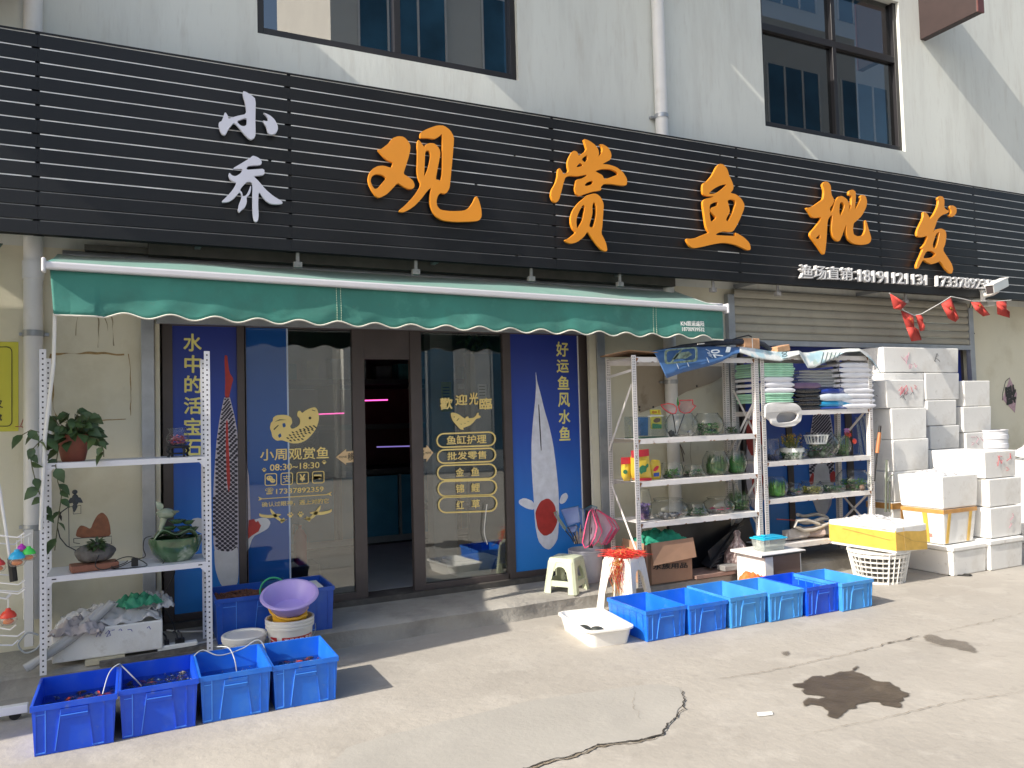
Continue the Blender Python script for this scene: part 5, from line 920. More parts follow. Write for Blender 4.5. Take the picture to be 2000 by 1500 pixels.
lsc(m).build('lotus_leaf', glz, lf, smooth=60)
m = M(); m.blob(C+Vector((-.05, .03, .275)), (.05, .034, .032), 20, 12, .2, 2.5, 3).lathe([(.0, 0), (.018, .002), (.024, .012), (.018, .014), (.008, .008)], C+Vector((.0, .02, .275)), 14).leaf(C+Vector((-.07, .03, .3)), (-.3, -.1, .5), (0, -1, .4), .06, .04).tube([C+Vector((-.06, .02, .25)), C+Vector((-.075, .02, .2)), C+Vector((-.07, .02, .15))], [.02, .014, .018], 10); lsc(m).build('fish_head_spout', pale, lf, smooth=60)
M().tube([C+Vector((.0, -.03, .17)), C+Vector((.01, -.045, .155)), C+Vector((.02, -.04, .14))], .004, 6).build('spout', black_p, lf)
# yellow notice at the far left
yn = thing('yellow_sign', 'yellow notice board with a black rounded border on the left wall', 'sign', (-.9, .69, 1.7)); Y = BW-.006
x1 = onY(36, 740, Y).x; z1 = onY(36, 668, Y).z; z0 = onY(36, 842, Y).z; M().box(x1-.62, x1, Y, BW-.001, z0, z1).build('board', mat('yellow sign board', (.62, .60, .06), .45, var=.03), yn)
m = M(); outline(m, [rrect(-150, 677, 24, 833, 10), rrect(-148.6, 678.4, 22.6, 831.6, 9)], (0, 0, 1), Y-.001, smooth=0); m.build('border', black_p, yn)
m = M(); text(m, '又', (-11, 782, 797, 6, 782, 797), Y-.001, off=.03); text(m, 't', (-1, 808, 822, 4, 808, 822), Y-.001, off=.04); m.build('lettering', black_p, yn)
m = M(); m.tube([onY(x, y, .66) for x, y in ((100, 800), (72, 806), (50, 807), (45, 820), (40, 833), (30, 833))], .003, 5); m.tube([onY(x, y, .66) for x, y in ((40, 833), (48, 835), (52, 838))], .003, 5); m.build('red_wire', mat('red wire', (.35, .05, .04), .5), label='thin red wire tied round the drainpipe by the yellow sign', cat='wire')
# wire display rack with toy fish floats
dr_ = thing('display_rack', 'white wire hook display stand at the left edge of the picture', 'display rack', (-.75, -.22, 0)); hookm = mat('white coated wire', (.82, .82, .82), .3)
YR = -.30; px_ = onY(-6, 1100, YR).x
M().tube([(px_-.06, YR+.0, .1), (px_-.06, YR, 1.1), (px_-.075, YR, 1.35)], .012, 10).build('pole', hookm, dr_, smooth=50)
pts = [onY(x, y, YR) for x, y in ((0, 960), (12, 1040), (22, 1110))]; M().tube([onY(-6, 930, YR)]+pts, .008, 8).build('stay', hookm, dr_); M().tube([onY(22, 1090, YR-.01), onY(27, 1135, YR-.01)], .02, 8).build('grip', black_p, dr_)
for z0_, rowp in ((0, ((48, 1045), (61, 1045), (40, 1058))), (1, ((50, 1137), (50, 1150), (27, 1118))), (2, ((50, 1155), (22, 1165), (20, 1163))), (3, ((31, 1225), (48, 1237), (36, 1254)))):
    m = M()
    for k, (hx, hy) in enumerate(rowp):
        Yk = YR-.05+.05*k; e = onY(hx, hy, Yk); s_ = Vector((px_-.06, YR, e.z+.02)); b = s_.lerp(e, .82)+Vector((0, 0, -.015)); m.tube([s_, b, e+Vector((0, 0, .012))], .0042, 6)
    m.build('hook', hookm, dr_, smooth=50)
m = M(); m.tube([onY(x, y, -.33) for x, y in ((-30, 1392), (44, 1383))], .014, 4); q = onY(43, 1378, -.33); m.box(q.x-.32, q.x+.03, -.36, -.31, q.z-.035, q.z+.01); m.build('base', hookm, dr_, bev=.003)
q = onY(30, 1397, -.33); M().tube([(q.x, -.345, .03), (q.x, -.32, .03)], .029, 18).build('caster', black_p, dr_, smooth=40)
def toy(px, py, w, col, mmn, lab, Y=-.36):
    t = thing('toy_fish_float', lab, 'toy', onY(px, py, Y)); C = onY(px, py, Y); s = w*mpp(C)/2
    M().lathe([(0, -.95*s), (.7*s, -.8*s), (1*s, -.35*s), (.95*s, .0), (.85*s, .15*s)], C, 18).build('clear_body', glass('toy clear plastic', (.95, .92, .88), 1.5, .02, body=.12, bodycol=(.8, .75, .7)), t, smooth=60)
    cm = mat(mmn, col, .3, var=.1); M().lathe([(.88*s, .1*s), (.9*s, .3*s), (.62*s, .75*s), (.3*s, .95*s), (.28*s, 1.15*s), (.0, 1.25*s)], C, 18, wob=lambda a, z: .07*math.sin(9*a)).build('cap', cm, t, smooth=60)
    M().blob(C+Vector((0, 0, -.4*s)), (.6*s, .25*s, .35*s), 12, 8, .2, 2, 2).build('inner_fish', mat('orange toy fish', (.75, .22, .03), .4), t, smooth=60)
    M().tube([C+Vector((0, 0, 1.2*s)), C+Vector((0, 0, 1.2*s+.05))], .0025, 5).build('cord', white_p, t)
toy(42, 1074, 20, (.55, .04, .50), 'magenta toy cap', 'small toy fish float with a magenta cap, behind the others'); toy(33, 1092, 32, (.03, .42, .75), 'blue toy cap', 'toy fish float with a blue cap on the wire rack', -.4)
toy(56, 1083, 27, (.08, .65, .10), 'green toy cap', 'toy fish float with a green cap on the wire rack', -.38); toy(16, 1207, 32, (.72, .06, .03), 'red toy cap', 'toy fish float with a red cap hanging lowest on the wire rack', -.4)
toy(-3, 1105, 26, (.7, .06, .06), 'dull red toy cap', 'toy fish float with a red cap cut off by the left edge', -.4)
hose([onY(x, y, .1) for x, y in ((75, 1240), (55, 1236), (40, 1250), (36, 1262), (50, 1275), (70, 1268), (80, 1255))], .006, 'grey hose loop on the step behind the display stand', hose_m)
# ------------------------------------------------------------------ the two racks on the right
OM = [old_metal, holes_m, rust]
def old_rack(lab, X0, X1, zt, shelves, lean=0, braces=(), depth=.40, z0=.131):
    t = thing('shelf_rack', lab, 'rack', ((X0+X1)/2, .2, z0))
    for x, s in ((X0, 1), (X1, -1)):
        for y in (0, depth):
            m = M(); slot_post(m, x, y, z0, zt, w=.046, s=s, pitch=.021, edge=lean if x == X1 else lean*.3)
            if y == 0:
                m.slot(2); rr = random.Random(int(x*100))
                for i in range(16): z = z0+rr.random()*(zt-z0)*(.75 if i > 3 else .15); w_ = rr.uniform(.003, .009); hh = rr.uniform(.006, .03); xx = x+(lean if x == X1 else lean*.3)*(z-z0)+rr.uniform(-.016, .012); m.add([(xx, y-.0008, z), (xx+w_, y-.0008, z+.003), (xx+w_*.8, y-.0008, z+hh), (xx-.001, y-.0008, z+hh*.8)], [(0, 1, 2, 3)])
            m.build('post', OM, t)
    for z in shelves:
        l = (lean*.3*(z-z0), lean*(z-z0)); m = M(); tray(m, X0+.02+l[0], X1-.02+l[1], .004, depth+.03, z, .045); m.slot(2)
        for xe, sx in ((X0+.02+l[0], 1), (X1-.02+l[1], -1)):
            if random.random() < .85: m.prism([(xe, .0025, z-.004), (xe+sx*.03, .0025, z-.012), (xe+sx*.012, .0025, z-.04), (xe, .0025, z-.043)], (0, -.0008, 0))
        for i in range(5): xx = random.uniform(X0+.1, X1-.1); m.prism([(xx, .0025, z-.045), (xx+.03, .0025, z-.045), (xx+.02, .0025, z-.038)], (0, -.0008, 0))
        m.build('shelf', OM, t)
    for a, b in braces: M().bar(a, b, .022, .004, (1, 0, 0)).build('brace', old_metal, t)
    return t
XA0, XA1, XB0, XB1 = 3.83, 5.185, 5.262, 6.665
ZA = (2.085, 1.385, 1.02, .672); ZBB = (2.12, 1.59, 1.118, .77, .34)
d_ = .40
old_rack('old white slotted rack of glass bowls, blue poster lying on its top', XA0, XA1, 2.10, ZA, .012, [((XA0-.01, .40, 1.28), (XA0-.01, .02, 1.85)), ((XA0-.01, .38, .98), (XA0-.01, .02, .42)), ((XA0-.01, .02, 1.97), (XA0-.01, .40, 1.93)), ((XA1+.01, .02, 1.7), (XA1+.01, .4, 1.2)), ((XA1+.01, .4, .98), (XA1+.01, .02, .5)), ((XA1+.01, .02, .98), (XA1+.01, .4, .5))])
old_rack('old white slotted rack with folded bags on top and glass bowls below', XB0, XB1, 2.13, ZBB, .03, [((XB0+.02, .02, 1.2), (XB0+.02, .4, 1.8)), ((XB0+.02, .4, 1.2), (XB0+.02, .02, 1.85)), ((XB1+.0, .02, 1.58), (XB1-.02, .4, 1.2)), ((XB1-.02, .02, .74), (XB1-.02, .4, .4)), ((XB1-.02, .4, .74), (XB1-.02, .02, .4))])
def put(px0, px1, py0, zs, Y=.13):                             # a spot on a shelf read off the photograph: centre, width, height
    c = onY((px0+px1)/2, py0+20, Y); w = abs(onY(px1, py0, Y).x-onY(px0, py0, Y).x)*.97; h = onY((px0+px1)/2, py0, Y).z-zs
    return (c.x, Y, zs+.001), w, max(.05, h)
BG = 'glass fish bowls on the racks'
def bowl(px0, px1, py0, zs, lab, kind, plant, seed, Y=.13): c, w, h = put(px0, px1, py0, zs, Y); return fishbowl(c, w, h, lab, kind, plant, BG, seed)
u1 = lambda x: 1160+x/5.882
v1 = lambda y: 640+y/5.882
v2 = lambda y: 880+y/5.882
bowl(u1(845), u1(1165), v1(985), ZA[1], 'empty round glass bowl behind the two red nets', 'round', [('stone', (.1, .1, .1), 2)], 11)
bowl(u1(1160), u1(1455), v1(985), ZA[1], 'round glass bowl with dark green moss, right end of the shelf with the red nets', 'round', [('moss', G1, 160), ('flower', (.25, .08, .10), 2)], 12)
bowl(u1(1520), u1(1660), v1(1090), ZA[1], 'narrow straight glass with a little greenery beside the rack post', 'tall', [('moss', G1, 40)], 13, .25)
bowl(u1(785), u1(1010), v2(145), ZA[2], 'glass bowl of dark stones and bright green plants beside the feed bags', 'drum', [('stone', (.05, .06, .07), 4), ('moss', G3, 90)], 14)
bowl(u1(1030), u1(1265), v2(170), ZA[2], 'low glass bowl with a hollow log ornament', 'wavy', [('stone', (.18, .14, .1), 4), ('moss', G1, 40)], 15)
bowl(u1(1272), u1(1530), v1(1420), ZA[2], 'big round glass bowl of grassy plants on the middle shelf', 'round', [('grass', G2, 70), ('moss', G1, 60)], 16)
bowl(u1(1530), u1(1738), v1(1420), ZA[2], 'egg shaped glass bowl full of green weed beside the right post', 'vase', [('grass', G1, 90), ('moss', G3, 90)], 17)
bowl(u1(500), u1(650), v2(450), ZA[3], 'tall glass vase of purple pebbles beside the rusty left post', 'vase', [('moss', (.14, .09, .28), 170), ('stone', (.2, .1, .2), 3)], 18)
bowl(u1(655), u1(1050), v2(555), ZA[3], 'wide low glass bowl, almost empty, on the bottom glass shelf', 'squat', [('stone', (.12, .12, .13), 5)], 19)
bowl(u1(1035), u1(1300), v2(610), ZA[3], 'small wavy sided glass bowl with a flat silvery front', 'wavy', [('moss', G1, 50)], 20)
bowl(u1(1285), u1(1585), v2(540), ZA[3], 'glass bowl with bright pink coral flowers inside', 'squat', [('flower', (.75, .10, .20), 12)], 21)
bowl(u1(1530), u1(1780), v2(500), ZA[3], 'glass jar stuffed with light green weed and tall grass sticking out', 'round', [('moss', G3, 220), ('tallgrass', G2, 26)], 22, .2)
u3 = lambda x: 1440+x/5.882
bowl(u3(335), u3(470), v1(1280), ZBB[2], 'small glass of dark blue pebbles beside the rack post', 'drum', [('stone', (.03, .04, .10), 7)], 23)
bowl(u3(480), u3(760), v1(1360), ZBB[2], 'low glass bowl of green weed under the white flower pot', 'squat', [('moss', G1, 150)], 24)
bowl(u3(780), u3(1110), v1(1205), ZBB[2], 'large round glass bowl with a white plastic basket hung in its mouth', 'round', [('moss', G1, 110), ('flower', (.6, .12, .1), 4), ('stone', (.1, .14, .1), 3)], 25)
bowl(u3(1110), u3(1280), v1(1250), ZBB[2], 'glass vase with red and purple flowers', 'vase', [('moss', G3, 110), ('tallgrass', G2, 14)], 26)
bowl(u3(350), u3(555), v2(305), ZBB[3], 'round glass bowl of tall green leaves, left end of the lower shelf', 'round', [('grass', G3, 80), ('moss', G1, 60)], 27)
bowl(u3(560), u3(735), v2(375), ZBB[3], 'small round glass bowl with pink and blue flowers', 'round', [('flower', (.7, .12, .2), 4), ('stone', (.05, .07, .12), 4), ('moss', G1, 20)], 28)
bowl(u3(738), u3(960), v2(355), ZBB[3], 'squat glass bowl of yellow green pebbles', 'squat', [('moss', (.40, .40, .05), 170)], 29)
bowl(u3(955), u3(1200), v2(355), ZBB[3], 'squat clear glass bowl with a dark green clump, right of the yellow green one', 'squat', [('moss', G1, 60), ('stone', (.1, .1, .1), 3)], 30)
bowl(u3(1190), u3(1480), v2(225), ZBB[3], 'large round glass bowl with driftwood, right end of the lower shelf', 'round', [('moss', G3, 70), ('moss', G1, 60), ('stone', (.2, .12, .09), 4)], 31)
# flowers, pot and basket set in those bowls
P_ = onY(1547, 872, .13); pt_ = thing('flower_pot', 'white fluted flower pot with yellow flowers on a low glass bowl', 'flower pot', (P_.x, .13, P_.z-.09)); C = Vector((P_.x, .13, onY(1547, 895, .13).z)); rw = 20*mpp(C)
M().lathe([(rw*.8, -.02), (rw*.95, .06), (rw*1.12, .062), (rw*1.12, .10), (rw*1.02, .10), (rw*.98, .07), (0, .07)], C, 40, wob=lambda a, z: .03*math.sin(20*a) if z < .06 else 0).build('pot', white_p, pt_, smooth=40)
m = M(); ml = M()
for i in range(70):
    a = random.uniform(0, 2*PI); sp_ = random.choice((-1, 1)); tip = C+Vector((sp_*.055+math.cos(a)*.06, math.sin(a)*.05, .14+random.random()*.09)); ml.leaf(C+Vector((sp_*.03, 0, .09)), tip-C-Vector((sp_*.03, 0, .09)), (0, -1, .3), (tip-C).length*.7, .007); 
    for k in range(3): m.leaf(tip, (random.gauss(0, 1), random.gauss(0, 1), random.gauss(.3, .8)), (0, 0, 1), .018, .010)
m.build('flowers', mat('yellow blossom', (.50, .33, .02), .6, var=.3, vs=40), pt_); ml.build('leaves', mat('olive leaf', (.12, .14, .03), .6), pt_)
P_ = onY(1594, 852, .13); C = Vector((P_.x, .13, P_.z-.05)); wbk = thing('hanging_basket', 'white slotted plastic basket in the mouth of the large round bowl', 'basket', C); m = M(); rr = 22*mpp(C)
for k in range(20): a = 2*PI*k/20; d = Vector((math.cos(a), math.sin(a), 0)); m.bar(C+d*rr*.8+Vector((0, 0, -.02)), C+d*rr+Vector((0, 0, .055)), .009, .003)
for r_, z in ((rr*.8, -.02), (rr*1.02, .058)): m.tube([C+Vector((math.cos(i*PI/12)*r_, math.sin(i*PI/12)*r_, z)) for i in range(24)], .006, 6, closed=True)
m.build('basket', white_p, wbk)
P_ = onY(1652, 845, .13); m = M(); C = Vector((P_.x, .13, P_.z))
fl_ = thing('artificial_flowers', 'bunch of red and purple artificial flowers standing in the glass vase', 'flowers', C-Vector((0, 0, .15))); cols = []
for (dx, dz, nm, cc) in ((-.012, .02, 'mauve petals', (.5, .25, .5)), (.012, -.025, 'red petals', (.70, .06, .04)), (.0, .0, 'dark red petals', (.4, .04, .08))):
    m = M()
    for i in range(36): m.leaf(C+Vector((dx, -.02, dz)), (random.gauss(0, 1), random.gauss(0, 1), random.gauss(0, 1)), (0, -1, .3), .032, .018)
    m.build('flower', mat(nm, cc, .6, var=.3, vs=30), fl_)
m = M(); 
for i in range(8): m.tube([C+Vector((random.uniform(-.02, .02), 0, 0)), C+Vector((random.uniform(-.015, .015), 0, -.16))], .003, 5)
m.build('stem', leafm[1], fl_)
P_ = onY(1665, 890, .13); st_ = thing('acrylic_stand', 'clear acrylic stand with a red round knob beside the glass vase', 'stand', P_); q = onY(1669, 850, .1); M().box(P_.x-.06, q.x+.03, .06, .24, ZBB[2]+.001, ZBB[2]+.008).box(q.x, q.x+.006, .06, .12, ZBB[2]+.008, q.z+.08).build('plate', clear, st_); M().blob(onY(1669, 862, .08), (.028, .012, .028), 16, 10, 0).build('knob', mat('red knob', (.65, .05, .03), .4), st_, smooth=180)
m = M()
for k, (x, y0_, x2, y1_) in enumerate(((1688, 812, 1705, 890), (1681, 812, 1694, 890), (1674, 815, 1684, 890))): m.bar(onY(x, y0_, .30+.02*k), onY(x2, y1_, .2+.02*k), .05, .004, (0, 1, 0))
m.build('acrylic_strips', glass('acrylic sheet', (.85, .9, .92), 1.6, .05, body=.25, bodycol=(.6, .65, .68)), label='clear acrylic strips leaning at the right end of the flower shelf', cat='acrylic sheet')
# glass tank, cards and feed bags
def gtank(x0, x1, y0, y1, z0, z1, lab):
    t = thing('glass_tank', lab, 'tank', ((x0+x1)/2, y0, z0)); e = .004
    for q in ((x0, x1, y0, y0+e, z0, z1), (x0, x1, y1-e, y1, z0, z1), (x0, x0+e, y0+e, y1-e, z0, z1), (x1-e, x1, y0+e, y1-e, z0, z1)): M().box(*q).build('pane', clear, t)
    M().box(x0, x1, y0, y1, z0-.0, z0+.006).build('base', mat('green mat', (.03, .12, .07), .6), t); return t
x0, x1 = onY(1245, 835, .1).x, onY(1299, 835, .1).x; z1 = onY(1270, 813, .1).z; gtank(x0, x1, .06, .30, ZA[1]+.001, z1, 'small rectangular glass tank holding blue and yellow packets')
def card(pix, Y, col, name, lab, cat, th=.02, extra=None):
    P_ = [onY(x, y, Y) for x, y in pix]; t = M().prism(P_, (0, th, 0)).build(name, col, label=lab, cat=cat, bev=.003)
    return t
bl_c = mat('blue packet', (.03, .12, .30), .4, var=.4, vs=14); ye_c = mat('yellow packet', (.62, .55, .05), .4, var=.15, vs=20); gr_c = mat('green print', (.04, .22, .10), .5); re_c = mat('red print', (.60, .03, .05), .45, var=.1)
card([(1245, 851), (1266, 851), (1266, 815), (1245, 815)], .14, bl_c, 'packet', 'blue packet standing in the small glass tank', 'packet')
o = card([(1273, 838), (1293, 838), (1292, 812), (1272, 814)], .14, ye_c, 'packet', 'yellow and green packet in the small glass tank', 'packet'); m = M(); m.prism([onY(x, y, .138) for x, y in ((1274, 837), (1292, 837), (1292, 829), (1274, 827))], (0, -.002, 0)); m.build('print', gr_c, o); m = M(); m.prism([onY(x, y, .138) for x, y in chaikin([(1275, 822), (1281, 816), (1290, 817), (1289, 824), (1280, 826)])], (0, -.002, 0)); m.build('print', mat('dark print', (.12, .07, .04), .5), o)
o = card([(1271, 809), (1292, 810), (1290, 800), (1270, 800)], .12, ye_c, 'hang_tag', 'yellow printed tag standing on the edge of the small glass tank', 'tag', .012); m = M(); flat(m, circ(1276, 805, 3, 8), .119); flat(m, circ(1281, 805, 2.2, 8), .119); flat(m, [(1285, 802), (1288, 801), (1288, 808), (1286, 808)], .119); m.build('print', mat('orange print', (.45, .2, .02), .5), o)
M().bar(onY(1265, 813, .08), onY(1295, 812, .08), .008, .008).build('white_clip', white_p, label='white plastic rod across the top of the small glass tank', cat='rod')
def feedbag(pix, Y, lab, mm, prints):
    P_ = chaikin(pix, 1); c = Vector(); pts_ = [onY(x, y, Y) for x, y in P_]; c = sum(pts_, Vector())/len(pts_); m = M(); n = len(pts_)
    m.add(pts_+[p.lerp(c, .35)+Vector((0, -.022, 0)) for p in pts_]+[c+Vector((0, -.028, 0))]+[p.lerp(c, .3)+Vector((0, .03, 0)) for p in pts_], [(i, (i+1) % n, n+(i+1) % n, n+i) for i in range(n)]+[(n+i, n+(i+1) % n, 2*n) for i in range(n)]+[((i+1) % n, i, 2*n+1+i, 2*n+1+(i+1) % n) for i in range(n)]+[tuple(2*n+1+i for i in range(n))[::-1]])
    o = m.build('feed_bag', mm, label=lab, cat='feed bag', group='turtle feed bags on the rack', smooth=60)
    for pm_, outs in prints:
        m = M()
        for k, op in enumerate(outs): m.prism([onY(x, y, Y-.029-.0004*k) for x, y in op], (0, -.001, 0))
        m.build('print', pm_, o)
    return o
ybag = mat('yellow feed bag', (.70, .50, .05), .3, var=.08, coat=.3)
U = lambda pts: [(u1(x), v2(y)) for x, y in pts]
feedbag(U([(305, 80), (425, 75), (440, 345), (320, 350)]), .14, 'yellow feed bag with a red top, behind the rusty front post', ybag, [(re_c, [U([(310, 80), (425, 75), (425, 150), (312, 160)])]), (gr_c, [U(circ(360, 245, 26, 10))])])
feedbag(U([(420, 0), (630, -20), (640, 120), (668, 330), (662, 352), (495, 352), (425, 330)]), .09, 'yellow feed bag with a big green turtle and a red top', ybag, [(re_c, [U([(425, 0), (628, -18), (634, 60), (430, 85)]), U([(430, 320), (664, 312), (662, 345), (495, 350)])]), (gr_c, [U(chaikin([(515, 240), (525, 190), (560, 165), (590, 180), (602, 160), (618, 148), (630, 165), (622, 190), (606, 200), (602, 245), (560, 255), (540, 275), (528, 250)]))]), (mat('pale green print', (.30, .45, .22), .5), [U(circ(558, 212, 22, 10))])])
feedbag(U([(640, 105), (755, 105), (770, 170), (768, 340), (660, 345), (650, 250)]), .12, 'small yellow feed bag with a red fish and blue patch', ybag, [(re_c, [U(chaikin([(680, 225), (700, 190), (735, 170), (748, 185), (735, 215), (715, 235), (690, 240)]))]), (mat('blue print', (.03, .08, .35), .5), [U([(685, 260), (750, 250), (750, 295), (688, 300)])])])
# two red framed nets standing on the rack shelf
netm = glass('pink net', (.85, .8, .8), 1.05, body=.35, bodycol=(.7, .45, .45)); rfr = mat('red net frame', (.65, .05, .06), .4)
def handnet(pix, hand, Y, lab, fr_m, nm, group=None, dY=.0, r=.005, bag=.04, hm=black_p):
    t = thing('hand_net', lab, 'net', onY(*hand[-1], Y), group); P_ = [onY(x, y, Y+dY*(k % 2)) for k, (x, y) in enumerate(pix)]; c = sum(P_, Vector())/len(P_); n = len(P_)
    M().tube(P_, r, 6, closed=True).build('frame', fr_m, t, smooth=60); m = M(); ring = lambda s, b: [p.lerp(c, s)+Vector((0, b, -.35*b)) for p in P_]
    R_ = [ring(0, 0), ring(.25, bag*.7), ring(.6, bag), [c+Vector((0, bag*1.05, 0))]*n]
    m.add([p for l in R_ for p in l], [(i*n+j, i*n+(j+1) % n, (i+1)*n+(j+1) % n, (i+1)*n+j) for i in range(3) for j in range(n)]); m.build('netting', nm, t, smooth=60)
    M().tube([onY(x, y, Y) for x, y in hand], .005, 6).build('handle', hm, t, smooth=60); return t
handnet([(u1(x), v1(y)) for x, y in ((770, 885), (815, 880), (850, 870), (910, 880), (945, 910), (950, 950), (935, 985), (900, 990), (850, 965), (800, 930))], ((u1(905), v1(990)), (u1(925), v1(1100)), (u1(940), v1(1215))), .10, 'red framed net on the shelf, left of the pair', rfr, netm)
handnet([(u1(x), v1(y)) for x, y in ((985, 835), (1135, 830), (1135, 880), (1172, 900), (1140, 935), (1100, 975), (1040, 985), (990, 960), (970, 910), (985, 880))], ((u1(1040), v1(985)), (u1(1000), v1(1100)), (u1(960), v1(1215))), .12, 'red framed net on the shelf, right of the pair', rfr, netm)
M().leaf(onY(u1(965), v1(900), .13), (0, -.1, 1), (0, -1, 0), .06, .03).tube([onY(u1(960), v1(800), .13), onY(u1(968), v1(870), .13)], .003, 5).build('green_net_tip', mat('green net tip', (.06, .28, .06), .5), label='small green net tip between the two red nets', cat='net')
# top of the racks: board, blue poster, bricks, black hose
M().add([tuple(onY(1182, 694, .02)), tuple(onY(1228, 684, .02)), tuple(onY(1300, 690, .02)), (XA0+.6, .44, 2.13), (XA0-.05, .44, 2.12)], [(0, 1, 2, 3, 4)]).build('cardboard_sheet', mat('brown cardboard', (.33, .20, .11), .85, var=.12, vs=6), label='brown cardboard sheet on top of the left hand rack', cat='cardboard', solid=.008)
M().prism([(XA0-.02, .0, 2.09), (XA0+.0, .40, 2.09), (XA0+.0, .40, .5), (XA0-.02, .39, .5)], (-.004, 0, 0)) if False else None
pb_m = mat('blue printed poster', (.055, .13, .30), .35, var=.2, vs=4); pale_m = mat('pale printed poster', (.64, .67, .66), .35, var=.15, vs=12, dirt=[((.25, .48, .58), 4, .54, .6, .7), ((.30, .42, .38), 9, .58, .63, .7)])
po = thing('rolled_poster', 'curled blue printed poster sheet laid along the tops of both racks', 'poster', (5.2, .1, 2.12))
def sheet(bot, topy, n=40):                                  # front hanging edge and back edge of the sheet in photo pixels
    def f(u, v):
        k = u*(len(bot)-1); i = min(int(k), len(bot)-2); t = k-i; t = t*t*(3-2*t)
        B = [bot[i][j]*(1-t)+bot[i+1][j]*t for j in (0, 1)]; T = [topy[i][j]*(1-t)+topy[i+1][j]*t for j in (0, 1)]
        p = onY(*B, -.05); q = onY(*T, .02); 
        return p.lerp(q, min(1, v*1.4))+Vector((0, max(0, v-.7)*1.0, .015*math.sin(v*3)-.01*max(0, v-.7)))
    return f
m = M(); m.grid(sheet([(1302, 739), (1332, 728), (1388, 714), (1412, 705), (1430, 694), (1447, 688)], [(1276, 688), (1310, 681), (1360, 678), (1400, 677), (1425, 679), (1445, 680)]), 30, 8); m.build('blue_sheet', pb_m, po, smooth=60, solid=.002)
m = M(); m.grid(sheet([(1445, 688), (1475, 699), (1500, 703), (1525, 706), (1545, 697), (1562, 692), (1578, 719), (1592, 718), (1610, 708), (1628, 700), (1650, 688), (1680, 686), (1705, 706), (1722, 733)], [(1445, 679), (1470, 681), (1500, 686), (1520, 688), (1540, 689), (1560, 687), (1570, 690), (1590, 690), (1610, 686), (1630, 684), (1655, 683), (1678, 683), (1695, 692), (1712, 715)]), 60, 8); m.build('pale_sheet', pale_m, po, smooth=60, solid=.002)
m = M(); outline(m, [rrect(1298, 683, 1362, 712, 6, 6), rrect(1302, 686, 1358, 708, 5, 6)], (0, 0, 1), -.058, smooth=0); 
for q in ([(1308, 709), (1330, 682), (1333, 683), (1312, 709)], [(1312, 702), (1322, 690), (1345, 686), (1352, 693), (1340, 700)]): flat(m, q[::-1], -.058)
m.build('print', mat('grey green picture print', (.12, .17, .14), .5, var=.6, vs=30), po)
m = M(); text(m, '70', (1388, 681, 698, 1412, 684, 701), -.058, off=.02, rot=2.0); text(m, '10-1', (1378, 680, 690, 1392, 690, 700), -.058, off=.01, rot=1.9); m.prism([onY(x, y, -.058) for x, y in ((1417, 688), (1425, 688), (1428, 678), (1420, 677))], (0, -.001, 0))
for x in (1325, 1345, 1384): m.prism([onY(xx, yy, -.058) for xx, yy in ((x, 720-(x-1325)*.2), (x+1.2, 720-(x-1325)*.2), (x-3, 710-(x-1325)*.2), (x-4.2, 710-(x-1325)*.2))], (0, -.0008, 0))
m.build('print', mat('pale print', (.6, .68, .75), .5), po)
m = M(); text(m, '100', (1526, 687, 702, 1539, 686, 701), -.058, off=.02, rot=1.7)
for k in range(5): x = 1602+k*8; m.prism([onY(xx, yy, -.058) for xx, yy in ((x, 712-k*3), (x+2.5, 711-k*3), (x+8, 688), (x+6, 688))], (0, -.0008, 0))
m.build('print', mat('slate print', (.16, .22, .24), .5), po)
brk = mat('pale orange brick', (.52, .30, .17), .85, var=.15, vs=20, bump=.3)
def brick(px0, py0, px1, py1, Y, mm, lab, rz=0, d=.11, name='brick'):
    a, b = onY(px0, py1, Y), onY(px1, py0, Y); w_ = b.x-a.x; h_ = b.z-a.z; C = Vector(((a.x+b.x)/2, Y+d/2, a.z)); o = M().box(-w_/2, w_/2, -d/2, d/2, 0, h_).build(name, mm, label=lab, cat='brick', bev=.008); o.location = C; o.rotation_euler = (0, 0, rz); return o
b1 = brick(1454, 661, 1484, 682, .03, brk, 'pale brick tied with string on top of the racks, upright one'); M().bar(onY(1469, 661, .024), onY(1470, 682, .024), .006, .004).build('string', white_p, b1)
o = brick(1517, 675, 1545, 687, .03, brk, 'pale brick lying tilted on the poster, right of the upright one'); o.rotation_euler = (0, -.18, .1)
rl = M(); rl.tube([onY(x, y, .06) for x, y in ((1290, 686), (1330, 677), (1380, 672), (1420, 668), (1460, 667), (1490, 672), (1505, 683))], [.012, .018, .024, .028, .028, .025, .02], 10); rt = thing('folded_umbrella', 'dark folded mesh roll lying on the rack tops behind the poster', 'umbrella', (4.9, .1, 2.15)); rl.build('roll', mat('dark mesh', (.03, .035, .05), .7, var=.4, vs=40), rt, smooth=60)
M().tube([onY(x, y, .05) for x, y in ((1420, 667), (1440, 660), (1462, 655), (1468, 658))], .007, 6).build('strap', black_p, rt); M().bar(onY(1364, 672, .02), onY(1374, 671, .02), .03, .01).build('label_patch', white_p, rt)
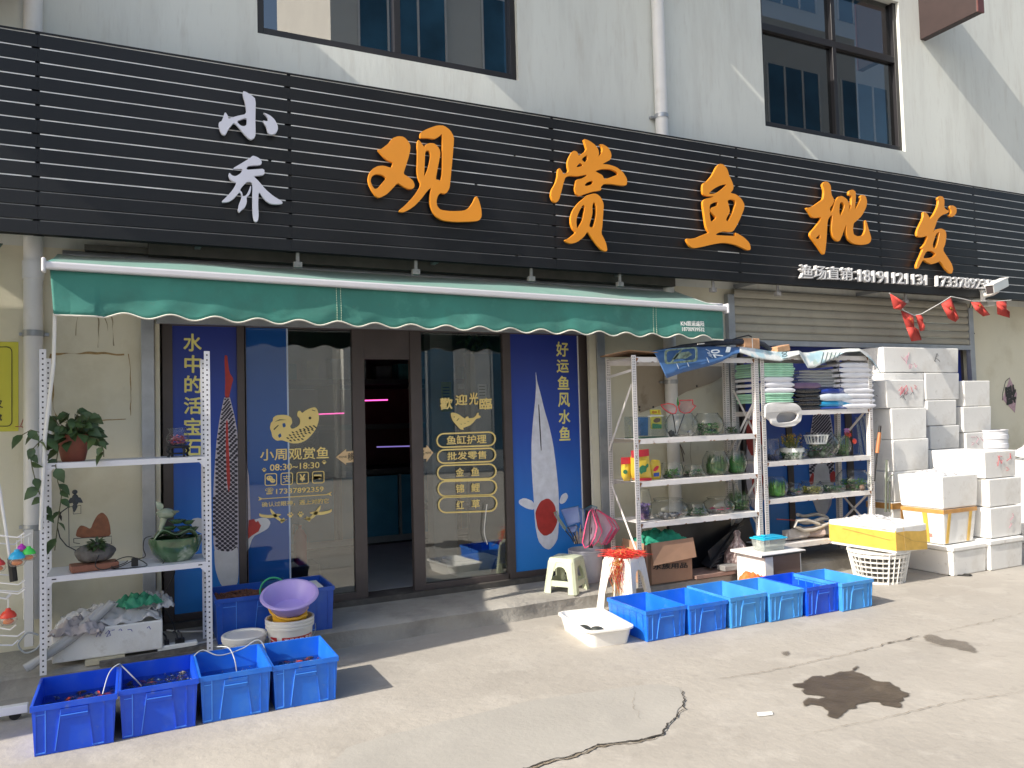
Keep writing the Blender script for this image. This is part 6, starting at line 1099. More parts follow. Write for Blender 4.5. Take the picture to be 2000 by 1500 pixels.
# grey cloth or board tacked behind rack one
m = M(); bk_p = [onY(x, y, BW-.01) for x, y in ((1235, 690), (1440, 690), (1438, 700), (1420, 730), (1390, 748), (1340, 765), (1300, 788), (1250, 806), (1242, 780))]; m.prism(bk_p, (0, -.004, 0)); cs = m.build('wall_sheet', mat('beige wall sheet', (.42, .36, .28), .85, var=.1, vs=3, dirt=((.22, .17, .11), 5, .56, .7, .6)), label='beige sheet tacked to the wall behind the rack of bowls', cat='sheet')
m = M()
for x, y in ((1249, 795), (1249, 801), (1276, 795), (1361, 754), (1308, 758)): m.blob(onY(x, y, BW-.016), (.012, .004, .012), 10, 6, 0)
m.build('tack', mat('dark tack', (.08, .07, .06), .5), cs, smooth=180)
m = M()
for dx, dz in ((.05, -.1), (-.03, -.08), (-.08, -.07), (.04, -.17)): q = onY(1328, 868, .66); m.tube([q, q+Vector((dx*.6, 0, dz*.5)), q+Vector((dx, 0, dz))], .004, 5)
m.build('dry_twig', mat('dry twig', (.12, .06, .04), .8), label='dry brown twig hanging on the drainpipe behind the rack', cat='twig')
# folded bags and sheets on the upper shelf of the right rack
V1 = lambda y: 640+y/5.882
def folded(px0, px1, py0, py1, n, mm, lab, group, Y=-.0, d=.36, name='folded_bag', cat='folded bag', z0=None, round_=.5, jit=.006):
    A, B = onY(u3(px0), V1((py0+py1)/2), Y), onY(u3(px1), V1((py0+py1)/2), Y); zt = onY(u3((px0+px1)/2), V1(py0), Y).z; zb = z0 if z0 is not None else onY(u3((px0+px1)/2), V1(py1), Y).z; h = (zt-zb)/n
    for i in range(n):
        dx = random.gauss(0, jit); w_ = (B.x-A.x)/2+random.gauss(0, jit*.5); c = (A.x+B.x)/2+dx; y0 = Y-random.random()*.01; m = M(); hh = h*.98
        prof = [(0, .06), (.04, .0), (.5, -.012*round_), (.96, .0), (1, .06)] if round_ else [(0, .01), (.15, 0), (.85, 0), (1, .01)]
        def f(u, v):
            x = c+(u-.5)*2*w_; e = (abs(u-.5)*2)**6; z = zb+h*i+hh*(.5+(v-.5)*(1-.5*e*(1 if round_ else .2)))+.004*noise.noise(Vector((x*9, i*2.2, v)))*(1 if round_ else .5)
            return x, z
        nu = 14; nv = 6; top_ = []
        m.grid(lambda u, v: (lambda q: (q[0], y0+.012*(abs(v-.5)*2)**3+.01*(abs(u-.5)*2)**5, q[1]))(f(u, v)), nu, nv)
        m.grid(lambda u, v: (f(u, 1)[0], y0+.012+.01*(abs(u-.5)*2)**5+v*d, f(u, 1)[1]), nu, 3)
        m.grid(lambda u, v: (f(u*0, v)[0], y0+.022+u*d, f(0, v)[1]), 3, nv); m.grid(lambda u, v: (f(1, v)[0], y0+.022+u*d, f(1, v)[1]), 3, nv)
        m.build(name, mm, label=lab, cat=cat, group=group, smooth=60)
    return zt
gbg = mat('pale green filter pad', (.42, .74, .55), .8, var=.1, vs=10, bump=.25, bs=60); wbg = mat('white filter wool', (.76, .77, .82), .85, var=.04, bump=.2, bs=40); gpk = glass('cloudy grey bag', (.7, .72, .72), 1.5, .15, body=.7, bodycol=(.60, .63, .63)); bpk = mat('black bag pack', (.022, .021, .023), .25, var=.4, vs=20, bump=.3, bs=30)
zs = ZBB[1]+.002
zt = folded(312, 645, 750, 862, 5, gbg, 'thin pale green pad in the lower green pile on the left of the bag shelf', 'green pads, lower pile', z0=onY(u3(480), V1(862), 0).z, round_=0, name='filter_pad', cat='pad')
folded(303, 665, 562, 750, 3, wbg, 'white wool pack between the two piles of green pads', 'white wool packs between the green pads', name='filter_wool', cat='wool pack')
folded(302, 655, 402, 562, 6, gbg, 'thin pale green pad in the upper green pile on the left of the bag shelf', 'green pads, upper pile', round_=0, name='filter_pad', cat='pad')
folded(672, 975, 700, 945, 5, bpk, 'black plastic pack in the dark pile in the middle of the bag shelf', 'black packs', Y=.01, z0=zs, name='black_pack', cat='pack', round_=.2)
folded(663, 970, 628, 700, 1, mat('purple pack', (.16, .10, .19), .35, var=.15), 'dull purple pack on top of the black packs', None, Y=.005, name='purple_pack', cat='pack')
folded(700, 1250, 485, 690, 6, gpk, 'cloudy grey folded plastic bag in the pile behind the purple pack', 'grey folded bags', Y=.10, jit=.02, d=.26, name='plastic_bag', cat='bag')
for k, (a, b, c_, nm) in enumerate(((955, 905, (.02, .06, .30), 'dark blue pack at the bottom of the blue pile'), (905, 838, (.02, .28, .55), 'bright blue pack in the middle of the blue pile'), (838, 755, (.60, .66, .74), 'white pack with a blue edge in the blue pile'), (755, 700, (.02, .05, .32), 'dark blue pack on top of the blue pile'))):
    folded(962, 1335, b, a, 1, mat(nm, c_, .3, var=.15, vs=10, dirt=((.6, .65, .72), 4, .58, .7, .7)), nm, None, Y=.0, name='blue_pack', cat='pack', z0=zs if k == 0 else None, d=.3)
folded(1195, 1575, 400, 945, 9, wbg, 'white wool pack in the tall white pile at the right end of the bag shelf', 'tall pile of white wool packs', z0=zs, name='filter_wool', cat='wool pack', jit=.008)
folded(1225, 1420, 385, 425, 1, white_p, 'flat white box on top of the tall white pile', None, Y=.06, name='flat_box', cat='box', d=.2)
# white carrier bag with a hand hole hanging over the shelf edge
cb = M(); outline(cb, [[(306, 864), (640, 866), (692, 900), (722, 950), (726, 1010), (704, 1080), (645, 1122), (560, 1142), (450, 1132), (382, 1106), (366, 1064), (330, 1036), (308, 1030)], [(436, 1020), (468, 972), (560, 962), (648, 966), (684, 994), (668, 1052), (620, 1082), (540, 1094), (452, 1100), (432, 1066)]], (1440, 640, 5.882), -.03, ext=.008, smooth=2, bev=.004)
for v in cb.v: v.y += .012*noise.noise(Vector((v.x*14, 0, v.z*14)))
cb.build('carrier_bag', mat('white carrier bag', (.66, .65, .64), .45, var=.06, bump=.3, bs=14), label='white plastic carrier bag with a hand hole hanging from the bag shelf', cat='bag', smooth=60)
M().prism([onY(1440+x/5.882, 640+y/5.882, -.004) for x, y in ((436, 1020), (468, 972), (648, 966), (684, 994), (668, 1052), (540, 1094), (452, 1100))], (0, .002, 0)).build('bag_back', glass('cloudy bag back', (.8, .82, .84), 1.4, .1, body=.35, bodycol=(.6, .6, .62)), bpy.data.objects['carrier_bag'])
# ------------------------------------------------------------------ in front of the racks: stools, nets, carton, cabinet
def stool(c, w, h, rz, mm, lab, arch, tw=.72, group=None):   # moulded plastic stool: seat, four corner legs joined by aprons
    t = thing('plastic_stool', lab, 'stool', (0, 0, 0), group)
    hw = lambda z: w/2*(1-(1-tw)*z/h)
    m = M(); L_ = [rbox(2*hw(h-.03), 2*hw(h-.03), .035, h-.03), rbox(2*hw(h)-.006, 2*hw(h)-.006, .035, h-.006), rbox(2*hw(h)-.02, 2*hw(h)-.02, .03, h), rbox(.05, .05, .02, h-.002)]
    n = len(L_[0]); m.add([p for l in L_ for p in l], [tuple(range(n))[::-1], tuple(range(3*n, 4*n))]+[(i*n+j, i*n+(j+1) % n, (i+1)*n+(j+1) % n, (i+1)*n+j) for i in range(3) for j in range(n)]); m.build('seat', mm, t, smooth=40)
    lw = .27*w
    for sx in (-1, 1):
        for sy in (-1, 1):
            m = M(); zz = [0, .015, .35*h, .72*h, h-.03]; sec = []
            for z in zz:
                a = hw(z); l = lw*(.86 if z < .02 else .72+.5*(z/h)**3); sec.append([(sx*a, sy*(a-l), z), (sx*a, sy*(a-.02), z), (sx*(a-.02), sy*a, z), (sx*(a-l), sy*a, z), (sx*(a-l), sy*(a-.012), z), (sx*(a-.03), sy*(a-.03), z), (sx*(a-.012), sy*(a-l), z)])
            n = 7; m.add([p for s_ in sec for p in s_], [(i*n+j, i*n+(j+1) % n, (i+1)*n+(j+1) % n, (i+1)*n+j)[::(1 if sx*sy > 0 else -1)] for i in range(4) for j in range(n)]+[tuple(range(n))]); m.build('leg', mm, t, smooth=30)
    for k in range(4):                                        # apron with an arched opening, and the foot rail of the low stool
        R = Matrix.Rotation(k*PI/2, 3, 'Z'); m = M(); a1 = hw(h-.03)-.003; hz0 = h*(.70 if arch else .70); pts_ = [(-hw(hz0)+.02, hz0), (-a1+.01, h-.025), (a1-.01, h-.025), (hw(hz0)-.02, hz0)]
        in_ = hw(hz0)-lw*.95; ar = [(in_*math.cos(q), hz0-.02+(.13*h)*math.sin(q)) for q in [i*PI/10 for i in range(11)]]
        poly = pts_+[(ar[0][0]+.0, hz0-.02)]+ar[1:-1]+[(ar[-1][0], hz0-.02)]
        yy = lambda z: -hw(z)+.004; m.prism([R @ Vector((x, yy(z), z)) for x, z in poly], R @ Vector((0, .010, 0))); m.build('apron', mm, t)
        if not arch: z0_, z1_ = h*.20, h*.36; m = M(); m.prism([R @ Vector((x, yy(z), z)) for x, z in ((-hw(z0_)+.03, z0_), (hw(z0_)-.03, z0_), (hw(z1_)-.03, z1_), (-hw(z1_)+.03, z1_))], R @ Vector((0, .010, 0))); m.build('rail', mm, t)
    t.location = c; t.rotation_euler = (0, 0, rz); return t
stool((3.27, .27, .131), .30, .285, .62, mat('cream green stool plastic', (.55, .60, .44), .4, var=.04), 'low pale green plastic stool on the step by the door', False, .78)
stool((3.57, -.15, .0), .36, .45, .42, mat('white stool plastic', (.80, .77, .70), .4, var=.03), 'tall white plastic stool with red raffia over its seat', True, .70)
m = M(); raf = [mat('red raffia', (.60, .03, .02), .7, var=.3, vs=40), mat('yellow raffia', (.70, .48, .14), .7, var=.2, vs=40)]
for i in range(360):
    cx, cy = 3.60+random.gauss(-.03, .045), -.16+random.gauss(.0, .05); a = random.uniform(0, 2*PI); L_ = random.uniform(.05, .13); z = .455+abs(random.gauss(0, .018)); m.slot(0 if random.random() < .9 else 1)
    d = Vector((math.cos(a), math.sin(a), 0)); m.tube([Vector((cx, cy, z))-d*L_, Vector((cx, cy, z+random.uniform(.0, .02))), Vector((cx, cy, z-.006))+d*L_], .0016, 3, cap=False)
for i in range(90):                                          # strands falling down the left side
    x = 3.47+random.gauss(0, .03); y = -.25+random.gauss(0, .03); l = abs(random.gauss(.12, .09)); m.slot(1 if random.random() < .45 else 0); m.tube([(x+.05, y+.05, .46), (x-.015, y-.005, .43), (x-.05+random.gauss(0, .012), y-.0, .43-l*.6), (x-.045+random.gauss(0, .02), y-.03, .43-l)], .0016, 3, cap=False)
m.build('raffia', raf, label='loose bundle of red and yellow raffia draped over the white stool', cat='raffia')
gb = onY(1150, 1078, .45); bucket((gb.x, .50, .131), .125, .15, gb.z-.131+.02, 'grey white bucket full of hand nets beside the low stool', mat('grey bucket plastic', (.50, .50, .56), .4, var=.06, dirt=((.38, .37, .38), 5, .5, .8, .5)), rings=(.92,), handle=False)
V8 = lambda pts: [(1040+x/6.25, 960+y/6.25) for x, y in pts]
pinkf = mat('pink net frame', (.80, .08, .22), .4); pinkn = glass('pale pink netting', (.9, .85, .88), 1.05, body=.45, bodycol=(.72, .55, .66)); bluef = mat('blue net frame', (.02, .10, .26), .4); bluen = glass('pale blue netting', (.85, .88, .93), 1.05, body=.42, bodycol=(.48, .52, .70))
NG = 'hand nets in the grey bucket'
for pix, hd, fm, nm_, lab, Y in (([(720, 215), (790, 430), (760, 560), (700, 660), (640, 690), (610, 620), (650, 400), (690, 250)], [(720, 215), (700, 420), (690, 690)], pinkf, pinkn, 'pink hand net at the front left of the pink ones', .22),
        ([(740, 205), (850, 490), (790, 620), (735, 665), (715, 600), (780, 480), (760, 380), (720, 260)], [(740, 205), (720, 440), (700, 690)], pinkf, pinkn, 'narrow pink hand net second from the left of the pink ones', .25),
        ([(770, 215), (900, 300), (975, 440), (880, 600), (845, 650), (800, 600), (850, 480), (790, 290)], [(770, 215), (740, 440), (710, 690)], pinkf, pinkn, 'broad pink hand net in the middle of the pink ones', .28),
        ([(800, 220), (950, 330), (1020, 450), (900, 645), (870, 655), (970, 470), (900, 340)], [(800, 220), (760, 440), (720, 690)], pinkf, pinkn, 'pink hand net behind the broad middle one', .31),
        ([(830, 240), (1000, 350), (1060, 450), (940, 620), (905, 650), (1030, 460), (960, 370)], [(830, 240), (780, 440), (730, 690)], pinkf, pinkn, 'pink hand net furthest right in the bucket', .34),
        ([(340, 220), (560, 175), (585, 370), (430, 430), (390, 330)], [(430, 430), (480, 520), (530, 640)], bluef, bluen, 'square blue hand net at the front left of the bucket', .30),
        ([(560, 190), (640, 220), (645, 440), (600, 470), (580, 380)], [(600, 470), (580, 560), (570, 640)], bluef, bluen, 'narrow blue hand net beside the square one', .36),
        ([(420, 440), (520, 410), (560, 430), (520, 500), (440, 505)], [(500, 500), (530, 560), (550, 640)], bluef, bluen, 'small blue hand net low over the bucket rim', .33),
        ([(640, 210), (720, 170), (790, 190), (760, 260), (690, 240)], [(690, 240), (650, 440), (620, 640)], mat('teal net frame', (.02, .16, .22), .4), bluen, 'teal hand net at the back of the bucket', .40),
        ([(262, 255), (300, 235), (325, 320), (410, 450), (400, 475), (310, 330)], [(400, 475), (470, 560), (520, 640)], mat('green net frame', (.25, .33, .20), .5), bluen, 'thin grey green hand net leaning out to the left', .38)):
    handnet(V8(pix), V8(hd), Y, lab, fm, nm_, NG, r=.0045, bag=.03)
m = M()
for i in range(7): q = onY(1040+(515+i*16)/6.25, 960+635/6.25, .34); m.tube([q, q+Vector((random.uniform(-.01, .02), .01, .1+.03*(i % 3)))], .005, 6)
m.build('net_handles', mat('pale wooden sticks', (.42, .36, .30), .6, var=.3, vs=30), label='bundle of thin net handles standing in the grey bucket', cat='handles')
# carton with green net stuffed in it
ca = thing('cardboard_carton', 'open cardboard carton with black lettering under the rack of bowls', 'carton', (4.15, .2, .13)); kraft = mat('kraft cardboard', (.36, .215, .14), .85, var=.1, vs=5, dirt=((.24, .14, .09), 3, .5, .8, .5)); tapem = mat('brown tape', (.16, .09, .05), .5)
YC = .05; x0, x1 = onY(1262, 1110, YC).x, onY(1352, 1110, YC).x; zt = onY(1300, 1060, YC).z; m = M(); m.openbox(x1-x0, .34, zt-.135, .006, 0, ((x0+x1)/2, YC+.17, .133)); m.build('box', kraft, ca)
m = M(); zf = onY(1300, 1099, YC-.02).z; m.prism([(x0+.05, YC-.005, zt+.01), (x1+.015, YC-.005, zt+.02), (x1+.02, YC-.035, zf+.02), (x0+.055, YC-.03, zf-.01)], (0, -.005, 0)); m.build('front_flap', kraft, ca); m = M(); m.prism([(x0-.005, YC, zt+.01), (x0-.005, YC+.33, zt+.02), (x0-.04, YC+.33, zf), (x0-.03, YC, zf)], (-.004, 0, 0)); m.build('side_flap', kraft, ca)
M().box(x0+.02, x0+.05, YC-.004, YC-.001, .135, zt).build('tape', tapem, ca); m = M(); text(m, '水族用品', (1275, 1102, 1113, 1343, 1098, 1109), YC-.003, off=.03); m.build('lettering', ink, ca)
cloth('green_net', ((x0+x1)/2+.02, YC+.17, zt-.03), .46, .3, .10, mat('green net cloth', (.015, .26, .17), .75, var=.25, vs=8, bump=.3, bs=30), 'crumpled green netting stuffed in the cardboard carton', 'netting', 12, 5, .06)
# dark clutter under the racks
pn = thing('plastic_grille', 'dark plastic grille panel leaning under the rack', 'panel', (4.75, .3, .13)); m = M(); a = onY(1388, 1110, .12); b = onY(1445, 1025, .30); dvec = (b-a); sx = Vector((.06, .20, 0))
m.add([a, a+sx, b+sx, b], [(0, 1, 2, 3)]); m.build('panel', mat('dark grille', (.018, .02, .026), .5), pn, solid=.02); m = M()
for k in range(12): p = a+dvec*(k/12+.04); m.bar(p-Vector((0, .014, 0)), p+Vector((.05, -.012, .015)), .006, .004)
m.build('slots', mat('grille rib', (.06, .065, .075), .5), pn)
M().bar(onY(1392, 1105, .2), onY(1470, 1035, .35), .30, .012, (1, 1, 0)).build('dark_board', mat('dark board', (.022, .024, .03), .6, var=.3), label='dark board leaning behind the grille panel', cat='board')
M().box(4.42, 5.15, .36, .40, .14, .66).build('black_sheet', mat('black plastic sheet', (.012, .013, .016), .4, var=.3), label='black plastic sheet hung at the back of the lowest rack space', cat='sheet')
pg = thing('patterned_bag', 'tied patterned carrier bag under the rack', 'bag', onY(1440, 1100, .1)); m = M(); C = onY(1441, 1078, .12); m.lathe([(.03, -.14), (.10, -.135), (.125, -.09), (.11, -.02), (.06, .07), (.025, .13), (.03, .18), (.015, .2)], C, 36, wob=lambda a, z: .10*math.sin(9*a+z*20)+.06*math.sin(17*a)); m.build('sack', mat('patterned plastic', (.24, .17, .17), .35, var=.7, vs=26, dirt=((.55, .48, .47), 20, .5, .6, .8)), pg, smooth=60)
grb = mat('grey brick', (.22, .215, .21), .85, var=.12, vs=12, bump=.3)
brick(1416, 1102, 1446, 1117, .0, grb, 'grey brick on the ground under the patterned bag'); brick(1450, 1098, 1480, 1113, .12, grb, 'grey brick behind the other, by the small cabinet')
M().box(4.44, 5.1, .02, .3, .131, .16).build('stone_slab', mat('reddish slab', (.26, .17, .14), .85, var=.2, vs=9), label='reddish paving slab on the step under the bricks', cat='slab')
cloth('orange_bag', (4.80, -.28, .02), .34, .26, .17, mat('orange plastic', (.68, .17, .04), .4, var=.12, vs=8, bump=.3, bs=25), 'orange plastic bag lying behind the blue crates', 'bag', 21, 5, .05)
M().box(4.38, 4.78, -.2, .05, .0, .03).build('pale_board', mat('grey sheet', (.32, .33, .34), .7, var=.1), label='flat grey board on the ground beside the carton', cat='board')
cbn = thing('small_cabinet', 'small brown cabinet with white sides and a white top', 'cabinet', (5.1, -.15, 0)); brown = mat('brown melamine', (.14, .088, .075), .45, var=.06); wm_ = mat('white melamine', (.76, .75, .74), .4)
M().box(4.885, 4.90, -.34, .0, 0, .335).build('side_panel', wm_, cbn); M().box(5.30, 5.315, -.34, .0, 0, .335).build('side_panel', wm_, cbn); M().box(4.9005, 5.2995, -.345, -.33, .0, .334).build('front_panel', brown, cbn); M().box(4.885, 4.975, -.352, -.345, 0, .334).build('front_panel', wm_, cbn); M().box(4.83, 5.345, -.37, .02, .336, .358).build('top', [wm_], cbn, bev=.002); M().box(4.829, 5.346, -.3715, -.3702, .335, .350).build('edge_strip', ink, cbn)
kb = thing('plastic_pet_box', 'clear plastic pet box with a sky blue lid on the small cabinet', 'pet box', (5.0, -.2, .358)); m = M(); m.openbox(.26, .16, .10, .004, .015, (5.08, -.2, .359)); m.build('box', glass('clear pet box plastic', (.9, .92, .9), 1.5, .05, body=.2, bodycol=(.7, .74, .72)), kb); m = M()
m.box(4.94, 5.22, -.29, -.11, .459, .472).box(4.965, 5.19, -.272, -.128, .472, .482).bar((5.02, -.2, .482), (5.02, -.2, .495), .02, .05); m.build('lid', mat('sky blue lid', (.02, .42, .66), .3), kb, bev=.006); m = M()
for k in range(9): m.box(4.98+k*.025, 4.99+k*.025, -.25, -.15, .4821, .4835)
m.build('lid_slots', mat('blue slot', (.01, .2, .36), .5), kb)
# hose coil and cloths on the bottom shelf of the right rack
m = M(); C = onY(1588, 1036, .2); m.tube([C+Vector((math.cos(a)*.16*(1+.1*math.sin(a*1.7)), math.sin(a)*.10, .0+.01*a+.012*math.sin(3*a))) for a in [i*PI/12 for i in range(60)]], .017, 8); m.tube([onY(x, y, .05) for x, y in ((1620, 1022), (1590, 1034), (1570, 1036), (1552, 1028), (1556, 1017), (1575, 1015), (1600, 1024))], .016, 8); m.build('hose_coil', mat('cream rubber hose', (.50, .47, .42), .5, var=.1), label='coil of cream rubber hose on the lowest shelf of the right rack', cat='hose', smooth=60)
M().bar(onY(1517, 1014, .2), onY(1552, 1016, .2), .008, .008).build('red_tipped_rod', mat('dull red rod', (.35, .06, .06), .5), label='thin red tipped rod beside the hose coil', cat='rod')
for k, (x, y, w_, lab) in enumerate(((1555, 1055, .26, 'grey rolled cloth at the left of the lowest rack shelf'), (1585, 1052, .24, 'pinkish grey rolled cloth in the middle of the lowest rack shelf'), (1612, 1055, .2, 'pale rolled cloth at the right of the lowest rack shelf'))):
    C = onY(x, y, .12); m = M(); m.lathe([(.02, -w_/2), (.05, -w_/2), (.055, 0), (.05, w_/2), (.02, w_/2), (.0, w_/2-.02)], (0, 0, 0), 20, wob=lambda a, z: .14*math.sin(4*a+z*9)+.08*math.sin(9*a))
    R = Matrix.Rotation(PI/2, 3, 'Y') @ Matrix.Rotation(.4*k, 3, 'X')
    for v in m.v: v.xyz = Vector((C.x, .12, ZBB[4]+.062))+R @ v
    m.build('rolled_cloth', mat('cloth %d' % k, ((.42, .40, .39), (.36, .29, .27), (.52, .51, .5))[k], .9, var=.15, vs=14, bump=.3, bs=30), label=lab, cat='cloth', smooth=60)
# ------------------------------------------------------------------ white foam boxes
FG = 'white foam boxes stacked beside the right rack'
tape = mat('yellow packing tape', (.66, .42, .08), .3, var=.12, vs=14); otape = mat('orange packing tape', (.50, .26, .08), .35, var=.2, vs=14); redink = mat('red marker', (.55, .05, .08), .6); blk = mat('black marker', (.05, .05, .06), .6); pinkink = mat('pink marker', (.50, .22, .30), .6)
def fbox(x0, x1, y0, y1, z0, z1, lab, open_=False, lid=0, tp=.01, rz=0):
    t = thing('foam_box', lab, 'foam box', ((x0+x1)/2, (y0+y1)/2, z0), FG); w_, d, h = x1-x0, y1-y0, z1-z0-.003; c = ((x0+x1)/2, (y0+y1)/2, z0+.001)
    m = M(); m.openbox(w_, d, h-lid, .03, tp, c) if open_ else m.box(x0, x1, y0, y1, z0+.001, z0+.001+h-lid, tp, tp); m.build('box', foam, t, bev=.010)
    if lid: M().box(x0-.012, x1+.012, y0-.012, y1+.012, z1-lid+.0005, z1-.002).build('lid', foam, t, bev=.010)
    if rz: t.rotation_euler = (0, 0, rz)
    return t
uf = lambda pts: [(1660+x/5.882, 660+y/5.882) for x, y in pts]
lf_ = lambda pts: [(1660+x/5.882, 880+y/5.882) for x, y in pts]
# rear left column
ya, yb2 = .02, .34
for k, (x0, x1, z0, z1, lab) in enumerate(((6.98, 7.58, .14, .62, 'tall foam box at the bottom of the rear left stack, with orange tape'), (7.02, 7.60, .62, .93, 'foam box low in the rear left stack, above the taped one'), (7.04, 7.59, .93, 1.26, 'plain foam box in the rear left stack, third from its top'), (7.03, 7.58, 1.26, 1.585, 'plain foam box in the rear left stack, second from its top'), (6.97, 7.565, 1.585, 1.88, 'foam box with red and black scribble on top of the rear left stack'))):
    t = fbox(x0, x1, ya, yb2, z0, z1, lab, lid=0)
    if k == 0: M().box(x0-.003, x1+.003, ya-.003, yb2, z1-.07, z1-.01).box(x0+.12, x0+.17, ya-.003, ya, z1-.2, z1-.07).box(x0+.38, x0+.43, ya-.003, ya, z1-.26, z1-.07).build('tape', otape, t)
    if k == 4:
        scribble(t, [uf(q) for q in ([(560, 610), (600, 560), (580, 660), (625, 570)], [(600, 640), (650, 545), (668, 600), (620, 650), (660, 640)], [(700, 560), (720, 620)], [(740, 545), (765, 555), (745, 580), (770, 590)])], ya, redink); scribble(t, [uf(q) for q in ([(575, 690), (610, 660), (640, 715)], [(630, 600), (620, 680), (600, 690)], [(655, 610), (670, 640), (640, 660)], [(700, 650), (725, 620), (735, 650)])], ya-.001, blk); scribble(t, [uf([(300, 660), (322, 672)])], ya, blk)
# rear middle columns
t = fbox(7.32, 8.58, .31, .62, 1.975, 2.255, 'long foam box with pink and black scribble, top of the back row')
scribble(t, [uf(q) for q in ([(590, 215), (650, 280), (680, 170)], [(620, 250), (660, 200), (650, 300)], [(680, 340), (690, 300), (715, 305), (705, 345), (680, 350)], [(740, 290), (760, 340), (770, 310)])], .31, pinkink); scribble(t, [uf(q) for q in ([(975, 270), (1000, 180), (1015, 200), (985, 225), (1035, 270)], [(970, 260), (990, 275)])], .31, blk)
fbox(7.31, 7.97, .32, .62, 1.67, 1.972, 'foam box half hidden behind the scribbled one, under the long box'); fbox(7.98, 8.57, .31, .60, 1.665, 1.972, 'plain foam box under the right half of the long box')
fbox(7.99, 8.50, .31, .60, 1.375, 1.662, 'foam box in the back middle stack, second below the long box'); fbox(8.02, 8.53, .31, .60, 1.11, 1.372, 'foam box in the back middle stack, third below the long box')
for z0, z1, n in ((.14, .48, 'bottom'), (.48, .8, 'second from the bottom'), (.8, 1.108, 'third from the bottom')): fbox(7.98, 8.52, .31, .60, z0, z1, 'foam box in the back middle stack, %s' % n)
# rear right column
for z0, z1, n in ((.14, .45, 'bottom'), (.45, .72, 'second from the bottom'), (.72, 1.0, 'third from the bottom')): fbox(8.62, 9.12, .32, .62, z0, z1, 'foam box in the rear right stack, %s' % n)
t = fbox(8.62, 9.12, .30, .62, 1.0, 1.278, 'foam box with faint scribble in the rear right stack'); scribble(t, [uf(q) for q in ([(1390, 1140), (1440, 1138)], [(1450, 1130), (1480, 1155), (1450, 1200), (1480, 1230)], [(1400, 1200), (1430, 1205), (1400, 1235)], [(1500, 1140), (1530, 1185)])], .30, pinkink)
fbox(8.59, 9.11, .30, .62, 1.281, 1.578, 'plain foam box second from the top of the rear right stack'); fbox(8.63, 9.11, .30, .62, 1.581, 1.88, 'plain foam box on top of the rear right stack')
# front right column
t = fbox(7.375, 7.885, -.72, -.16, .0, .295, 'dirty foam box with a thick lid at the bottom of the front right stack', lid=.05)
t = fbox(7.435, 7.935, -.70, -.15, .30, .595, 'foam box with red scribble, second from the bottom of the front right stack'); scribble(t, [lf_(q) for q in ([(1830, 890), (1860, 840), (1840, 830)], [(1840, 800), (1880, 760)], [(1870, 720), (1880, 750)])], -.70, pinkink)
t = fbox(7.455, 7.975, -.69, -.14, .60, .872, 'scratched foam box, second from the top of the front right stack')
t = fbox(7.425, 7.925, -.68, -.12, .876, 1.14, 'foam box with red scribble on top of the front right stack'); scribble(t, [lf_(q) for q in ([(1690, 130), (1700, 180), (1720, 60), (1750, 70)], [(1700, 60), (1745, 150), (1750, 110)], [(1800, 230), (1830, 220), (1800, 190)], [(1800, 120), (1850, 80), (1840, 30)], [(1840, 60), (1855, 100)])], -.68, redink)
# front left column
t = fbox(6.87, 7.365, -.69, -.06, .0, .275, 'wide foam box with a chipped lid at the bottom of the front stack', lid=.045)
t = fbox(6.865, 7.355, -.62, -.17, .28, .615, 'foam box with orange tape strips in the middle of the front stack', tp=.03)
M().box(6.862, 7.358, -.624, -.166, .575, .612).build('tape', otape, t); m = M()
for x, w_ in ((6.93, .04), (7.24, .04)): m.prism([(x, -.6235, .575), (x+w_, -.6235, .575), (x+w_-.02, -.595, .29), (x-.02, -.595, .29)], (0, -.002, 0))
m.prism([(6.861, -.45, .575), (6.861, -.40, .575), (6.889, -.41, .29), (6.889, -.45, .29)], (-.002, 0, 0)); m.build('tape', tape, t)
M().prism([(6.888, -.48, .34), (6.888, -.40, .34), (6.884, -.40, .375), (6.884, -.48, .375)], (-.002, 0, 0)).build('sticker', mat('pink sticker', (.6, .25, .22), .6, var=.3, vs=80), t)
t = fbox(6.855, 7.385, -.63, -.15, .618, .93, 'open foam box holding plastic bags on top of the front stack', open_=True, tp=.015)
cloth('plastic_bag', (7.12, -.39, .90), .44, .38, .06, bagm, 'thin plastic bags heaped in the open foam box', 'plastic bag', 31, 8, .05)
# taped box on the white laundry basket
tb = thing('foam_box', 'foam box wrapped in yellow tape, standing on the white basket', 'foam box', (6.28, -.35, .30), None)
R = Matrix.Rotation(.04, 3, 'Z'); C = Vector((6.29, -.34, .29))
def rb(m):
    for v in m.v: v.xyz = C+R @ v
    return m
rb(M().openbox(.44, .72, .235, .03, .012)).build('box', foam, tb, bev=.01)
m = M(); rr = random.Random(5)
for z0_, z1_, ti in ((.015, .09, .015), (.08, .165, -.012), (.05, .185, .02)):
    e = .003+.001*rr.random(); hx, hy = .22-.006+e, .36-.006+e; m.add([(-hx, -hy, z0_+ti), (hx, -hy, z0_-ti), (hx, hy, z0_-ti), (-hx, hy, z0_+ti), (-hx, -hy, z1_+ti), (hx, -hy, z1_-ti), (hx, hy, z1_-ti), (-hx, hy, z1_+ti)], [(0, 1, 5, 4), (1, 2, 6, 5), (2, 3, 7, 6), (3, 0, 4, 7)])
rb(m).build('tape_wrap', tape, tb)
m = M()
for pl in ([(-.224, -.366, .19), (.0, -.367, .10), (.224, -.366, .06)], [(-.12, -.367, .23), (-.10, -.367, .01)], [(-.225, .2, .17), (-.225, -.3, .12)]): m.tube(pl, .0018, 4)
rb(m).build('tape_edge', mat('dark tape edge', (.35, .25, .10), .5), tb)
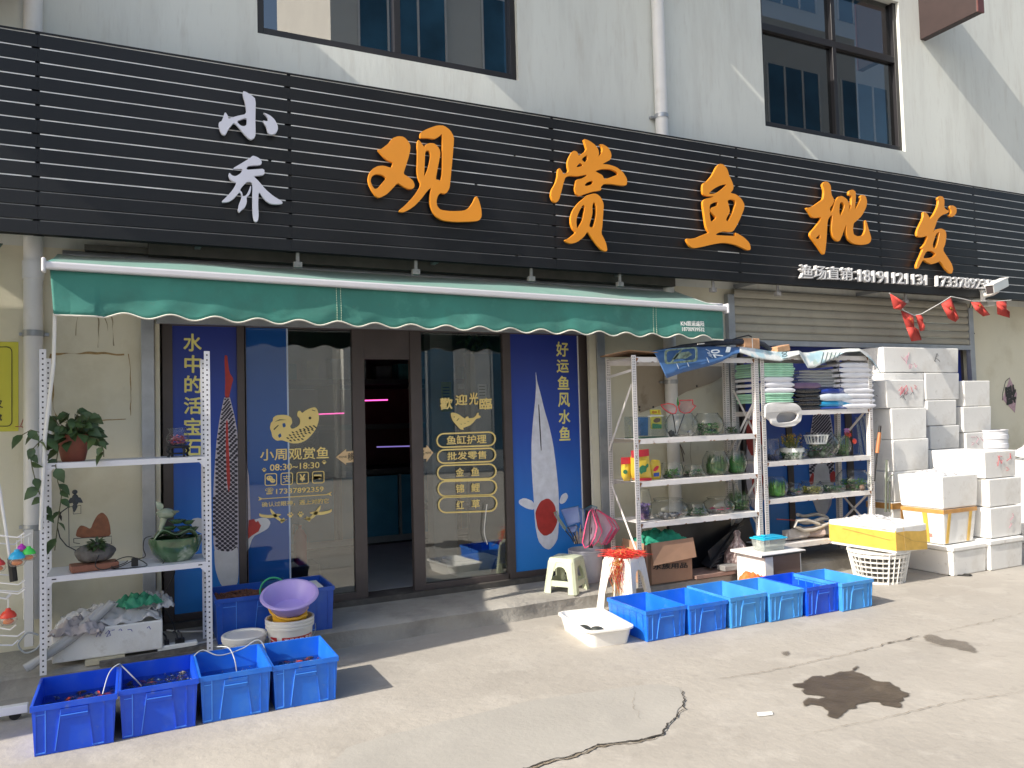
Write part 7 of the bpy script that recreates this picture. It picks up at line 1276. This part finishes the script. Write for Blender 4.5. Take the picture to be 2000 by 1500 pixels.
cloth('plastic_sheet', (6.29, -.34, .50), .46, .66, .07, bagm, 'clear plastic sheet spilling from the yellow taped foam box', 'plastic sheet', 41, 6, .04, .04)
lb = thing('laundry_basket', 'white round slatted plastic basket under the yellow taped box', 'basket', (6.17, -.42, 0)); C = Vector((6.20, -.42, 0)); bas = mat('white basket plastic', (.78, .77, .74), .4, var=.03)
m = M(); NB = 30; rz_ = lambda z: .20+.058*(z/.285)
for k in range(NB):
    a = 2*PI*k/NB; d = Vector((math.cos(a), math.sin(a), 0)); wv_ = .032 if k % 5 == 0 else .016; m.bar(C+d*rz_(0), C+d*rz_(.28)+Vector((0, 0, .28)), .004, wv_, d)
for z, hz in ((.0, .02), (.055, .014), (.10, .014), (.145, .014), (.19, .014), (.235, .03)): m.lathe([(rz_(z)-.003, z), (rz_(z)+.004, z), (rz_(z+hz)+.004, z+hz), (rz_(z+hz)-.003, z+hz), (rz_(z)-.003, z)], C, 48)
m.lathe([(rz_(.28)-.005, .27), (rz_(.28)+.014, .275), (rz_(.28)+.012, .29), (rz_(.28)-.005, .288)], C, 48); m.lid(.20, .004, C, 30); m.build('basket', bas, lb, smooth=40)
# tools and bits by the boxes
ht = thing('long_handled_scraper', 'tool with an orange wooden handle leaning on the foam boxes', 'tool', onY(1713, 960, .0)); M().tube([onY(1718, 845, -.02), onY(1713, 885, -.02)], [.017, .02], 10).build('handle', mat('orange wooden handle', (.42, .16, .06), .5, var=.1), ht, smooth=60); M().tube([onY(1719, 832, -.02), onY(1718, 845, -.02)], .014, 10).tube([onY(1713, 885, -.02), onY(1708, 940, .0)], .008, 8).build('ferrule', black_p, ht, smooth=60)
m = M(); m.bar(onY(1732, 898, -.04), onY(1730, 1000, -.04), .022, .01); m.bar(onY(1738, 940, -.04), onY(1737, 1000, -.04), .012, .01); m.tube([onY(x, y, -.05) for x, y in ((1733, 940), (1737, 932), (1744, 927))], .006, 6); m.build('metal_rod', mat('grey green metal rod', (.20, .23, .18), .45, .3), label='thin metal rods standing in front of the rear foam boxes', cat='rod')
rbk = onY(1958, 870, .2); bucket((rbk.x, .35, .14), .15, .19, onY(1958, 838, .35).z-.14, 'white paint bucket with printed text behind the foam boxes at the right edge', mat('white paint pail', (.60, .61, .65), .4, var=.05), rings=(.95, .86), handle=True)
C = Vector((rbk.x, .35, .14)); zb_ = onY(1958, 870, .35).z; RB = .183; V, F = text2d('18L 内墙', 0, .01); axx = max(v.x for v in V); m = M(); m.add([C+Vector((math.cos(-2.1+1.0*v.x/axx)*RB, math.sin(-2.1+1.0*v.x/axx)*RB, zb_-.14-.06+.05*v.y)) for v in V], F); m.build('printed_lettering', blk, label='small dark print on the paint bucket', cat='print') if False else None
cloth('clear_bag', (9.35, -.1, .98), .5, .5, .16, bagm, 'clear plastic bag at the right edge behind the front foam boxes', 'plastic bag', 51, 5, .06)
M().box(9.15, 9.6, -.2, .25, .0, .95).build('covered_crate', foam, label='foam box at the right edge under the clear plastic bag', cat='foam box', bev=.01)
fu = thing('door_paper', 'pink paper diamond with a black upside down character on the right wall', 'paper', onY(1973, 770, BW)); dm = [onY(x, y, BW-.002) for x, y in ((1972, 738), (1986, 768), (1982, 806), (1958, 780))]; M().prism(dm, (0, -.002, 0)).build('sheet', mat('faded pink paper', (.48, .33, .38), .8, var=.25, vs=20), fu)
m = M(); text(m, '福', (1963, 752, 792, 1985, 750, 790), BW-.006, off=.045, rot=PI+.15); m.build('lettering', ink, fu)
m = M(); m.tube([onY(x, y, BW-.004) for x, y in ((1972, 738), (1964, 745), (1958, 770), (1958, 782))], .003, 4); m.build('torn_edge', blk, fu)
hose([(6.9, -.62, .006), (7.0, -.75, .006), (7.06, -.72, .006), (7.0, -.66, .006), (6.86, -.64, .006)], .006, 'dark cord loop on the ground beside the basket', wirem, 'cord', 'cord')
M().prism([onZ(x, y, .004) for x, y in ((1478, 1392), (1508, 1390), (1510, 1396), (1495, 1398), (1480, 1399))], (0, 0, .002)).build('paper_scrap', white_p, label='scrap of white paper on the concrete near the wet stain', cat='litter')
# ------------------------------------------------------------------ inside the shop
led = emit('magenta led', (1, .10, .45), 1.6); led2 = emit('violet led', (.4, .3, .9), .35)
tk = thing('tank_shelf', 'dark aquarium bank with glowing magenta light strips inside the shop', 'aquarium', (3.2, 3.6, .18)); dk = mat('dark tank frame', (.02, .02, .024), .5); Yt = 3.3
M().box(.6, 5.0, Yt, 4.4, .178, .2).box(.6, 5.0, Yt, 4.4, .98, 1.04).box(.6, 5.0, Yt, 4.4, 1.5, 1.56).box(.6, 5.0, Yt, 4.4, 2.02, 2.08).build('shelf', dk, tk)
M().box(.6, 5.0, 4.2, 4.22, 1.04, 2.0).build('tank_back', mat('dark red tank back', (.10, .02, .02), .5, var=.4, vs=3), tk)
for x in (.6, 2.05, 3.5, 4.96): M().box(x, x+.05, Yt, 4.4, .2, 2.02).build('upright', dk, tk)
for xp0, xp1, yp, lm in ((690, 757, 783, led), (622, 672, 809, led), (736, 812, 873, led2)): a_ = onY(xp0, yp, Yt-.02); b_ = onY(xp1, yp-2, Yt-.02); M().bar(a_, b_, .018, .014).build('light_strip', lm, tk)
for x in (.66, 1.36, 2.11, 2.81, 3.56, 4.26): M().box(x, x+.66, Yt+.02, Yt+.04, .21, .96).build('cabinet_door', mat('blue cabinet front', (.05, .26, .42), .4, var=.1), tk)
m = M()
for x in (.62, 1.33, 2.08, 2.78, 3.53, 4.23): m.box(x, x+.03, Yt, Yt+.018, .2, .98)
m.box(.6, 5, Yt-.002, Yt+.018, .2, .27); m.build('cabinet_trim', mat('grey trim', (.30, .32, .33), .5), tk)
m = M(); rr = random.Random(9)
BXS = [(x, rr.uniform(.12, .2), rr.uniform(.14, .26), rr.choice(((.35, .38, .40), (.05, .2, .22), (.3, .28, .2), (.1, .1, .12)))) for x in [1.5+.27*i for i in range(11)]]
for i, (x, w_, h, cc) in enumerate(BXS): tag(M().box(x, x+w_, Yt+.15, Yt+.4, 2.081, 2.081+h).build('goods_box', mat('goods box %.2f' % cc[0], cc, .6, var=.2, vs=9)), 'small box standing on top of the dark aquarium bank', 'box', 'boxes on top of the aquariums')
chr_ = thing('chair', 'dark chair with pale metal legs just inside the open door', 'chair', (3.05, 2.5, .18)); M().box(2.85, 3.3, 2.3, 2.34, .95, 1.55).build('backrest', black_p, chr_, bev=.02); M().box(2.85, 3.3, 2.3, 2.75, .62, .68).build('seat', black_p, chr_, bev=.01)
for x in (2.87, 3.26):
    for y in (2.32, 2.72): M().tube([(x, y, .178), (x, y, .62)], .011, 8).build('leg', grey_metal, chr_)
M().tube([(2.83, 2.34, 1.2), (2.80, 2.5, .98), (2.83, 2.7, .9)], .012, 8).build('armrest', grey_metal, chr_, smooth=60)
tw_ = thing('plastic_tub', 'white plastic tub just inside the right glass door', 'tub', (3.1, 1.15, .18)); q0 = onY(925, 1118, 1.12); m = M(); rtub(m, .42, .30, .14, (q0.x, 1.2, .178), .1); m.build('tub', wb, tw_, smooth=50)
q1 = onY(962, 1100, 1.5); m = M(); m.openbox(.34, .26, .2, .006, .01, (q1.x+.02, 1.55, .178)); m.build('mesh_basket', BL['deep'][0], label='dark blue plastic basket behind the white tub inside the shop', cat='basket')
fe = thing('fire_extinguisher', 'red fire extinguisher inside the left glass door', 'fire extinguisher', (1.1, 1.3, .18)); q2 = onY(587, 1120, 1.3); M().box(q2.x-.12, q2.x+.14, 1.2, 1.5, .178, .40).build('stand', dk, fe); M().lathe([(.05, .0), (.055, .01), (.055, .24), (.03, .29), (.015, .30), (.015, .33), (0, .33)], (q2.x, 1.3, .40), 20).build('cylinder', mat('red extinguisher', (.5, .03, .03), .3), fe, smooth=40); M().tube([(q2.x, 1.3, .73), (q2.x-.05, 1.28, .74), (q2.x-.06, 1.26, .66)], .008, 6).build('nozzle', black_p, fe)
for k, (px, py, w_, h, mm, lab) in enumerate(((872, 775, .11, .30, mat('yellow notice', (.45, .42, .08), .6, var=.2, vs=20), 'yellow notice on the pale pillar inside the right door'), (942, 765, .10, .16, white_p, 'white sheet of print hanging inside the right door'))):
    C = onY(px, py, 1.9); o = M().box(C.x-w_/2, C.x+w_/2, 1.9, 1.904, C.z-h/2, C.z+h/2).build('notice', mm, label=lab, cat='notice'); m = M()
    for i in range(4): m.box(C.x-w_*.35, C.x+w_*.3, 1.897, 1.8995, C.z+h*.3-i*.03, C.z+h*.3-i*.03+.01)
    m.build('print', ink, o)
C = onY(866, 900, 1.93); M().box(C.x-.12, C.x+.12, 1.92, 2.1, .178, 2.9).build('interior_pillar', mat('pale pillar', (.45, .43, .42), .8), bld)
bp2 = onY(930, 900, 2.3); M().box(bp2.x-.1, bp2.x+.75, 2.3, 2.34, .178, 2.3).build('blue_partition', mat('blue grey partition', (.10, .16, .22), .6, var=.1), bld)
m = M(); C = onY(930, 655, 1.5)
for i in range(60): m.leaf(C+Vector((random.gauss(0, .08), random.gauss(0, .05), random.gauss(-.05, .07))), (random.gauss(0, 1), random.gauss(0, 1), -.6), (0, 0, 1), .08, .03)
pl_ = thing('hanging_plant', 'dark hanging plant high up behind the right glass door', 'plant', C); m.build('foliage', leafm[0], pl_, smooth=60)
hose([onY(x, y, .74) for x, y in ((951, 985), (948, 1010), (946, 1040), (952, 1063))], .004, 'thin white cord hanging on the right sliding door', white_p, 'cord', 'cord')
